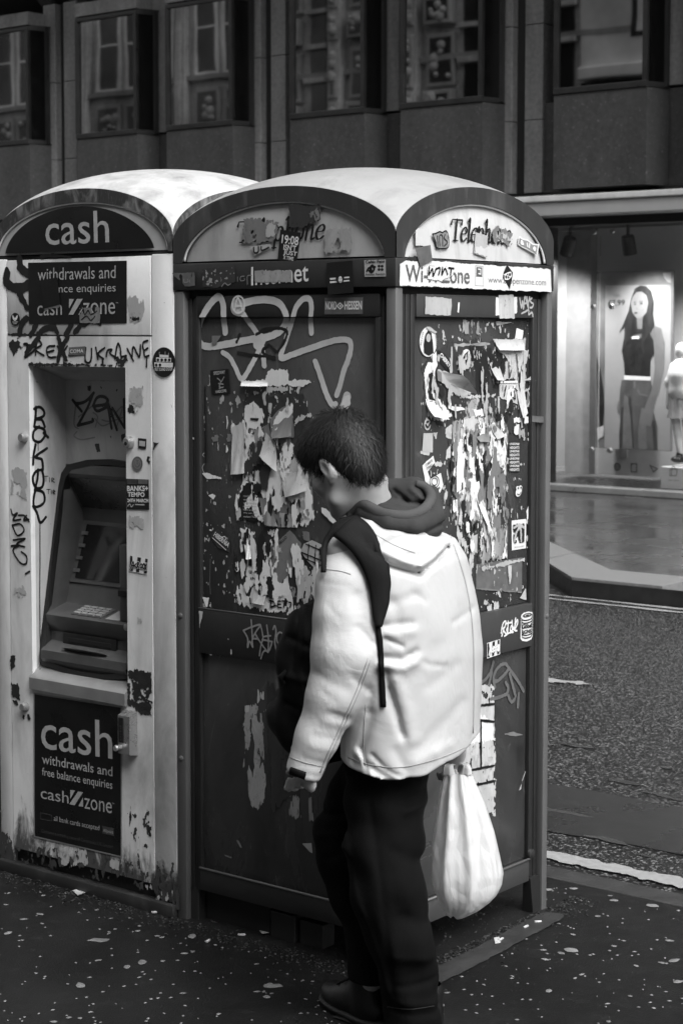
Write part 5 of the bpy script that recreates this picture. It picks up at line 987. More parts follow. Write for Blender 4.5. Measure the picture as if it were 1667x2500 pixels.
R([(240, 480), (262, 420), (300, 430), (320, 520), (300, 640), (360, 720), (442, 832), (380, 870), (265, 835), (240, 650)], 'pw', .0018, .008); R([(265, 520), (300, 480), (310, 560), (290, 650), (330, 740), (290, 770), (265, 660)], 'pk', .003, .008); R([(335, 580), (380, 600), (400, 680), (360, 690)], 'pk', .003, .006); R([(265, 720), (330, 730), (380, 800), (280, 800)], 'ps', .0036, .012, 60, .4)
R([(300, 360), (325, 350), (335, 440), (310, 520), (296, 470)], 'pw', .0025, .006)
R([(332, 472), (460, 520), (462, 565), (570, 598), (582, 660), (525, 690), (430, 640), (370, 575)], 'pl', .0046, .006); R([(330, 480), (365, 500), (370, 570), (335, 565)], 'pg', .0052, .004); R([(412, 665), (432, 650), (442, 758), (520, 762), (545, 782), (470, 800), (420, 772)], 'pw', .004, .005)
gs = R([(750, 225), (770, 240), (1000, 245), (995, 380), (975, 500), (990, 820), (960, 850), (935, 560), (870, 390), (790, 320)], 'pm', .0036, .006); text(FGr, c7, 'GANGLIA', (862, 330), (965, 341), (862, 297), M['ink'], tel, .005, .01); text(FGr, c7, 'EXHIBITION', (862, 360), (900, 363), (862, 352), M['ink'], tel, .005)
R([(940, 160), (992, 180), (985, 240), (930, 240)], 'pw', .003, .003); R([(995, 240), (1008, 245), (1000, 900), (975, 940), (985, 600)], 'pl', .0044, .004); R([(1000, 320), (1030, 330), (1020, 440), (1000, 440)], 'pl', .003, .006)
R([(725, 400), (790, 390), (825, 500), (800, 560), (760, 560)], 'pm', .0026, .012, 50, .25); R([(830, 430), (890, 420), (930, 540), (820, 560)], 'pl', .003, .01, 50, .2); R([(805, 588), (950, 572), (952, 742), (808, 690)], 'pm', .003, .004); R([(872, 640), (932, 588), (896, 812), (856, 800)], 'pw', .0042, .003); sheet(FGr, c7, [(795, 568), (950, 562), (950, 578), (795, 582)], M['white'], tel, .005, 'tape')
strokes(FGr, c7, [[(850, 640), (860, 600), (845, 680)], [(920, 640), (930, 700), (910, 690)], [(925, 620), (945, 640)], [(790, 440), (800, 520)], [(760, 430), (790, 540)], [(880, 420), (885, 540), (900, 480)], [(940, 360), (970, 700)]], 5, M['ink'], tel, off=.0056, amp=.001)
R([(795, 680), (812, 680), (815, 850), (800, 900)], 'pl', .0026, .004); R([(500, 690), (640, 672), (780, 665), (770, 690), (600, 695)], 'pm', .003, .006, 60, .2); R([(500, 800), (620, 690), (720, 720), (720, 840), (620, 850)], 'ps', .0016, .02, 45, .5)
R([(608, 780), (690, 775), (690, 830), (630, 840)], 'pw', .003, .006)
R([(545, 850), (700, 840), (725, 900), (690, 1005), (560, 1085), (505, 985)], 'pm', .0022, .008, 45, -.1, 60, 1); R([(620, 950), (725, 900), (728, 1035), (612, 1030)], 'pg', .0034, .004)
R([(722, 900), (772, 890), (780, 1010), (858, 970), (852, 1280), (800, 1180), (735, 1125), (700, 1050)], 'pw', .0026, .01)
R([(505, 1010), (560, 1050), (620, 1050), (690, 1140), (680, 1310), (660, 1190), (600, 1100), (540, 1150), (505, 1300), (475, 1430), (440, 1425), (470, 1200)], 'pw', .0028, .014, 40, .1)
R([(600, 1120), (655, 1180), (632, 1320), (660, 1500), (742, 1720), (736, 1785), (690, 1700), (610, 1520), (562, 1330), (600, 1250)], 'pw', .003, .012, 40, .05)
R([(490, 1350), (550, 1310), (600, 1440), (640, 1690), (560, 1560), (505, 1650)], 'pm', .0022, .016, 45, .35); R([(512, 1168), (617, 1168), (602, 1310), (518, 1322)], 'pg', .0034, .003)
R([(440, 880), (560, 850), (520, 1000), (470, 1200), (440, 1300)], 'ps', .0012, .02, 40, .5, 40, .25); R([(740, 1590), (870, 1580), (850, 1900), (700, 1900), (640, 1960), (640, 1650)], 'ps', .0012, .03, 40, .6, 40, .3); R([(440, 1450), (520, 1600), (600, 1750), (620, 2050), (560, 1900), (450, 1700)], 'pm', .0012, .02, 40, .75, 40, .4); R([(700, 1300), (850, 1290), (860, 1580), (740, 1560)], 'ps', .001, .02, 40, .8, 40, .3)
R([(755, 1270), (775, 1290), (765, 1480), (780, 1600), (745, 1640), (755, 1450)], 'pw', .002, .008); R([(820, 830), (1000, 800), (970, 900), (860, 900)], 'ps', .001, .02, 40, .6)
R([(915, 845), (1028, 840), (1028, 885), (920, 885)], 'pw', .003, .006); R([(920, 905), (960, 900), (955, 975), (920, 970)], 'pw', .003, .006); R([(940, 920), (1000, 930), (1000, 1010), (960, 1000)], 'ps', .002, .012, 60, .5)
st = sheet(FGr, c7, [(885, 1030), (969, 1028), (963, 1264), (884, 1258)], M['vinyl'], tel, .002, 'sticker', 'black sticker repeating two white words on the right glass')
for k in range(8): text(FGr, c7, 'UNION#' if k % 2 == 0 else 'HEIGHTS', (889, 1058+28*k), (962, 1056+28*k), (889, 1038+28*k), M['white'], st, .0032, .02)
st = sheet(FGr, c7, [(903, 1633), (1015, 1620), (1013, 1845), (905, 1862)], M['white'], tel, .002, 'sticker', 'white picture sticker low on the right glass'); torn(FGr, c7, [(915, 1660), (1002, 1650), (1000, 1800), (916, 1812)], M['pk'], st, .0034, .004, 60, .3, 60, 1, 'print'); strokes(FGr, c7, [[(925, 1790), (940, 1720), (970, 1690), (975, 1790)], [(920, 1690), (960, 1665), (1000, 1690)]], 12, M['pl'], st, off=.0046, amp=.003); text(FGr, c7, 'AFROSOCIAL SUNDAYS', (925, 1843), (1000, 1833), (925, 1834), M['ink'], st, .0034)
st = sheet(FGr, c7, oval((266, 265), 66, 115), M['white'], tel, .003, 'sticker', 'white oval sticker with a long haired figure at the top of the right glass'); sheet(FGr, c7, [(235, 350), (232, 280), (245, 210), (265, 178), (290, 195), (302, 270), (308, 350), (270, 372)], M['vinyl'], st, .004, 'print'); sheet(FGr, c7, oval((268, 235), 17, 32), M['pl'], st, .005, 'print'); sheet(FGr, c7, [(250, 290), (265, 270), (285, 290), (285, 335), (255, 335)], M['pl'], st, .005, 'print'); text(FGr, c7, 'ALLA COOL', (212, 300), (232, 190), (202, 290), M['ink'], st, .004, .02); text(FGr, c7, 'AdoSARE', (318, 200), (326, 300), (330, 200), M['ink'], st, .004, .02)
torn(FGr, c7, [(245, 150), (275, 148), (330, 190), (320, 200), (270, 175)], M['pl'], tel, .006, .003, name='torn_poster')
st = sheet(FGr, c7, oval((554, 362), 30, 42, 18, .3), M['white'], tel, .003, 'sticker'); sheet(FGr, c7, [(530, 395), (545, 360), (575, 330), (572, 360), (550, 395)], M['vinyl'], st, .004, 'print'); R([(500, 440), (515, 470), (490, 482)], 'pw', .003, .002)
st = sheet(FGr, c7, [(340, 325), (400, 365), (440, 470), (437, 540), (390, 460), (345, 410)], M['vinyl'], tel, .003, 'sticker'); text(FGr, c7, 'CHERRY', (352, 370), (425, 465), (368, 345), M['white'], st, .004, .03)
st = sheet(FGr, c7, oval((260, 898), 25, 44), M['pl'], tel, .002, 'sticker'); strokes(FGr, c7, [[(245, 900), (260, 920), (278, 890)], [(252, 880), (265, 875)]], 9, M['ink'], st, off=.003, amp=0)
st = sheet(FGr, c7, [(230, 965), (303, 963), (300, 1112), (220, 1105)], M['pl'], tel, .002, 'sticker'); sheet(FGr, c7, [(240, 1000), (258, 1000), (255, 1070), (236, 1070)], M['white'], st, .003, 'print'); sheet(FGr, c7, [(265, 1005), (297, 1003), (294, 1080), (262, 1082)], M['white'], st, .003, 'print'); sheet(FGr, c7, [(240, 972), (298, 970), (297, 985), (239, 988)], M['tagg'], st, .003, 'print')
R([(205, 1095), (280, 1110), (270, 1135), (205, 1125)], 'pm', .002, .004)
R([(222, 1212), (305, 1130), (318, 1190), (262, 1260), (285, 1340), (345, 1440), (332, 1485), (242, 1330)], 'pw', .002, .004); text(FGr, c7, 'CLIMATE', (248, 1222), (302, 1180), (244, 1202), M['ink'], tel, .0036, .01); text(FGr, c7, 'STRIKE', (256, 1250), (300, 1215), (252, 1230), M['ink'], tel, .0036, .01)
st = sheet(FGr, c7, [(255, 1332), (362, 1268), (382, 1360), (330, 1482), (300, 1430)], M['white'], tel, .004, 'sticker'); strokes(FGr, c7, [oval((312, 1335), 36, 45, 16)+[(348, 1335)], oval((312, 1335), 22, 28, 12)+[(334, 1335)]], 4, M['ink'], st, off=.005, amp=0); text(FGr, c7, '20.10.', (300, 1428), (362, 1385), (296, 1410), M['ink'], st, .005, .02)
st = sheet(FGr, c7, oval((958, 1412), 22, 40, 18, .25), M['white'], tel, .002, 'sticker'); sheet(FGr, c7, oval((950, 1385), 12, 16), M['white'], st, .003, 'print'); sheet(FGr, c7, oval((972, 1380), 12, 16), M['white'], st, .003, 'print'); strokes(FGr, c7, [[(948, 1430), (962, 1435), (975, 1415)]], 4, M['ink'], st, off=.004, amp=0); strokes(FGr, c7, [[(953, 1385), (955, 1386)], [(974, 1381), (976, 1382)]], 9, M['ink'], st, off=.0045, amp=0)
sheet(FGr, c7, [(632, 1968), (985, 1915), (982, 2180), (632, 2150)], M['vinylg'], tel, .0012, 'torn_poster'); R([(668, 1992), (1002, 1918), (1002, 1945), (690, 2012)], 'pl', .003, .006); R([(632, 2148), (982, 2178), (980, 2188), (632, 2158)], 'pg', .003, .002); R([(870, 1980), (905, 1970), (900, 2080), (885, 2150), (880, 2080)], 'pm', .004, .006)
R([(600, 1750), (640, 1740), (640, 2040), (625, 2040)], 'pl', .0016, .004, 45, .4); R([(720, 2300), (760, 2230), (800, 2260), (800, 2340), (725, 2345)], 'pm', .002, .012, 60, .3); R([(960, 2230), (1010, 2150), (1015, 2240)], 'pl', .002, .003); R([(1015, 1560), (1040, 1480), (1038, 1580), (1020, 1630)], 'pw', .002, .004); R([(1040, 1280), (1055, 1285), (1050, 1330), (1040, 1325)], 'pw', .002, .002)
R([(1000, 560), (1060, 520), (1090, 565), (1010, 560)], 'pl', .008, .004); sheet(Face('X', -.012), c7, [(1060, 830), (1150, 838), (1150, 885), (1060, 878)], M['vinylg'], tel, .002, 'tape'); R([(1020, 640), (1045, 660), (1040, 740), (1005, 760), (1020, 700)], 'pg', .003, .004); strokes(FGr, c7, [[(1025, 640), (1045, 690), (1030, 750), (1005, 762)], [(1000, 560), (1040, 560), (1040, 620), (1005, 640)]], 9, M['offw'], tel, off=.004, amp=.001)
for P, m_, hl in (([(440, 860), (860, 840), (870, 1600), (850, 1900), (640, 1960), (500, 1600), (440, 1650)], 'pw', 1.08), ([(440, 860), (860, 840), (870, 1600), (640, 1900), (450, 1500)], 'pk', 1.08), ([(460, 900), (860, 900), (870, 1600), (740, 1800), (460, 1500)], 'pg', .95), ([(440, 1400), (700, 1500), (860, 1900), (640, 2080), (560, 1900)], 'pm', .98), ([(240, 420), (780, 300), (1000, 420), (1000, 900), (240, 850)], 'pl', 1.15), ([(720, 380), (1000, 400), (1000, 900), (760, 860)], 'pk', 1.05)):
    R(P, m_, .0064, .02, 40, hl, 30, .36, 'shredded_paper')
R([(205, 110), (1050, 120), (1050, 2260), (560, 2300), (205, 1500)], 'pl', .0010, .02, 25, 1.3, 60, .5, 'scuff_marks')
for P in ([(380, 1190), (392, 1180), (392, 1205), (310, 1212), (310, 1190)], [(345, 980), (358, 970), (350, 1060)], [(305, 965), (335, 960), (325, 1010)], [(385, 1420), (415, 1410), (410, 1470), (388, 1465)], [(515, 1780), (545, 1750), (540, 1830)], [(660, 1010), (700, 1000), (690, 1090)], [(395, 930), (445, 900), (440, 1010), (400, 1000)], [(400, 1090), (435, 1060), (430, 1150), (400, 1160)]): R(P, 'pm', .0015, .006, 70, nm='paper_scrap')
# right rail stickers and lower glass
FRr = Face('X', .008-.016)
st = sheet(FRr, cg, [(252, 888), (418, 838), (416, 1032), (252, 1086)], M['white'], tel, .002, 'sticker', 'striped scrawl sticker on the rail under the right glass'); stripes(FRr, cg, lambda u, v: (260+150*u, 895+178*v-50*u), st)
strokes(FRr, cg, [[(430, 760), (455, 640), (490, 610), (480, 680), (455, 710), (490, 770)], [(440, 800), (470, 690)], [(500, 720), (515, 690), (505, 750)], [(520, 610), (515, 740)], [(500, 640), (560, 625)], [(560, 670), (545, 720), (565, 735)], [(570, 600), (575, 730)], [(580, 680), (595, 720)], [(615, 570), (600, 720)], [(600, 690), (635, 590), (640, 640), (605, 720), (630, 730)], [(475, 800), (530, 760), (585, 748)]], 13, M['white'], tel, 'sticker', .0014, .0003)
can = [(683, 560), (690, 530), (720, 500), (780, 487), (825, 492), (836, 515), (832, 800), (815, 840), (760, 868), (700, 862), (678, 830)]
st = sheet(FRr, cg, can, M['white'], tel, .002, 'sticker', 'white tin can shaped sticker with black lettering at the end of the right rail'); strokes(FRr, cg, [[(692, 565), (700, 800)], [(826, 520), (822, 790)], [(695, 590), (740, 600), (800, 585), (826, 560)], [(695, 625), (740, 635), (800, 620), (826, 598)], [(697, 780), (745, 790), (800, 775), (822, 755)], [(700, 815), (745, 825), (800, 812), (820, 790)]], 8, M['ink'], st, off=.003, amp=0)
sheet(FRr, cg, oval((765, 532), 58, 26, 18, -.25), M['ink'], st, .003, 'print'); sheet(FRr, cg, oval((765, 532), 40, 16, 18, -.25), M['pl'], st, .004, 'print'); sheet(FRr, cg, oval((768, 534), 24, 9, 14, -.25), M['ink'], st, .005, 'print'); text(FRr, cg, 'Glöbel', (700, 712), (818, 690), (700, 650), M['ink'], st, .003, .03); text(FRr, cg, 'SIGNS', (697, 782), (816, 755), (697, 730), M['ink'], st, .003, .03)
strokes(FGr, cg, [[(140, 1390), (200, 1375), (255, 1320), (300, 1240), (330, 1130)], [(480, 1152), (420, 1170), (355, 1250), (332, 1350), (380, 1372), (460, 1300), (512, 1235)], [(485, 1150), (550, 1240), (640, 1370), (715, 1500)], [(535, 1280), (575, 1430), (612, 1565)], [(485, 1390), (515, 1450), (500, 1530), (400, 1580), (300, 1600)], [(350, 1450), (330, 1380)], [(310, 1260), (270, 1420)], [(640, 1700), (652, 1530)], [(520, 1560), (560, 1640), (600, 1600)]], 26, M['tagd'], tel, off=.0014, amp=.002)
cp = lambda x, y: (640+.39541*x, 1450+.39541*y)
for P, m_, hl in (([(1200, 560), (1430, 565), (1432, 1365), (1200, 1300)], 'pm', .28), ([(1240, 700), (1425, 780), (1425, 900), (1240, 930)], 'pw', .2), ([(1280, 940), (1425, 960), (1420, 1160), (1300, 1140)], 'pl', .1)): torn(FGr, cp, P, M[m_], tel, .0012, .012, 45, hl, 34, .6)
strokes(FGr, cp, [[(1240, 700), (1330, 690), (1430, 680)], [(1240, 790), (1340, 780), (1430, 790)], [(1280, 1090), (1430, 1060)], [(1320, 1180), (1430, 1155)], [(1350, 800), (1350, 1060)]], 9, M['ink'], tel, off=.004, amp=.002); torn(FGr, cp, [(1495, 865), (1550, 850), (1610, 870), (1560, 880)], M['pg'], tel, .001, .003, name='paper_scrap')
torn(FGr, lambda x, y: (640+.4847*x, 1850+.4847*y), [(1325, 65), (1305, 130), (1290, 165), (1302, 158), (1308, 110)], M['pl'], tel, .001, .002, name='paper_scrap')

# ---- loose corners curling off the glass
def curl(face, cv, quad, mat, lift_=.014, n=10, name='curled_paper', off=.004):
    q = [np.array(p, float) for p in quad]; vs = []          # quad: fixed edge a-b, free edge d-c
    for i in range(n+1):
        t = i/n
        for j in range(n+1):
            u_ = j/n; p = (q[0]*(1-u_)+q[1]*u_)*(1-t)+(q[3]*(1-u_)+q[2]*u_)*t+np.array([3*math.sin(9*t+3*u_), 3*math.sin(7*u_+4*t)])*t*(1-.5*t)
            o_ = off+lift_*t*t*(.75+.5*math.sin(2.2*u_+.6))+.0015*math.sin(11*u_+5*t)*t; P = face.p(cv(*p), off); vs.append(np.array(P)+face.n*(o_-off))
    mb = MB(); mb.add(vs, [(i*(n+1)+j, i*(n+1)+j+1, (i+1)*(n+1)+j+1, (i+1)*(n+1)+j) for i in range(n) for j in range(n)]); return mb.build(name, mat, tel, True)
for qd, m_, l_ in (([(335, 480), (380, 560), (582, 668), (462, 520)], 'pl', .03), ([(770, 245), (1000, 250), (985, 330), (790, 330)], 'pm', .012), ([(245, 700), (330, 720), (385, 862), (262, 838)], 'pw', .025), ([(735, 900), (772, 892), (850, 985), (780, 1010)], 'pm', .007), ([(600, 1360), (655, 1330), (740, 1770), (700, 1700)], 'pw', .016), ([(500, 1030), (560, 1060), (505, 1290), (452, 1420)], 'pw', .016), ([(725, 400), (800, 395), (815, 560), (760, 560)], 'pl', .018), ([(612, 955), (725, 905), (722, 1030), (640, 1030)], 'pg', .012), ([(930, 560), (985, 480), (1000, 800), (965, 850)], 'pm', .014)): curl(FGr, c7, qd, M[m_], l_)
for qd, m_, l_ in (([(513, 92), (700, 90), (720, 130), (515, 128)], 'pw', .010), ([(445, 430), (530, 395), (545, 770), (442, 780)], 'pm', .008), ([(690, 470), (760, 540), (790, 760), (660, 640)], 'pl', .012), ([(740, 400), (880, 300), (892, 500), (745, 515)], 'pg', .010), ([(800, 770), (990, 760), (1000, 900), (840, 950)], 'pm', .009), ([(520, 1190), (570, 1185), (600, 1400), (560, 1400)], 'pw', .012), ([(640, 950), (700, 965), (790, 1160), (690, 1150)], 'pg', .008), ([(600, 1600), (700, 1610), (690, 1740), (600, 1720)], 'pl', .009)): curl(FGl, c6, qd, M[m_], l_)
# ---------------------------------------------------------------- implicit-surface modelling for soft things
DP = 4.66                                    # distance of the walker's middle from the camera
_hf = np.array([-math.sin(YAW), math.cos(YAW), 0.0])
ANCH = atD(960, 2545, DP); ANCH[2] = 0.0
PXM = DP/FPX                                 # metres per photograph pixel at that distance
def loc(P): d = np.asarray(P)-ANCH; return np.array([d@_r0, d@_hf, d[2]])
def wor(L): return ANCH+L[0]*_r0+L[1]*_hf+np.array([0, 0, L[2]])
def Q(x, y, b=0.0): return loc(atD(x, y, DP+b))
class SDF:
    def __init__(s, lo, hi, h):
        s.lo = np.array(lo, float); s.h = h; s.n = np.ceil((np.array(hi)-s.lo)/h).astype(int)+1
        s.ax = [s.lo[i]+h*np.arange(s.n[i]) for i in range(3)]; s.f = np.full(s.n, .08, np.float32)
    def region(s, lo, hi):
        i0 = np.clip(np.floor((np.array(lo)-s.lo)/s.h).astype(int), 0, s.n-1); i1 = np.clip(np.ceil((np.array(hi)-s.lo)/s.h).astype(int)+1, 1, s.n)
        sl = tuple(slice(a, b) for a, b in zip(i0, i1)); return sl, np.ix_(*[s.ax[i][sl[i]] for i in range(3)])
    def put(s, sl, d, k, sub=False):
        f = s.f[sl]; d = d.astype(np.float32)
        if sub: d = -d; h = np.clip(.5-.5*(f-d)/k, 0, 1); s.f[sl] = f*(1-h)+d*h+k*h*(1-h)
        else: h = np.clip(.5+.5*(d-f)/k, 0, 1); s.f[sl] = d*(1-h)+f*h-k*h*(1-h)
    def cone(s, a, b, ra, rb, k=.012, sub=False, flat=None):
        a, b = np.array(a, float), np.array(b, float); m = max(ra, rb)+.05+2*k
        sl, (X, Y, Z) = s.region(np.minimum(a, b)-m, np.maximum(a, b)+m)
        if X.size*Y.size*Z.size == 0: return s
        ab = b-a; t = np.clip(((X-a[0])*ab[0]+(Y-a[1])*ab[1]+(Z-a[2])*ab[2])/(ab@ab+1e-12), 0, 1)
        s.put(sl, np.sqrt((X-a[0]-t*ab[0])**2+(Y-a[1]-t*ab[1])**2+(Z-a[2]-t*ab[2])**2)-(ra+(rb-ra)*t), k, sub); return s
    def chain(s, pts, rs, k=.012):
        for i in range(len(pts)-1): s.cone(pts[i], pts[i+1], rs[i], rs[i+1], k)
        return s
    def ell(s, c, r, k=.012, R=None, sub=False):
        c = np.array(c, float); r = np.array(r, float); m = r.max()+.05+2*k; sl, (X, Y, Z) = s.region(c-m, c+m)
        if X.size*Y.size*Z.size == 0: return s
        X, Y, Z = X-c[0], Y-c[1], Z-c[2]
        if R is not None: X, Y, Z = [R[i][0]*X+R[i][1]*Y+R[i][2]*Z for i in range(3)]
        k0 = np.sqrt((X/r[0])**2+(Y/r[1])**2+(Z/r[2])**2); k1 = np.sqrt((X/r[0]**2)**2+(Y/r[1]**2)**2+(Z/r[2]**2)**2)+1e-9
        s.put(sl, k0*(k0-1)/k1, k, sub); return s
    def mesh(s, smooth=2):
        f = s.f; g = f < 0; h = s.h; nx, ny, nz = f.shape
        cnt = np.zeros((nx-1, ny-1, nz-1), np.float32); pos = np.zeros((3, nx-1, ny-1, nz-1), np.float32)
        for ax in range(3):
            oth = [i for i in range(3) if i != ax]; n_ = [nx, ny, nz]
            for o1 in (0, 1):
                for o2 in (0, 1):
                    st = [0, 0, 0]; st[oth[0]] = o1; st[oth[1]] = o2
                    A = tuple(slice(st[i], st[i]+n_[i]-1) for i in range(3)); st2 = list(st); st2[ax] = 1; B = tuple(slice(st2[i], st2[i]+n_[i]-1) for i in range(3))
                    cr_ = g[A] != g[B]; t = np.where(cr_, f[A]/np.where(cr_, f[A]-f[B], 1), 0); cnt += cr_
                    for i in range(3): pos[i] += np.where(cr_, t if i == ax else st[i], 0)
        act = cnt > 0; idx = np.full(act.shape, -1, np.int64); ii = np.argwhere(act); idx[act] = np.arange(len(ii))
        V = np.stack([pos[i][act]/cnt[act] for i in range(3)], 1)+ii; V = s.lo+V*h; F = []
        for ax in range(3):
            a1, a2 = [(1, 2), (2, 0), (0, 1)][ax]; A = [slice(None)]*3; B = [slice(None)]*3; A[ax] = slice(0, -1); B[ax] = slice(1, None)
            ga, gb = g[tuple(A)], g[tuple(B)]; e = np.argwhere(ga != gb); fl = ga[tuple(e.T)]
            ok = (e[:, a1] > 0) & (e[:, a2] > 0) & (e[:, a1] < act.shape[a1]) & (e[:, a2] < act.shape[a2]); e = e[ok]; fl = fl[ok]
            q = []
            for d1, d2 in ((1, 1), (0, 1), (0, 0), (1, 0)):
                c = e.copy(); c[:, a1] -= d1; c[:, a2] -= d2; q.append(idx[tuple(c.T)])
            q = np.stack(q, 1); q[~fl] = q[~fl][:, ::-1]; F.append(q)
        F = np.concatenate(F)
        for _ in range(smooth):
            acc = np.zeros_like(V); n = np.zeros(len(V))
            for i in range(4):
                a, b = F[:, i], F[:, (i+1) % 4]; np.add.at(acc, a, V[b]); np.add.at(n, a, 1)
            V = V*.4+.6*acc/np.maximum(n, 1)[:, None]
        return V, F
def mesh_obj(name, V, F, mat, parent):
    W = ANCH+V[:, :1]*_r0+V[:, 1:2]*_hf+V[:, 2:]*np.array([[0, 0, 1.0]]); b = base_of(parent); W = W-np.array(b)
    me = bpy.data.meshes.new(name); me.vertices.add(len(W)); me.vertices.foreach_set('co', W.astype(np.float32).ravel())
    F = np.asarray(F); k = F.shape[1]; me.loops.add(F.size); me.loops.foreach_set('vertex_index', F.ravel().astype(np.int32)); me.polygons.add(len(F))
    me.polygons.foreach_set('loop_start', np.arange(0, F.size, k, dtype=np.int32)); me.polygons.foreach_set('use_smooth', np.ones(len(F), bool))
    me.materials.append(mat); me.update(calc_edges=True); me.validate()
    o = bpy.data.objects.new(name, me); C.objects.link(o); o.parent = parent; return o
def segd(P, a, b):
    """distance of grid points (image plane a,h) to a segment"""
    X, Z = P; ab = np.array(b)-np.array(a); t = np.clip(((X-a[0])*ab[0]+(Z-a[1])*ab[1])/(ab@ab+1e-12), 0, 1); return np.hypot(X-a[0]-t*ab[0], Z-a[1]-t*ab[1]), t
def creases(S, lst, back=None):
    """cloth folds: (polyline px, width px, height m); positive height is a ridge, negative a crease; only on the camera's side"""
    X = S.ax[0][:, None]; Z = S.ax[2][None, :]
    D = np.zeros((len(S.ax[0]), len(S.ax[2])))
    for pts, w_, a_ in lst:
        P = [Q(x, y) for x, y in pts]; d = np.full(D.shape, 9.)
        n = len(P)-1
        for i in range(n):
            q, t = segd((X, Z), P[i][[0, 2]], P[i+1][[0, 2]]); d = np.minimum(d, q+.0)
        D += a_*np.exp(-(d/(w_*PXM))**2)
    S.f -= D[:, None, :].astype(np.float32); return S

M['skin'] = plain('skin', .30, .5, var=.10, scale=30); M['skin'].node_tree.nodes['Principled BSDF'].inputs['Subsurface Weight'].default_value = .08
M['skin'].node_tree.nodes['Principled BSDF'].inputs['Subsurface Radius'].default_value = (.01, .01, .01)
def m_cloth(name, v, rough, sc, bump, sheen=.2, var=.06, ridge=.5):
    t = NT(name); n = t.noise(sc, 3, .6); b = t.noise(7, 4, .55, .4)
    t.base(t.ramp(b, .3, .7, v*(1-var), v*(1+var))).rough(rough); t.set('Specular IOR Level', .25 if v > .02 else .10); rg = t.math('ABSOLUTE', t.math('SUBTRACT', t.noise(6.5, 4, .55, .7, (1, 1, .6)), .5)); rg = t.ramp(rg, 0, .11, 0, 1); t.bump(t.math('ADD', t.math('MULTIPLY', n, .25), t.math('ADD', t.math('MULTIPLY', t.noise(22, 3, .5), .6), t.math('MULTIPLY', rg, ridge))), bump, .005); return t.m
M['nylon'] = m_cloth('white_windproof_cloth', .45, .55, 400, .30, .15, .04, .75); M['jersey'] = m_cloth('grey_jersey', .036, .9, 500, .3, .35, .2); M['trouser'] = m_cloth('black_twill', .0034, .9, 420, .3, .12, .3)
M['packcloth'] = m_cloth('black_pack_cloth', .004, .6, 300, .3, .1, .3); M['strapcloth'] = m_cloth('dark_strap_mesh', .009, .75, 500, .25, .2, .2); M['hairm'] = plain('black_hair', .0045, .62, var=.5, scale=120); M['shoem'] = plain('black_leather', .003, .5, var=.3, scale=30)
def m_plastic():
    t = NT('thin_white_plastic'); tl = t.node('ShaderNodeBsdfTranslucent'); tl.inputs[0].default_value = (.72, .72, .72, 1); mx = t.node('ShaderNodeMixShader'); mx.inputs[0].default_value = .35
    t.base(.72).rough(.35); vo = t.node('ShaderNodeTexVoronoi'); vo.feature = 'DISTANCE_TO_EDGE'; vo.inputs['Scale'].default_value = 22; t.lk(t.mapped((1, 1, .45)), vo.inputs['Vector']); t.bump(t.math('ADD', t.noise(16, 6, .65, 1.5, (1, 1, .25)), t.ramp(vo.outputs['Distance'], 0, .25, 0, .5)), .32, .012); t.lk(t.b.outputs[0], mx.inputs[1]); t.lk(tl.outputs[0], mx.inputs[2]); t.lk(mx.outputs[0], t.out.inputs[0]); return t.m
M['bag'] = m_plastic()

man = thing('person', 'young man in a white jacket walking past with his head bowed', 'person', tuple(ANCH))
# body axes: he walks to the left and away from the camera
YW = math.radians(38); FD = np.array([-math.cos(YW), math.sin(YW), 0]); SD = np.array([-math.sin(YW), -math.cos(YW), 0])   # forward, his left
# ---- head frame
hp, hy = math.radians(30), math.radians(41)
hf = np.array([-math.cos(hp)*math.cos(hy), math.cos(hp)*math.sin(hy), -math.sin(hp)]); hu = np.array([-math.sin(hp)*math.cos(hy), math.sin(hp)*math.sin(hy), math.cos(hp)]); hl = np.cross(hu, hf)
HC = Q(834, 1120, .0); HS = .97; HR = np.array([hf, hl, hu])
def hd(x, y, z): return HC+HS*(hf*x+hl*y+hu*z)
B = SDF((-.42, -.36, -.02), (.26, .46, 1.66), .0042)
B.ell(hd(-.005, 0, .02), HS*np.array([.094, .075, .09]), .01, HR); B.ell(hd(.040, 0, -.045), HS*np.array([.062, .060, .084]), .02, HR)
for s in (1, -1):
    B.cone(hd(.0, .052*s, -.05), hd(.03, .044*s, -.098), HS*.022, HS*.020, .02); B.cone(hd(.03, .044*s, -.098), hd(.075, .008*s, -.118), HS*.020, HS*.018, .02)
    B.ell(hd(.062, .040*s, -.04), HS*np.array([.024, .022, .022]), .02, HR); B.ell(hd(.078, .03*s, .004), HS*np.array([.012, .024, .010]), .014, HR); B.ell(hd(.098, .032*s, -.018), HS*np.array([.016]*3), .008, HR, True); B.ell(hd(.078, .031*s, -.018), HS*np.array([.013]*3), .004, HR)
    # ear: rim, lobe, hollow
    er = HS*np.array([.019, .0075, .034]); Re = np.array([hf*.97-hu*.24, hl*.9-hf*.3*s*0, hu*.97+hf*.24]); B.ell(hd(-.008, .083*s, -.028), er, .006, Re); B.ell(hd(-.004, .092*s, -.026), HS*np.array([.011, .008, .020]), .004, Re, True); B.ell(hd(.0, .079*s, -.056), HS*np.array([.009, .007, .010]), .006, HR)
B.cone(hd(.094, 0, -.008), hd(.112, 0, -.048), HS*.008, HS*.012, .01); B.cone(hd(.098, .010, -.054), hd(.098, -.010, -.054), HS*.009, HS*.009, .008); B.cone(hd(.088, .018, -.078), hd(.088, -.018, -.078), HS*.009, HS*.009, .008); B.cone(hd(.086, .016, -.088), hd(.086, -.016, -.088), HS*.009, HS*.009, .006); B.ell(hd(.079, 0, -.116), HS*np.array([.018, .02, .016]), .012, HR)
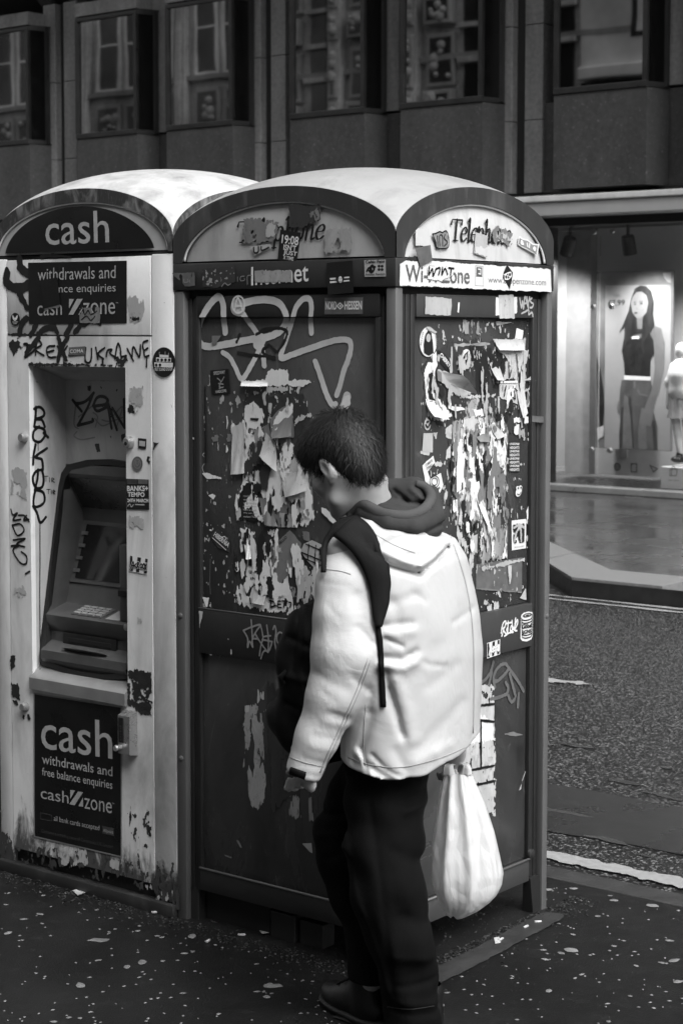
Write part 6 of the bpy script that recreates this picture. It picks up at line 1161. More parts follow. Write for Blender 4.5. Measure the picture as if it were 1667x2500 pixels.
NB = Q(945, 1300, .06); B.cone(hd(-.025, 0, -.05), NB, .062, .074, .03)
# torso, arms, legs under the clothes
ch = Q(975, 1450, .05); pv = Q(965, 1850, .04)
B.chain([NB, ch, (ch+pv)/2, pv], [.08, .11, .09, .075], .04)
shL, elL, wrL = Q(850, 1345, -.15), Q(848, 1600, -.19), Q(764, 1828, -.175); shR, elR, wrR = Q(1010, 1330, .22), Q(1075, 1590, .24), Q(1108, 1788, .16)
for a, b_, c in ((shL, elL, wrL), (shR, elR, wrR)): B.chain([NB, a], [.06, .055], .04); B.chain([a, b_, c], [.052, .042, .026], .02)
hipL, knL, anL = Q(938, 1950, .0), Q(945, 2170, -.05), Q(1004, 2460, .0); hipR, knR, anR = Q(905, 1950, .11), Q(842, 2060, .14), Q(905, 2395, .10)
for a, b_, c in ((hipL, knL, anL), (hipR, knR, anR)): B.chain([pv, a], [.075, .052], .03); B.chain([a, b_, c], [.052, .042, .030], .03)
# hands: palm, four unequal curled fingers and a thumb off the side of the palm
def hand(S, w_, d, side, nrm, curl, sc=1.0, thumb=1.0):
    """w_ wrist, d direction of the palm, side: towards the thumb, nrm: palm normal (fingers curl towards it)"""
    d, side, nrm = [np.array(v, float)/np.linalg.norm(v) for v in (d, side, nrm)]; pc = w_+d*.048*sc
    S.ell(pc, np.array([.050, .038, .015])*sc, .012, np.array([d, side, nrm])); S.cone(w_, w_+d*.03*sc, .024*sc, .022*sc, .014)
    for i, (o, L) in enumerate(((.028, .070), (.010, .080), (-.009, .074), (-.027, .058))):
        p = w_+d*.088*sc+side*o*sc; a = .25+.12*i; r = .0082*sc
        for j, fr in enumerate((.45, .32, .25)):
            dirn = d*math.cos(a)+nrm*math.sin(a); q = p+dirn*L*fr*sc; S.cone(p, q, r, r*.92, .003); p = q; r *= .9; a += curl
    p = w_+d*.028*sc+side*.030*sc
    for L, (x, y, z), r in ((.036, (.55, .75, .30), .0115), (.030, (.8, .35, .45), .0095)):
        v = d*x+side*y*thumb+nrm*z; v /= np.linalg.norm(v); q = p+v*L*sc; S.cone(p, q, r*sc, r*.88*sc, .006); p = q
fdL = Q(732, 1925, -.165)-wrL; hand(B, wrL+fdL/np.linalg.norm(fdL)*.012, fdL+FD*.25*np.linalg.norm(fdL), FD*1.0+np.array([0, 0, -.2]), -SD, .8, .88)
hand(B, wrR, np.array([.02, -.03, -1]), FD, SD, 1.15, .98)
V, F = B.mesh(2); body = mesh_obj('body', V, F, M['skin'], man)

# ---- hair: a cap with a ragged hairline, then strands over it
Hs = SDF(HC-.2, HC+.2, .004)
Hs.ell(hd(-.010, 0, .028), HS*np.array([.106, .088, .100]), .01, HR); Hs.ell(hd(-.050, 0, -.010), HS*np.array([.070, .076, .085]), .03, HR); Hs.ell(hd(.055, 0, .060), HS*np.array([.058, .070, .052]), .03, HR); Hs.ell(hd(-.055, 0, -.055), HS*np.array([.045, .056, .05]), .03, HR)
gx, gy, gz = np.meshgrid(*Hs.ax, indexing='ij', sparse=True)
hx, hy_, hz = [(HR[i][0]*(gx-HC[0])+HR[i][1]*(gy-HC[1])+HR[i][2]*(gz-HC[2]))/HS for i in range(3)]
jit = .006*np.sin(hy_*260+hx*90)+.004*np.sin(hx*330+hy_*120)
# hairline: height below which there is no hair, as a function of how far forward we are
line = np.interp(hx, [-.13, -.075, -.045, -.022, -.006, .012, .022, .034, .050, .075, .095, .13], [-.105, -.100, -.080, -.052, .006, .008, -.040, -.034, -.004, .018, .020, .022])+jit
Hs.f = np.maximum(Hs.f, ((line-hz)*HS*.8).astype(np.float32))
V, F = Hs.mesh(2); hairV = V.copy(); hair = mesh_obj('hair', V, F, M['hairm'], man)
nrm_ = np.zeros_like(V)
fn = np.cross(V[F[:, 1]]-V[F[:, 0]], V[F[:, 3]]-V[F[:, 0]])
for i in range(4): np.add.at(nrm_, F[:, i], fn)
nrm_ /= np.linalg.norm(nrm_, axis=1)[:, None]+1e-9
crown = hd(-.055, 0, .115); sv = []; sf = []
pick = RNG.choice(len(V), min(len(V), 7000), replace=False)
for i in pick:
    p = V[i]; n_ = nrm_[i]
    if n_@(p-HC) < 0: continue
    fl = (p-crown)+hf*.05*(1 if (p-HC)@hf > -.02 else .1)-np.array([0, 0, .05]); fl = fl-n_*(fl@n_); L = np.linalg.norm(fl)
    if L < 1e-4: continue
    fl = fl/L+RNG.normal(0, .34, 3); fl = fl-n_*(fl@n_)*.8; fl /= np.linalg.norm(fl); sd_ = np.cross(n_, fl); ln = RNG.uniform(.018, .042); wd = RNG.uniform(.0005, .0012); lift_ = RNG.uniform(.0005, .0035)
    if np.linalg.norm(p-crown) < .05: lift_ += .006
    k = len(sv); mid = p+fl*ln*.5+n_*lift_*1.1; tip = p+fl*ln+n_*lift_*.6
    sv += [p-sd_*wd-n_*.001, p+sd_*wd-n_*.001, mid+sd_*wd*.8, mid-sd_*wd*.8, tip, tip]; sf += [(k, k+1, k+2, k+3), (k+3, k+2, k+4, k+5)]
hs = mesh_obj('hair_strands', np.array(sv), np.array(sf), M['hairm'], hair)

# ---- jacket
rows = [(1285, 850, 1062), (1310, 812, 1104), (1355, 806, 1130), (1434, 808, 1150), (1500, 815, 1162), (1580, 824, 1170), (1667, 832, 1168), (1766, 838, 1165), (1840, 838, 1166), (1960, 838, 1168)]
J = SDF((-.36, -.40, .55), (.30, .42, 1.52), .0046)
X, Y, Z = np.meshgrid(*J.ax, indexing='ij', sparse=True)
bb = .05
hh = np.array([Q(0.5*(l+r), y, bb)[2] for y, l, r in rows])[::-1]; ca = np.array([Q(.5*(l+r), y, bb)[0] for y, l, r in rows])[::-1]; ww = np.array([(r-l)*.5*PXM*(DP+bb)/DP for y, l, r in rows])[::-1]
zz = J.ax[2]; cx_ = np.interp(zz, hh, ca)[None, None, :]; wz_ = np.interp(zz, hh, ww)[None, None, :]
qs = (X-cx_)*SD[0]+(Y-bb)*SD[1]; qf = (X-cx_)*FD[0]+(Y-bb)*FD[1]
rs, rf = 1.24*wz_, .82*wz_
k0 = ((np.abs(qs)/rs)**2.3+(np.abs(qf)/rf)**2.3)**(1/2.3); d = (k0-1)*rf
top = Z-np.interp(0, [0], [hh[-1]+.0]); sh = hh[-1]-.16*np.maximum(0, np.abs(qs)-.06)*1.0-2.2*np.maximum(0, np.abs(qs)-.10)**2
d = np.maximum(d, (Z-sh)*.75)
J.f = np.minimum(J.f, d.astype(np.float32))
J.chain([Q(868, 1335, -.13), Q(846, 1430, -.17), Q(843, 1510, -.185), Q(846, 1592, -.19), Q(816, 1695, -.19), Q(774, 1800, -.18), Q(744, 1876, -.17)], [.066, .072, .076, .084, .066, .051, .046], .022)
J.cone(Q(900, 1580, -.17), Q(880, 1590, -.17), .032, .04, .03)
J.chain([Q(1010, 1340, .18), Q(1050, 1450, .23), Q(1072, 1590, .25), Q(1095, 1700, .22), Q(1108, 1800, .17)], [.07, .075, .07, .06, .048], .03)
# draped hood of the jacket on his back, collar round the neck
J.chain([Q(850, 1284, -.03), Q(900, 1300, -.085), Q(965, 1328, -.115), Q(1016, 1346, -.105), Q(1066, 1322, -.05)], [.022, .030, .032, .022, .020], .010)
J.ell(Q(985, 1305, -.06), (.075, .05, .036), .02)
J.chain([Q(830, 1290, .03), Q(850, 1272, .0), Q(890, 1278, -.05)], [.020, .018, .020], .015)
# folds
creases(J, [([(927, 1566), (976, 1572), (1006, 1556)], 9, -.0074), ([(925, 1582), (980, 1592), (1010, 1574)], 13, .0074), ([(935, 1600), (952, 1680), (977, 1756)], 10, -.0062), ([(960, 1620), (990, 1700), (1000, 1765)], 16, .0056), ([(930, 1492), (994, 1489)], 10, -.0056), ([(930, 1508), (1000, 1506)], 14, .0050), ([(893, 1826), (950, 1858)], 8, -.0050), ([(870, 1800), (905, 1850)], 9, .0050), ([(905, 1700), (880, 1790)], 10, -.0043), ([(940, 1440), (1010, 1425)], 12, -.0031),
            ([(808, 1694), (848, 1712)], 8, -.0034), ([(795, 1712), (845, 1728)], 10, .0028), ([(770, 1745), (830, 1760)], 8, -.0020), ([(765, 1770), (815, 1785)], 8, .0017), ([(740, 1815), (790, 1825)], 7, -.0017), ([(780, 1390), (850, 1398)], 4, -.0014), ([(790, 1420), (800, 1560)], 14, .0020), ([(870, 1420), (890, 1540)], 14, -.0043), ([(860, 1600), (900, 1640)], 9, -.0024), ([(775, 1600), (850, 1640)], 10, -.0017), ([(1100, 1310), (1135, 1420), (1150, 1520), (1155, 1700), (1150, 1840)], 5, -.0022), ([(1090, 1350), (1120, 1450)], 12, .0025), ([(1030, 1400), (1060, 1520)], 20, .0031), ([(1040, 1640), (1110, 1600)], 16, -.0025), ([(1020, 1780), (1120, 1700)], 18, -.0031), ([(1010, 1820), (1090, 1790)], 14, .0031), ([(960, 1790), (1000, 1870)], 12, -.0031), ([(1060, 1800), (1075, 1870)], 10, .0031), ([(850, 1862), (980, 1888), (1075, 1864), (1150, 1832)], 4, -.0014), ([(893, 1322), (945, 1356), (1014, 1378)], 6, -.022), ([(1016, 1378), (1060, 1354), (1090, 1330)], 6, -.020), ([(930, 1318), (975, 1342), (1018, 1356)], 6, .008), ([(1018, 1356), (1050, 1342), (1076, 1322)], 6, .008), ([(893, 1300), (940, 1330), (1000, 1352)], 6, .0031), ([(880, 1310), (930, 1345)], 5, -.0037), ([(985, 1318), (1075, 1330)], 8, .0037), ([(700, 1858), (790, 1880)], 4, -.0010), ([(905, 1400), (960, 1450), (965, 1500)], 14, -.0037), ([(820, 1560), (760, 1640)], 12, -.0014), ([(933, 1520), (975, 1540)], 5, -.0056), ([(945, 1640), (965, 1700), (972, 1748)], 5, -.0056), ([(990, 1560), (1040, 1590), (1080, 1600)], 6, -.0031), ([(880, 1790), (893, 1840)], 5, -.0050), ([(850, 1880), (870, 1820)], 6, -.0020), ([(905, 1800), (940, 1835), (970, 1850)], 5, -.0043), ([(860, 1610), (905, 1655), (895, 1700)], 6, -.0031), ([(818, 1690), (850, 1705)], 4, -.0031), ([(790, 1640), (822, 1665)], 5, -.0020), ([(745, 1800), (795, 1815)], 5, -.0020), ([(735, 1835), (782, 1850)], 4, -.0020), ([(800, 1440), (830, 1470)], 6, -.0014), ([(870, 1490), (905, 1530)], 6, -.0037), ([(1000, 1420), (1030, 1440)], 8, -.0025), ([(1100, 1500), (1150, 1480)], 8, -.0031), ([(1060, 1860), (1150, 1820)], 5, -.0025)])
fold = .0045*np.sin(X*38+Z*16+np.sin(Z*21+Y*9)*1.3)+.0028*np.sin(Z*57+X*31+2*np.sin(X*24))+.0022*np.sin(Y*45-Z*33)
J.f += (fold*.10).astype(np.float32)
hem = np.interp(X, [Q(838, 0)[0], Q(893, 0)[0], Q(976, 0)[0], Q(1035, 0)[0], Q(1075, 0)[0], Q(1138, 0)[0], Q(1170, 0)[0]], [Q(0, y_)[2] for y_ in (1832, 1852, 1860, 1851, 1838, 1816, 1796)])+.003*np.sin(X*70)
arm_zone = (Y < -.08) & (X < Q(842, 0)[0]); hemf = np.where(arm_zone, -9.0, hem)
J.f = np.maximum(J.f, (hemf-Z).astype(np.float32))
cuffa, cuffd = Q(738, 1893, -.17), (Q(736, 1902, -.17)-Q(770, 1805, -.18)); cuffd /= np.linalg.norm(cuffd)
cut = (X-cuffa[0])*cuffd[0]+(Y-cuffa[1])*cuffd[1]+(Z-cuffa[2])*cuffd[2]; J.f = np.maximum(J.f, np.where(arm_zone & (Z < Q(0, 1700)[2]), cut, -9.).astype(np.float32))
V, F = J.mesh(2); jacket = mesh_obj('jacket', V, F, M['nylon'], man)
from mathutils.bvhtree import BVHTree
jb = BVHTree.FromPolygons([Vector(wor(v)) for v in V], [tuple(f) for f in F])
def drape(q, off=.004, tree=None, fallback=None):
    """where the sight line of a photograph pixel meets the cloth, a little proud of it"""
    d = Vector(ray(*q)).normalized(); h_ = (tree or jb).ray_cast(Vector(CAM), d)
    if h_[0] is None: return Vector(atD(q[0], q[1], DP+(fallback or 0)))
    return h_[0]+(h_[1] if h_[1].dot(d) < 0 else -h_[1])*off-d*off*.4
def band(left, right, name, mat, par, off=.006, n=26, th=.006, m=5, tree=None, even=False):
    def res_(p, n):
        s = smooth_px(p, 8); P = np.array(s); L = np.r_[0, np.cumsum(np.linalg.norm(np.diff(P, axis=0), axis=1))]; t = np.linspace(0, L[-1], n); return np.c_[np.interp(t, L, P[:, 0]), np.interp(t, L, P[:, 1])]
    A, B_ = res_(left, n), res_(right, n); vs = []; fs = []
    G_ = np.array([[np.array(drape(a+(b-a)*j/m, off*(.55+.45*math.sin(math.pi*j/m)**.6), tree)) for j in range(m+1)] for a, b in zip(A, B_)])
    dist = np.linalg.norm(G_-CAM, axis=2)
    if even:                                   # a stiff strap bridges small hollows in the cloth
        k_ = 3; pad = np.pad(dist, ((k_, k_), (0, 0)), 'edge'); mn = np.min([pad[i:i+len(dist)] for i in range(2*k_+1)], axis=0)
        for _ in range(3): pad = np.pad(mn, ((2, 2), (0, 0)), 'edge'); mn = np.mean([pad[i:i+len(dist)] for i in range(5)], axis=0)
        mn = np.minimum(mn, dist); G_ = CAM+(G_-CAM)*(mn/dist)[:, :, None]
    vs = list(G_.reshape(-1, 3))
    fs = [(i*(m+1)+j, i*(m+1)+j+1, (i+1)*(m+1)+j+1, (i+1)*(m+1)+j) for i in range(n-1) for j in range(m)]
    mb = MB(); mb.add(vs, fs); o = mb.build(name, mat, par, True); md = o.modifiers.new('solid', 'SOLIDIFY'); md.thickness = th; md.offset = 0; return o
band([(690, 1873), (720, 1890)][0:0] or [(712, 1872), (748, 1884)], [(708, 1888), (744, 1902)], 'cuff_tab', M['packcloth'], jacket, .004, 8, .003, 3)
band([(792, 1392), (822, 1396)], [(792, 1395), (822, 1399)], 'seam', M['tagg'], jacket, .001, 8, .0006, 1) if False else None

M['stitch'] = plain('grey_stitching', .30, .8)
def seam(pts, w_=2.2, nm='seam', m_='stitch'):
    P = np.array(pts, float); n_ = np.zeros_like(P); dd = np.gradient(P, axis=0); n_[:, 0] = -dd[:, 1]; n_[:, 1] = dd[:, 0]; n_ /= np.linalg.norm(n_, axis=1)[:, None]
    band([tuple(q) for q in P-n_*w_/2], [tuple(q) for q in P+n_*w_/2], nm, M[m_], jacket, .0012, 24, .0008, 1)
seam([(905, 1610), (880, 1680), (845, 1760), (812, 1830), (790, 1890)]); seam([(898, 1606), (872, 1680), (836, 1762), (803, 1832), (781, 1886)])
seam([(795, 1390), (830, 1394), (856, 1402)]); seam([(1100, 1312), (1135, 1420), (1152, 1530), (1156, 1660), (1154, 1790)]); seam([(850, 1848), (900, 1866), (980, 1873), (1075, 1850), (1148, 1818)]); seam([(893, 1720), (888, 1800), (890, 1868)]); seam([(706, 1848), (745, 1862), (790, 1872)], 1.6); seam([(905, 1298), (960, 1330), (1012, 1350)], 1.6)
# ---- dark hoodie: hood folds and neck
Hd = SDF(Q(985, 1250, 0)-.2, Q(985, 1250, 0)+.2, .0042)
Hd.chain([Q(905, 1222, .03), Q(950, 1200, .0), Q(1010, 1198, -.01), Q(1052, 1216, .0)], [.026, .032, .034, .026], .010)
Hd.chain([Q(880, 1252, .0), Q(935, 1256, -.065), Q(1000, 1266, -.085), Q(1058, 1250, -.045)], [.024, .027, .027, .024], .008)
Hd.chain([Q(856, 1262, .02), Q(888, 1250, -.045), Q(950, 1278, -.108), Q(1010, 1288, -.115), Q(1064, 1262, -.07), Q(1056, 1200, -.02)], [.019, .020, .022, .024, .023, .016], .006)
Hd.ell(Q(980, 1235, .0), (.078, .06, .042), .02); Hd.ell(Q(1036, 1290, -.06), (.046, .045, .032), .02); Hd.chain([Q(860, 1262, .03), Q(880, 1240, .06), Q(930, 1200, .08)], [.022, .024, .024], .012)
creases(Hd, [([(905, 1228), (950, 1212), (990, 1222)], 6, -.012), ([(960, 1195), (1000, 1225), (1040, 1225)], 6, -.010), ([(930, 1196), (960, 1206)], 5, -.008), ([(1000, 1190), (1030, 1215)], 6, .006), ([(880, 1268), (950, 1284), (1030, 1290), (1078, 1270)], 5, -.007), ([(920, 1222), (970, 1240)], 7, .006)])
V, F = Hd.mesh(2); hood = mesh_obj('hood', V, F, M['jersey'], man)
hb = BVHTree.FromPolygons([Vector(wor(v)) for v in V], [tuple(f) for f in F])
M['jersey_lit'] = m_cloth('skylit_jersey_hem', .062, .9, 500, .3, .35, .2)  # jersey painted lighter to give the hood's rim its skylight
rp = smooth_px([(852, 1262), (862, 1244), (888, 1232), (935, 1254), (994, 1260), (1036, 1243), (1052, 1214), (1038, 1190), (1014, 1180)], 7); rq = [drape(q, .002, hb, -.02) for q in rp]
dd = np.array([np.linalg.norm(np.array(q)-CAM) for q in rq])
for _ in range(6): dd = np.convolve(np.pad(dd, 2, 'edge'), np.ones(5)/5, 'valid')
rq = [Vector(CAM)+(Vector(ray(*q)).normalized())*(d_+.001) for q, d_ in zip(rp, dd)]
mb = MB(); n_ = len(rq); rr = [.0145*(.55+.45*math.sin(math.pi*min(1, i/(n_-1)*1.0))**.5) for i in range(n_)]; mb.tube(rq, rr, 14); mb.build('hood_hem', M['jersey_lit'], hood, True)

# ---- trousers
T = SDF((-.32, -.26, .03), (.22, .36, 1.02), .0056)
T.chain([Q(955, 1790, .04), Q(948, 1860, .03), Q(938, 1960, -.03), Q(938, 2060, -.05), Q(946, 2165, -.055), Q(975, 2286, -.04), Q(998, 2383, -.015), Q(1004, 2475, .0), Q(1004, 2500, .0)], [.115, .108, .098, .094, .092, .084, .070, .067, .070], .02)
T.chain([Q(930, 1880, .10), Q(880, 1960, .13), Q(840, 2035, .14), Q(842, 2085, .14), Q(868, 2190, .15), Q(896, 2290, .13), Q(908, 2400, .10)], [.10, .088, .076, .070, .062, .055, .058], .025)
creases(T, [([(985, 1930), (1030, 1915)], 10, -.008), ([(985, 1950), (1035, 1945)], 10, .008), ([(900, 1930), (925, 2100), (945, 2300), (960, 2440)], 7, -.004), ([(840, 2020), (870, 2160), (920, 2300), (945, 2400)], 8, .005), ([(960, 2040), (1015, 2080)], 16, -.006), ([(980, 2200), (1035, 2230)], 16, -.006), ([(960, 2300), (1050, 2310)], 14, .006), ([(970, 2380), (1060, 2370)], 9, -.006), ([(960, 2420), (1060, 2430)], 9, .006), ([(960, 2450), (1065, 2455)], 7, -.005), ([(775, 2020), (835, 2000)], 9, -.008), ([(780, 2060), (835, 2050)], 9, .007), ([(800, 2120), (850, 2080)], 10, -.006)])
Xt, Yt, Zt = np.meshgrid(*T.ax, indexing='ij', sparse=True); T.f += (.0035*np.sin(Zt*42+Xt*25+2*np.sin(Yt*18))+.002*np.sin(Xt*80+Zt*20)).astype(np.float32)
T.f = np.maximum(T.f, (np.where(Xt < Q(930, 0)[0], Q(0, 2425)[2], .045)-Zt).astype(np.float32))
V, F = T.mesh(2); trs = mesh_obj('trousers', V, F, M['trouser'], man)
tb = BVHTree.FromPolygons([Vector(wor(v)) for v in V], [tuple(f) for f in F])
M['pipe'] = plain('dark_seam_thread', .0048, .8)
for pts in ([(945, 2458), (1000, 2464), (1060, 2456)],):
    P = np.array(pts, float); n_ = np.zeros_like(P); dd = np.gradient(P, axis=0); n_[:, 0] = -dd[:, 1]; n_[:, 1] = dd[:, 0]; n_ /= np.linalg.norm(n_, axis=1)[:, None]
    band([tuple(q) for q in P-n_*1.2], [tuple(q) for q in P+n_*1.2], 'seam', M['pipe'], trs, .001, 24, .0008, 1, tb)
# ---- shoes
def shoe(heel, toe, z0, name_par):
    S = SDF(np.minimum(heel, toe)-np.array([.09, .09, .04]), np.maximum(heel, toe)+np.array([.09, .09, .14]), .0045)
    d = toe-heel; d[2] = 0; d /= np.linalg.norm(d); R = np.array([d, np.cross((0, 0, 1), d), (0, 0, 1)]); L = np.linalg.norm((toe-heel)[:2])
    b0 = np.array([heel[0], heel[1], z0])
    S.ell(b0+d*.05+[0, 0, .045], (.055, .036, .05), .02, R); S.ell(b0+d*L*.62+[0, 0, .036], (.10, .046, .036), .02, R); S.cone(b0+d*.05+[0, 0, .06], b0+d*.05+[0, 0, .12], .042, .045, .02); S.cone(b0+d*.05+[0, 0, .085], b0+d*L*.6+[0, 0, .05], .038, .032, .02)
    S.f = np.maximum(S.f, (z0+.012-S.ax[2])[None, None, :].astype(np.float32)); V, F = S.mesh(1); o = mesh_obj('shoe', V, F, M['shoem'], man)
    S2 = SDF(S.lo, S.lo+S.h*(S.n-1), .0045); S2.ell(b0+d*L*.62+[0, 0, .012], (.112, .050, .016), .02, R); S2.ell(b0+d*.05+[0, 0, .012], (.062, .040, .016), .02, R); S2.cone(b0+d*.05+[0, 0, .012], b0+d*L*.62+[0, 0, .012], .028, .032, .02)
    S2.f = np.maximum(S2.f, np.abs(S2.ax[2]-z0-.009)[None, None, :].astype(np.float32)-.009); V, F = S2.mesh(1); mesh_obj('sole', V, F, plain('rubber_sole', .014, .6) if 'rubber_sole' not in bpy.data.materials else bpy.data.materials['rubber_sole'], o)
    for k in range(4):
        c = b0+d*(.085+.022*k)+np.array([0, 0, .112-.012*k]); s_ = R[1]*.03; MB().tube([wor(c-s_), wor(c+[0, 0, .008]), wor(c+s_)], .0022, 6).build('lace', M['packcloth'], o, True)
hL = Q(1068, 2562, .0); hL[2] = 0; tL = hL+np.array([-.16, .21, 0]); shoe(hL, tL, 0.0, man)
hR = Q(925, 2500, .09); hR[2] = 0; tR = hR+np.array([-.135, .20, 0]); shoe(hR, tR, .004, man)

# ---- backpack worn on the chest
bp = thing('backpack', 'black backpack worn on the chest with its padded strap over the shoulder', 'backpack', tuple(wor(Q(770, 1850, .12))))
K = SDF((-.44, -.20, .56), (.05, .42, 1.18), .006)
kc = Q(800, 1660, .10); Xk, Yk_, Zk = np.meshgrid(*K.ax, indexing='ij', sparse=True)
ks_ = (Xk-kc[0])*SD[0]+(Yk_-kc[1])*SD[1]; kf_ = (Xk-kc[0])*FD[0]+(Yk_-kc[1])*FD[1]; kz_ = Zk-kc[2]-.10*kf_
tp = np.interp(kz_, [-.22, -.1, .1, .22], [1.0, 1.0, .9, .72])
d = ((np.abs(ks_)/(.145*tp))**3.5+(np.abs(kf_+.0)/(.105*tp))**3.2+(np.abs(kz_)/.205)**4)**(1/3.5)-1
K.f = np.minimum(K.f, (d*.09).astype(np.float32))
K.chain([kc+FD*.085+[0, 0, -.10]-SD*.06, kc+FD*.085+[0, 0, -.10]+SD*.06], [.055, .055], .02)
creases(K, [([(705, 1560), (770, 1580)], 6, -.006), ([(700, 1650), (770, 1660)], 7, .006), ([(715, 1640), (730, 1500)], 5, -.004), ([(735, 1640), (745, 1720)], 5, .005), ([(700, 1720), (760, 1740)], 6, -.005), ([(745, 1480), (740, 1600)], 5, .004)])
K.f += (.003*np.sin(Xk*50+Zk*40)+.003*np.sin(Zk*28-Yk_*35)).astype(np.float32); V, F = K.mesh(2); mesh_obj('pack_body', V, F, M['packcloth'], bp)
band([(818, 1312), (846, 1336), (873, 1367), (893, 1407), (905, 1458), (911, 1506), (917, 1530)], [(869, 1266), (897, 1288), (921, 1324), (940, 1371), (950, 1415), (948, 1456), (938, 1500), (926, 1530)], 'shoulder_strap', M['strapcloth'], bp, .010, 30, .009, 6, None, True)
band([(869, 1266), (836, 1272), (812, 1290), (797, 1315), (793, 1350), (792, 1400)], [(818, 1313), (812, 1318), (806, 1326), (802, 1336), (799, 1360), (797, 1400)], 'shoulder_strap', M['strapcloth'], bp, .010, 22, .009, 4, None, True)
band([(913, 1524), (919, 1560), (924, 1640), (929, 1726)], [(926, 1524), (932, 1560), (936, 1640), (941, 1726)], 'webbing', M['packcloth'], bp, .005, 18, .003, 3)
MB().tube([wor(Q(700, 1638, .0)), wor(Q(684, 1655, .0)), wor(Q(690, 1668, .0)), wor(Q(708, 1662, .02))], [.006, .008, .007, .006], 8).build('side_buckle', M['strapcloth'], bp, True)

# ---- carrier bag in the right hand
bg_ = thing('carrier_bag', 'full white plastic carrier bag hanging from the right hand', 'carrier bag', tuple(wor(Q(1135, 2233, .13))))
rowsb = [(1888, 1084, 1150), (1925, 1075, 1164), (1971, 1068, 1184), (2030, 1061, 1204), (2083, 1055, 1218), (2125, 1053, 1228), (2155, 1055, 1224), (2180, 1064, 1212), (2205, 1076, 1180), (2228, 1088, 1140), (2238, 1100, 1122)]
dep = [.022, .04, .055, .068, .078, .082, .08, .074, .06, .035, .01]; nb = 72; vs = []; fs = []; bq = .13
ys = np.linspace(1888, 2238, 46); yr = [r[0] for r in rowsb]
for y_ in ys:
    l, r = np.interp(y_, yr, [q[1] for q in rowsb]), np.interp(y_, yr, [q[2] for q in rowsb]); dp_ = np.interp(y_, yr, dep); t = (y_-1888)/350; c = Q((l+r)/2, y_, bq); w2 = (r-l)/2*PXM*(DP+bq)/DP
    for k in range(nb):
        th = 2*math.pi*k/nb; pl = (1-t)**.8*.15*math.sin(9*th+1.5+2*t)+.035*math.sin(17*th+3*t)*(1-.5*t)+.045*math.sin(4*th+7*t)+.03*math.sin(23*th-9*t)*max(0, t-.55)*2
        ra = 1+pl*(.25 if abs(math.cos(th)) > .93 else 1)
        vs.append(wor(c+np.array([w2*math.cos(th)*min(ra, 1.03) if abs(math.cos(th)) > .9 else w2*math.cos(th)*ra, dp_*math.sin(th)*ra*1.15, .004*math.sin(3*th+8*t)])))
for i in range(len(ys)-1):
    for k in range(nb): fs.append((i*nb+k, i*nb+(k+1) % nb, (i+1)*nb+(k+1) % nb, (i+1)*nb+k))
fs.append(tuple(range((len(ys)-1)*nb, len(ys)*nb))); mb = MB(); mb.add(vs, fs); mb.build('bag_body', M['bag'], bg_, True)
grip = loc(wor(wrR+np.array([.0, 0, -.085])))
for sd_, (x0, x1) in enumerate(((1082, 1112), (1128, 1153))):
    for bo in (-.018, .02):
        L_ = [Q(x0, 1894, bq+bo), Q(x0+3, 1868, bq+bo*.8), grip+np.array([-.012+.02*sd_, bo*.5, .0])]; R_ = [Q(x1, 1894, bq+bo), Q(x1-6, 1868, bq+bo*.8), grip+np.array([.006+.02*sd_, bo*.5, .0])]
        L_, R_ = smooth_px(L_, 5), smooth_px(R_, 5); mb = MB(); n_ = len(L_)
        vv = []
        for a, b in zip(L_, R_):
            for j in range(5): vv.append(wor(a+(b-a)*j/4+np.array([0, .006*math.sin(j*2.2), 0])))
        mb.add(vv, [(i*5+j, i*5+j+1, (i+1)*5+j+1, (i+1)*5+j) for i in range(n_-1) for j in range(4)]); o = mb.build('handle', M['bag'], bg_, True); md = o.modifiers.new('solid', 'SOLIDIFY'); md.thickness = .0015
# ---------------------------------------------------------------- inside the shop window
Yp = 13.42; FP = Face('Y', Yp); cs = lambda x, y: (1280+.31463*x, 460+.31463*y)
M['postbg'] = plain('poster_pale_ground', .24, .45, var=.12, scale=1.2); M['postdk'] = plain('poster_dark_print', .012, .45, var=.3, scale=14); M['posthair'] = plain('poster_hair_print', .018, .45, var=.7, scale=22, stretch=(1, 1, .15))
M['postskin'] = plain('poster_skin_print', .12, .45, var=.25, scale=3); M['postface'] = plain('poster_face_print', .17, .45, var=.12, scale=4); M['postjd'] = plain('poster_denim_shade', .034, .45, var=.4, scale=6); M['postjl'] = plain('poster_denim_light', .105, .45, var=.3, scale=6); M['postjean'] = plain('poster_denim_print', .068, .45, var=.45, scale=5, stretch=(1, 1, .4)); M['postgrey'] = plain('poster_grey_print', .12, .45, var=.5, scale=3)
po = thing('fashion_poster', 'tall poster of a long haired woman in dark vest and jeans in the shop', 'poster', (-6.99, Yp, .5))
a, b = onY(*cs(560, 648), Yp), onY(*cs(1136, 2040), Yp)
MB().box(a[0], b[0], Yp, Yp+.03, b[2], a[2], .002).build('board', M['postgrey'], po)
fp = lambda pts, m, off, nm='print': sheet(FP, cs, pts, M[m], po, off, nm)
fp([(625, 752), (1134, 748), (1128, 2036), (617, 2020)], 'postbg', .004)
fp([(562, 1310), (590, 1420), (610, 1560), (617, 1700), (600, 1900), (570, 1760), (560, 1500)], 'postdk', .004); fp([(575, 1180), (612, 1200), (610, 1400), (580, 1330)], 'postskin', .004); fp([(1070, 655), (1134, 650), (1134, 735), (1105, 725), (1080, 690)], 'pm', .004); fp([(560, 1860), (612, 1840), (612, 1920), (566, 1950)], 'pm', .005)
fp([(752, 1488), (975, 1494), (992, 1560), (965, 1680), (1000, 1740), (1030, 1850), (1030, 2030), (855, 2026), (836, 1850), (850, 2026), (733, 2020), (742, 1800), (735, 1640), (740, 1560)], 'postjean', .008)
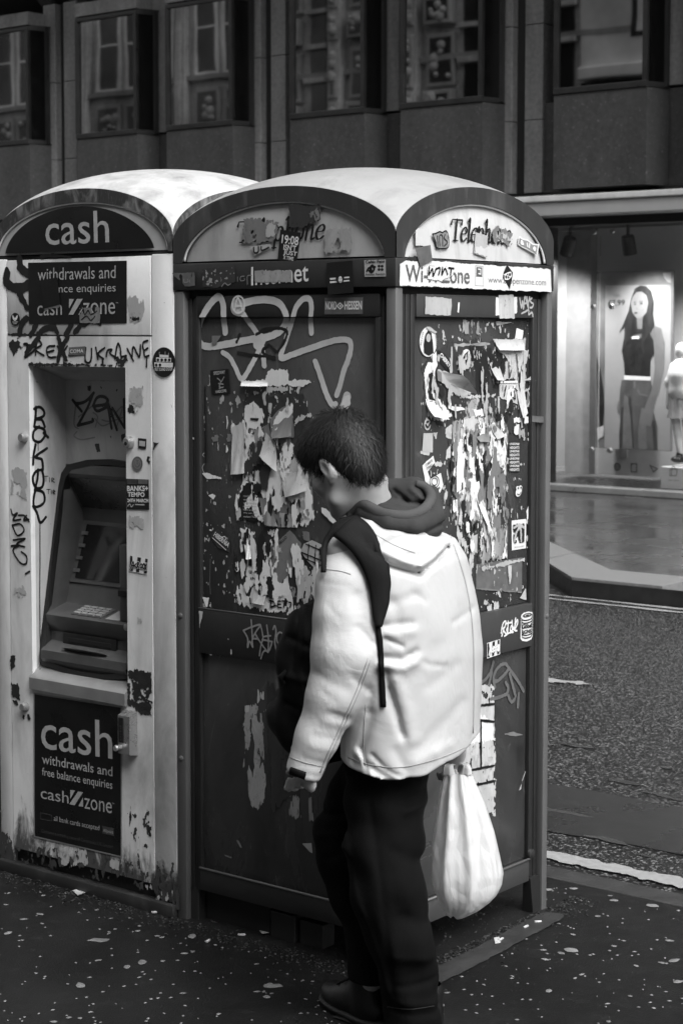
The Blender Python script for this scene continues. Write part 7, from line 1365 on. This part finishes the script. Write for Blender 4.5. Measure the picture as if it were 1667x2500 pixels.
fp([(770, 1600), (800, 1620), (820, 1800), (835, 2022), (760, 2020), (765, 1800)], 'postjl', .0085); fp([(905, 1700), (940, 1720), (945, 2026), (880, 2024), (880, 1850)], 'postjl', .0085); fp([(960, 1495), (978, 1494), (992, 1560), (975, 1640), (955, 1600)], 'postjd', .0086); fp([(800, 1610), (826, 1620), (850, 2020), (836, 2022), (822, 1800)], 'postjd', .0092); fp([(733, 1900), (750, 1700), (765, 1700), (752, 2018), (735, 2016)], 'postjd', .0092); fp([(985, 1800), (1010, 1800), (1030, 2026), (1000, 2026)], 'postjd', .0092)
fp([(860, 1000), (920, 1000), (925, 1075), (1010, 1068), (1000, 1180), (835, 1180), (830, 1095), (865, 1075)], 'postskin', .008)
fp([(1005, 1066), (1058, 1086), (1085, 1200), (1080, 1400), (1042, 1560), (1004, 1680), (990, 1800), (975, 1850), (950, 1840), (905, 1872), (888, 1800), (930, 1700), (985, 1560), (1010, 1400), (1000, 1250), (985, 1170)], 'postskin', .010); fp([(722, 1660), (738, 1640), (738, 1740), (726, 1745), (716, 1705)], 'postskin', .010)
fp([(770, 1448), (975, 1456), (975, 1490), (770, 1484)], 'white', .010)
fp([(822, 1110), (835, 1158), (880, 1168), (950, 1140), (965, 1118), (998, 1180), (1004, 1280), (976, 1330), (972, 1460), (776, 1450), (770, 1350), (755, 1262), (785, 1180)], 'postdk', .011); fp([(822, 1150), (885, 1146), (885, 1166), (835, 1168)], 'white', .013)
fp([(895, 754), (855, 775), (826, 850), (806, 950), (765, 1050), (733, 1118), (775, 1070), (772, 1150), (750, 1268), (800, 1190), (850, 1130), (905, 1120), (900, 1230), (930, 1298), (920, 1200), (965, 1130), (1006, 1060), (992, 970), (998, 880), (980, 800), (940, 758)], 'posthair', .014)
fp([(872, 800), (905, 798), (945, 830), (958, 890), (945, 960), (905, 1008), (868, 1008), (836, 965), (822, 890), (838, 840)], 'postface', .017); fp([(868, 1000), (915, 1000), (910, 1090), (872, 1090)], 'postskin', .016)
for P in ([(844, 882), (866, 879), (866, 883), (844, 887)], [(890, 875), (920, 874), (920, 878), (890, 881)], [(848, 894), (864, 892), (862, 902), (848, 902)], [(892, 888), (915, 888), (912, 899), (894, 899)], [(846, 962), (880, 960), (870, 972), (852, 972)]): fp(P, 'posthair', .019)
fp([(860, 930), (876, 930), (874, 938), (862, 938)], 'postskin', .018); fp([(895, 754), (870, 775), (872, 805), (905, 798), (945, 828), (970, 900), (960, 1000), (985, 960), (995, 880), (975, 790)], 'posthair', .020)
fp([(870, 1560), (885, 1600), (955, 1615), (955, 1605), (892, 1590), (880, 1556)], 'postskin', .010); fp([(845, 1495), (860, 1495), (858, 1550), (845, 1550)], 'postskin', .010)
fp([(905, 1650), (900, 1900), (870, 2026), (930, 2026), (935, 1850)], 'postskin', .0085) if False else None
text(FP, cs, 'Vest', (685, 838), (738, 838), (685, 816), M['postgrey'], po, .008); text(FP, cs, '£7.99', (645, 912), (776, 906), (645, 868), M['postdk'], po, .008, .004)
MB().box(a[0]+.03, a[0]+.05, Yp+.01, Yp+.33, 1.2, 1.24).build('wall_bracket', M['steel'], po)
# white display block and child mannequin
bl = onY(*cs(1057, 2158), 12.86); dk_ = thing('display_block', 'white display block with a bag icon under the shop mannequin', 'display block', (bl[0]+.3, 13.0, .17))
MB().box(bl[0], bl[0]+.62, 12.86, 13.3, .166, bl[2], .004).build('block', M['shopwall'], dk_)
FBk = Face('Y', 12.86)
strokes(FBk, cs, [[(1125, 2180), (1180, 2176), (1178, 2228), (1125, 2230), (1125, 2180)], [(1138, 2180), (1138, 2228)], [(1140, 2178), (1145, 2155), (1160, 2155), (1163, 2176)]], 5, M['postgrey'], dk_, 'icon_print', .002, 0, smooth=False); text(FBk, cs, 'Order in store', (1112, 2268), (1192, 2270), (1112, 2256), M['postgrey'], dk_, .002)
mq = thing('mannequin', 'pale child mannequin in sweater and skirt standing on the white block', 'mannequin', (bl[0]+.32, 13.05, bl[2]))
sc_ = 21.0/FPX*.31463*.985
def mp(x, y, b=0.0): return loc(onY(*cs(x, y), 13.05+b))
M['mannq'] = plain('mannequin_plastic', .55, .4); M['knit'] = plain('pale_knitwear', .5, .8, var=.1, scale=60); M['pleat'] = plain('grey_pleated_cloth', .2, .8, var=.4, scale=20, stretch=(1, 1, .1))
u = sc_*.72
S_ = SDF(mp(1090, 2160)-np.array([.1, .3, .1]), mp(1350, 1190)+np.array([.1, .3, .1]), .010)
S_.ell(mp(1212, 1262), np.array([44, 46, 62])*sc_, .02); S_.cone(mp(1218, 1300), mp(1220, 1370), .03, .04, .02); S_.cone(mp(1165, 1750, -.03), mp(1185, 1900, -.02), .05, .04); S_.cone(mp(1185, 1900, -.02), mp(1205, 2060, 0), .042, .03); S_.cone(mp(1250, 1750, .03), mp(1265, 2060, .03), .05, .03); S_.cone(mp(1130, 1690), mp(1135, 1720, -.01), .025, .02)
V, F = S_.mesh(2); mesh_obj('figure', V, F, M['mannq'], mq)
S_ = SDF(mp(1090, 1800)-np.array([.1, .3, .1]), mp(1350, 1300)+np.array([.1, .3, .1]), .010); S_.chain([mp(1222, 1385), mp(1220, 1450), mp(1222, 1570)], [.10, .13, .135], .04); S_.chain([mp(1160, 1380), mp(1125, 1500, -.01), mp(1118, 1690, -.02)], [.05, .05, .036], .03); S_.chain([mp(1280, 1380), mp(1320, 1500), mp(1325, 1690)], [.05, .05, .036], .03)
V, F = S_.mesh(2); mesh_obj('sweater', V, F, M['knit'], mq)
n_ = 48; mb = MB(); vs = []
for z_, r_ in ((1560, 78), (1640, 88), (1720, 100), (1782, 112)):
    c = mp(1225, z_)
    for k in range(n_): th = 2*math.pi*k/n_; rr = r_*sc_*(1+.05*math.sin(12*th)); vs.append(wor(c+np.array([rr*math.cos(th), rr*.8*math.sin(th), 0])))
mb.add(vs, [(i*n_+k, i*n_+(k+1) % n_, (i+1)*n_+(k+1) % n_, (i+1)*n_+k) for i in range(3) for k in range(n_)]); mb.build('skirt', M['pleat'], mq, True)
S_ = SDF(mp(1120, 1600)-.12, mp(1260, 1440)+.12, .008); S_.chain([mp(1145, 1530, -.13), mp(1200, 1495, -.15), mp(1245, 1460, -.12)], [.055, .065, .045], .02); V, F = S_.mesh(2); mesh_obj('belt_bag', V, F, M['postdk'], mq)
for x_, b_ in ((1200, 0), (1262, .03)):
    c = mp(x_, 2100, b_); S_ = SDF(c-np.array([.14, .2, .06]), c+np.array([.12, .14, .08]), .007); S_.ell(c+[-.03, -.05, .0], (.07, .06, .035), .02); S_.cone(c, c+[0, 0, .05], .036, .036, .02); V, F = S_.mesh(1); mesh_obj('trainer', V, F, M['postdk'], mq)
# ---------------------------------------------------------------- litter along the foot of the kiosks
bt = None
for k, (x, y, a) in enumerate(((379, 2231, .3), (508, 2301, 1.2), (1312, 2254, .2), (590, 2286, .15), (1283, 2266, .9), (228, 2180, .4), (1222, 2297, 1.0), (672, 2272, .5))):
    P = onZ(x, y, .0); L = .022; d = Vector((math.cos(a+YAW), math.sin(a+YAW), 0))
    if bt is None:
        bt = MB().tube([(-L/2, 0, .005), (L/2, 0, .0045)], .0042, 8).build('cigarette_butt', plain('dirty_filter_paper', .42, .8, var=.3, scale=90), None, True)
        bt['category'] = 'cigarette butt'; bt['label'] = 'trodden cigarette butt lying in the dirt at the foot of the kiosks'; bt['group'] = 'cigarette butts on the pavement'; o = bt
    else: o = bt.copy(); C.objects.link(o)
    o.location = P; o.rotation_euler = (0, 0, math.atan2(d.y, d.x))
for k, (pts, lab) in enumerate((([(630, 2268), (700, 2258), (695, 2272), (640, 2280)], 'thin torn paper strip on the ground below the left kiosk door'), ([(178, 2175), (200, 2168), (212, 2178), (190, 2186)], 'crumpled paper scrap on the ground below the cash machine sign'), ([(1205, 2290), (1218, 2288), (1222, 2302), (1208, 2304)], 'small white paper scrap on the ground right of the walking man'))):
    mb = MB(); P = [onZ(x, y, .004+.004*(i % 2)) for i, (x, y) in enumerate(pts)]; mb.prism(P, (0, 0, .0015)); o = mb.build('paper_scrap', M['pm']); tag(o, lab, 'paper scrap')
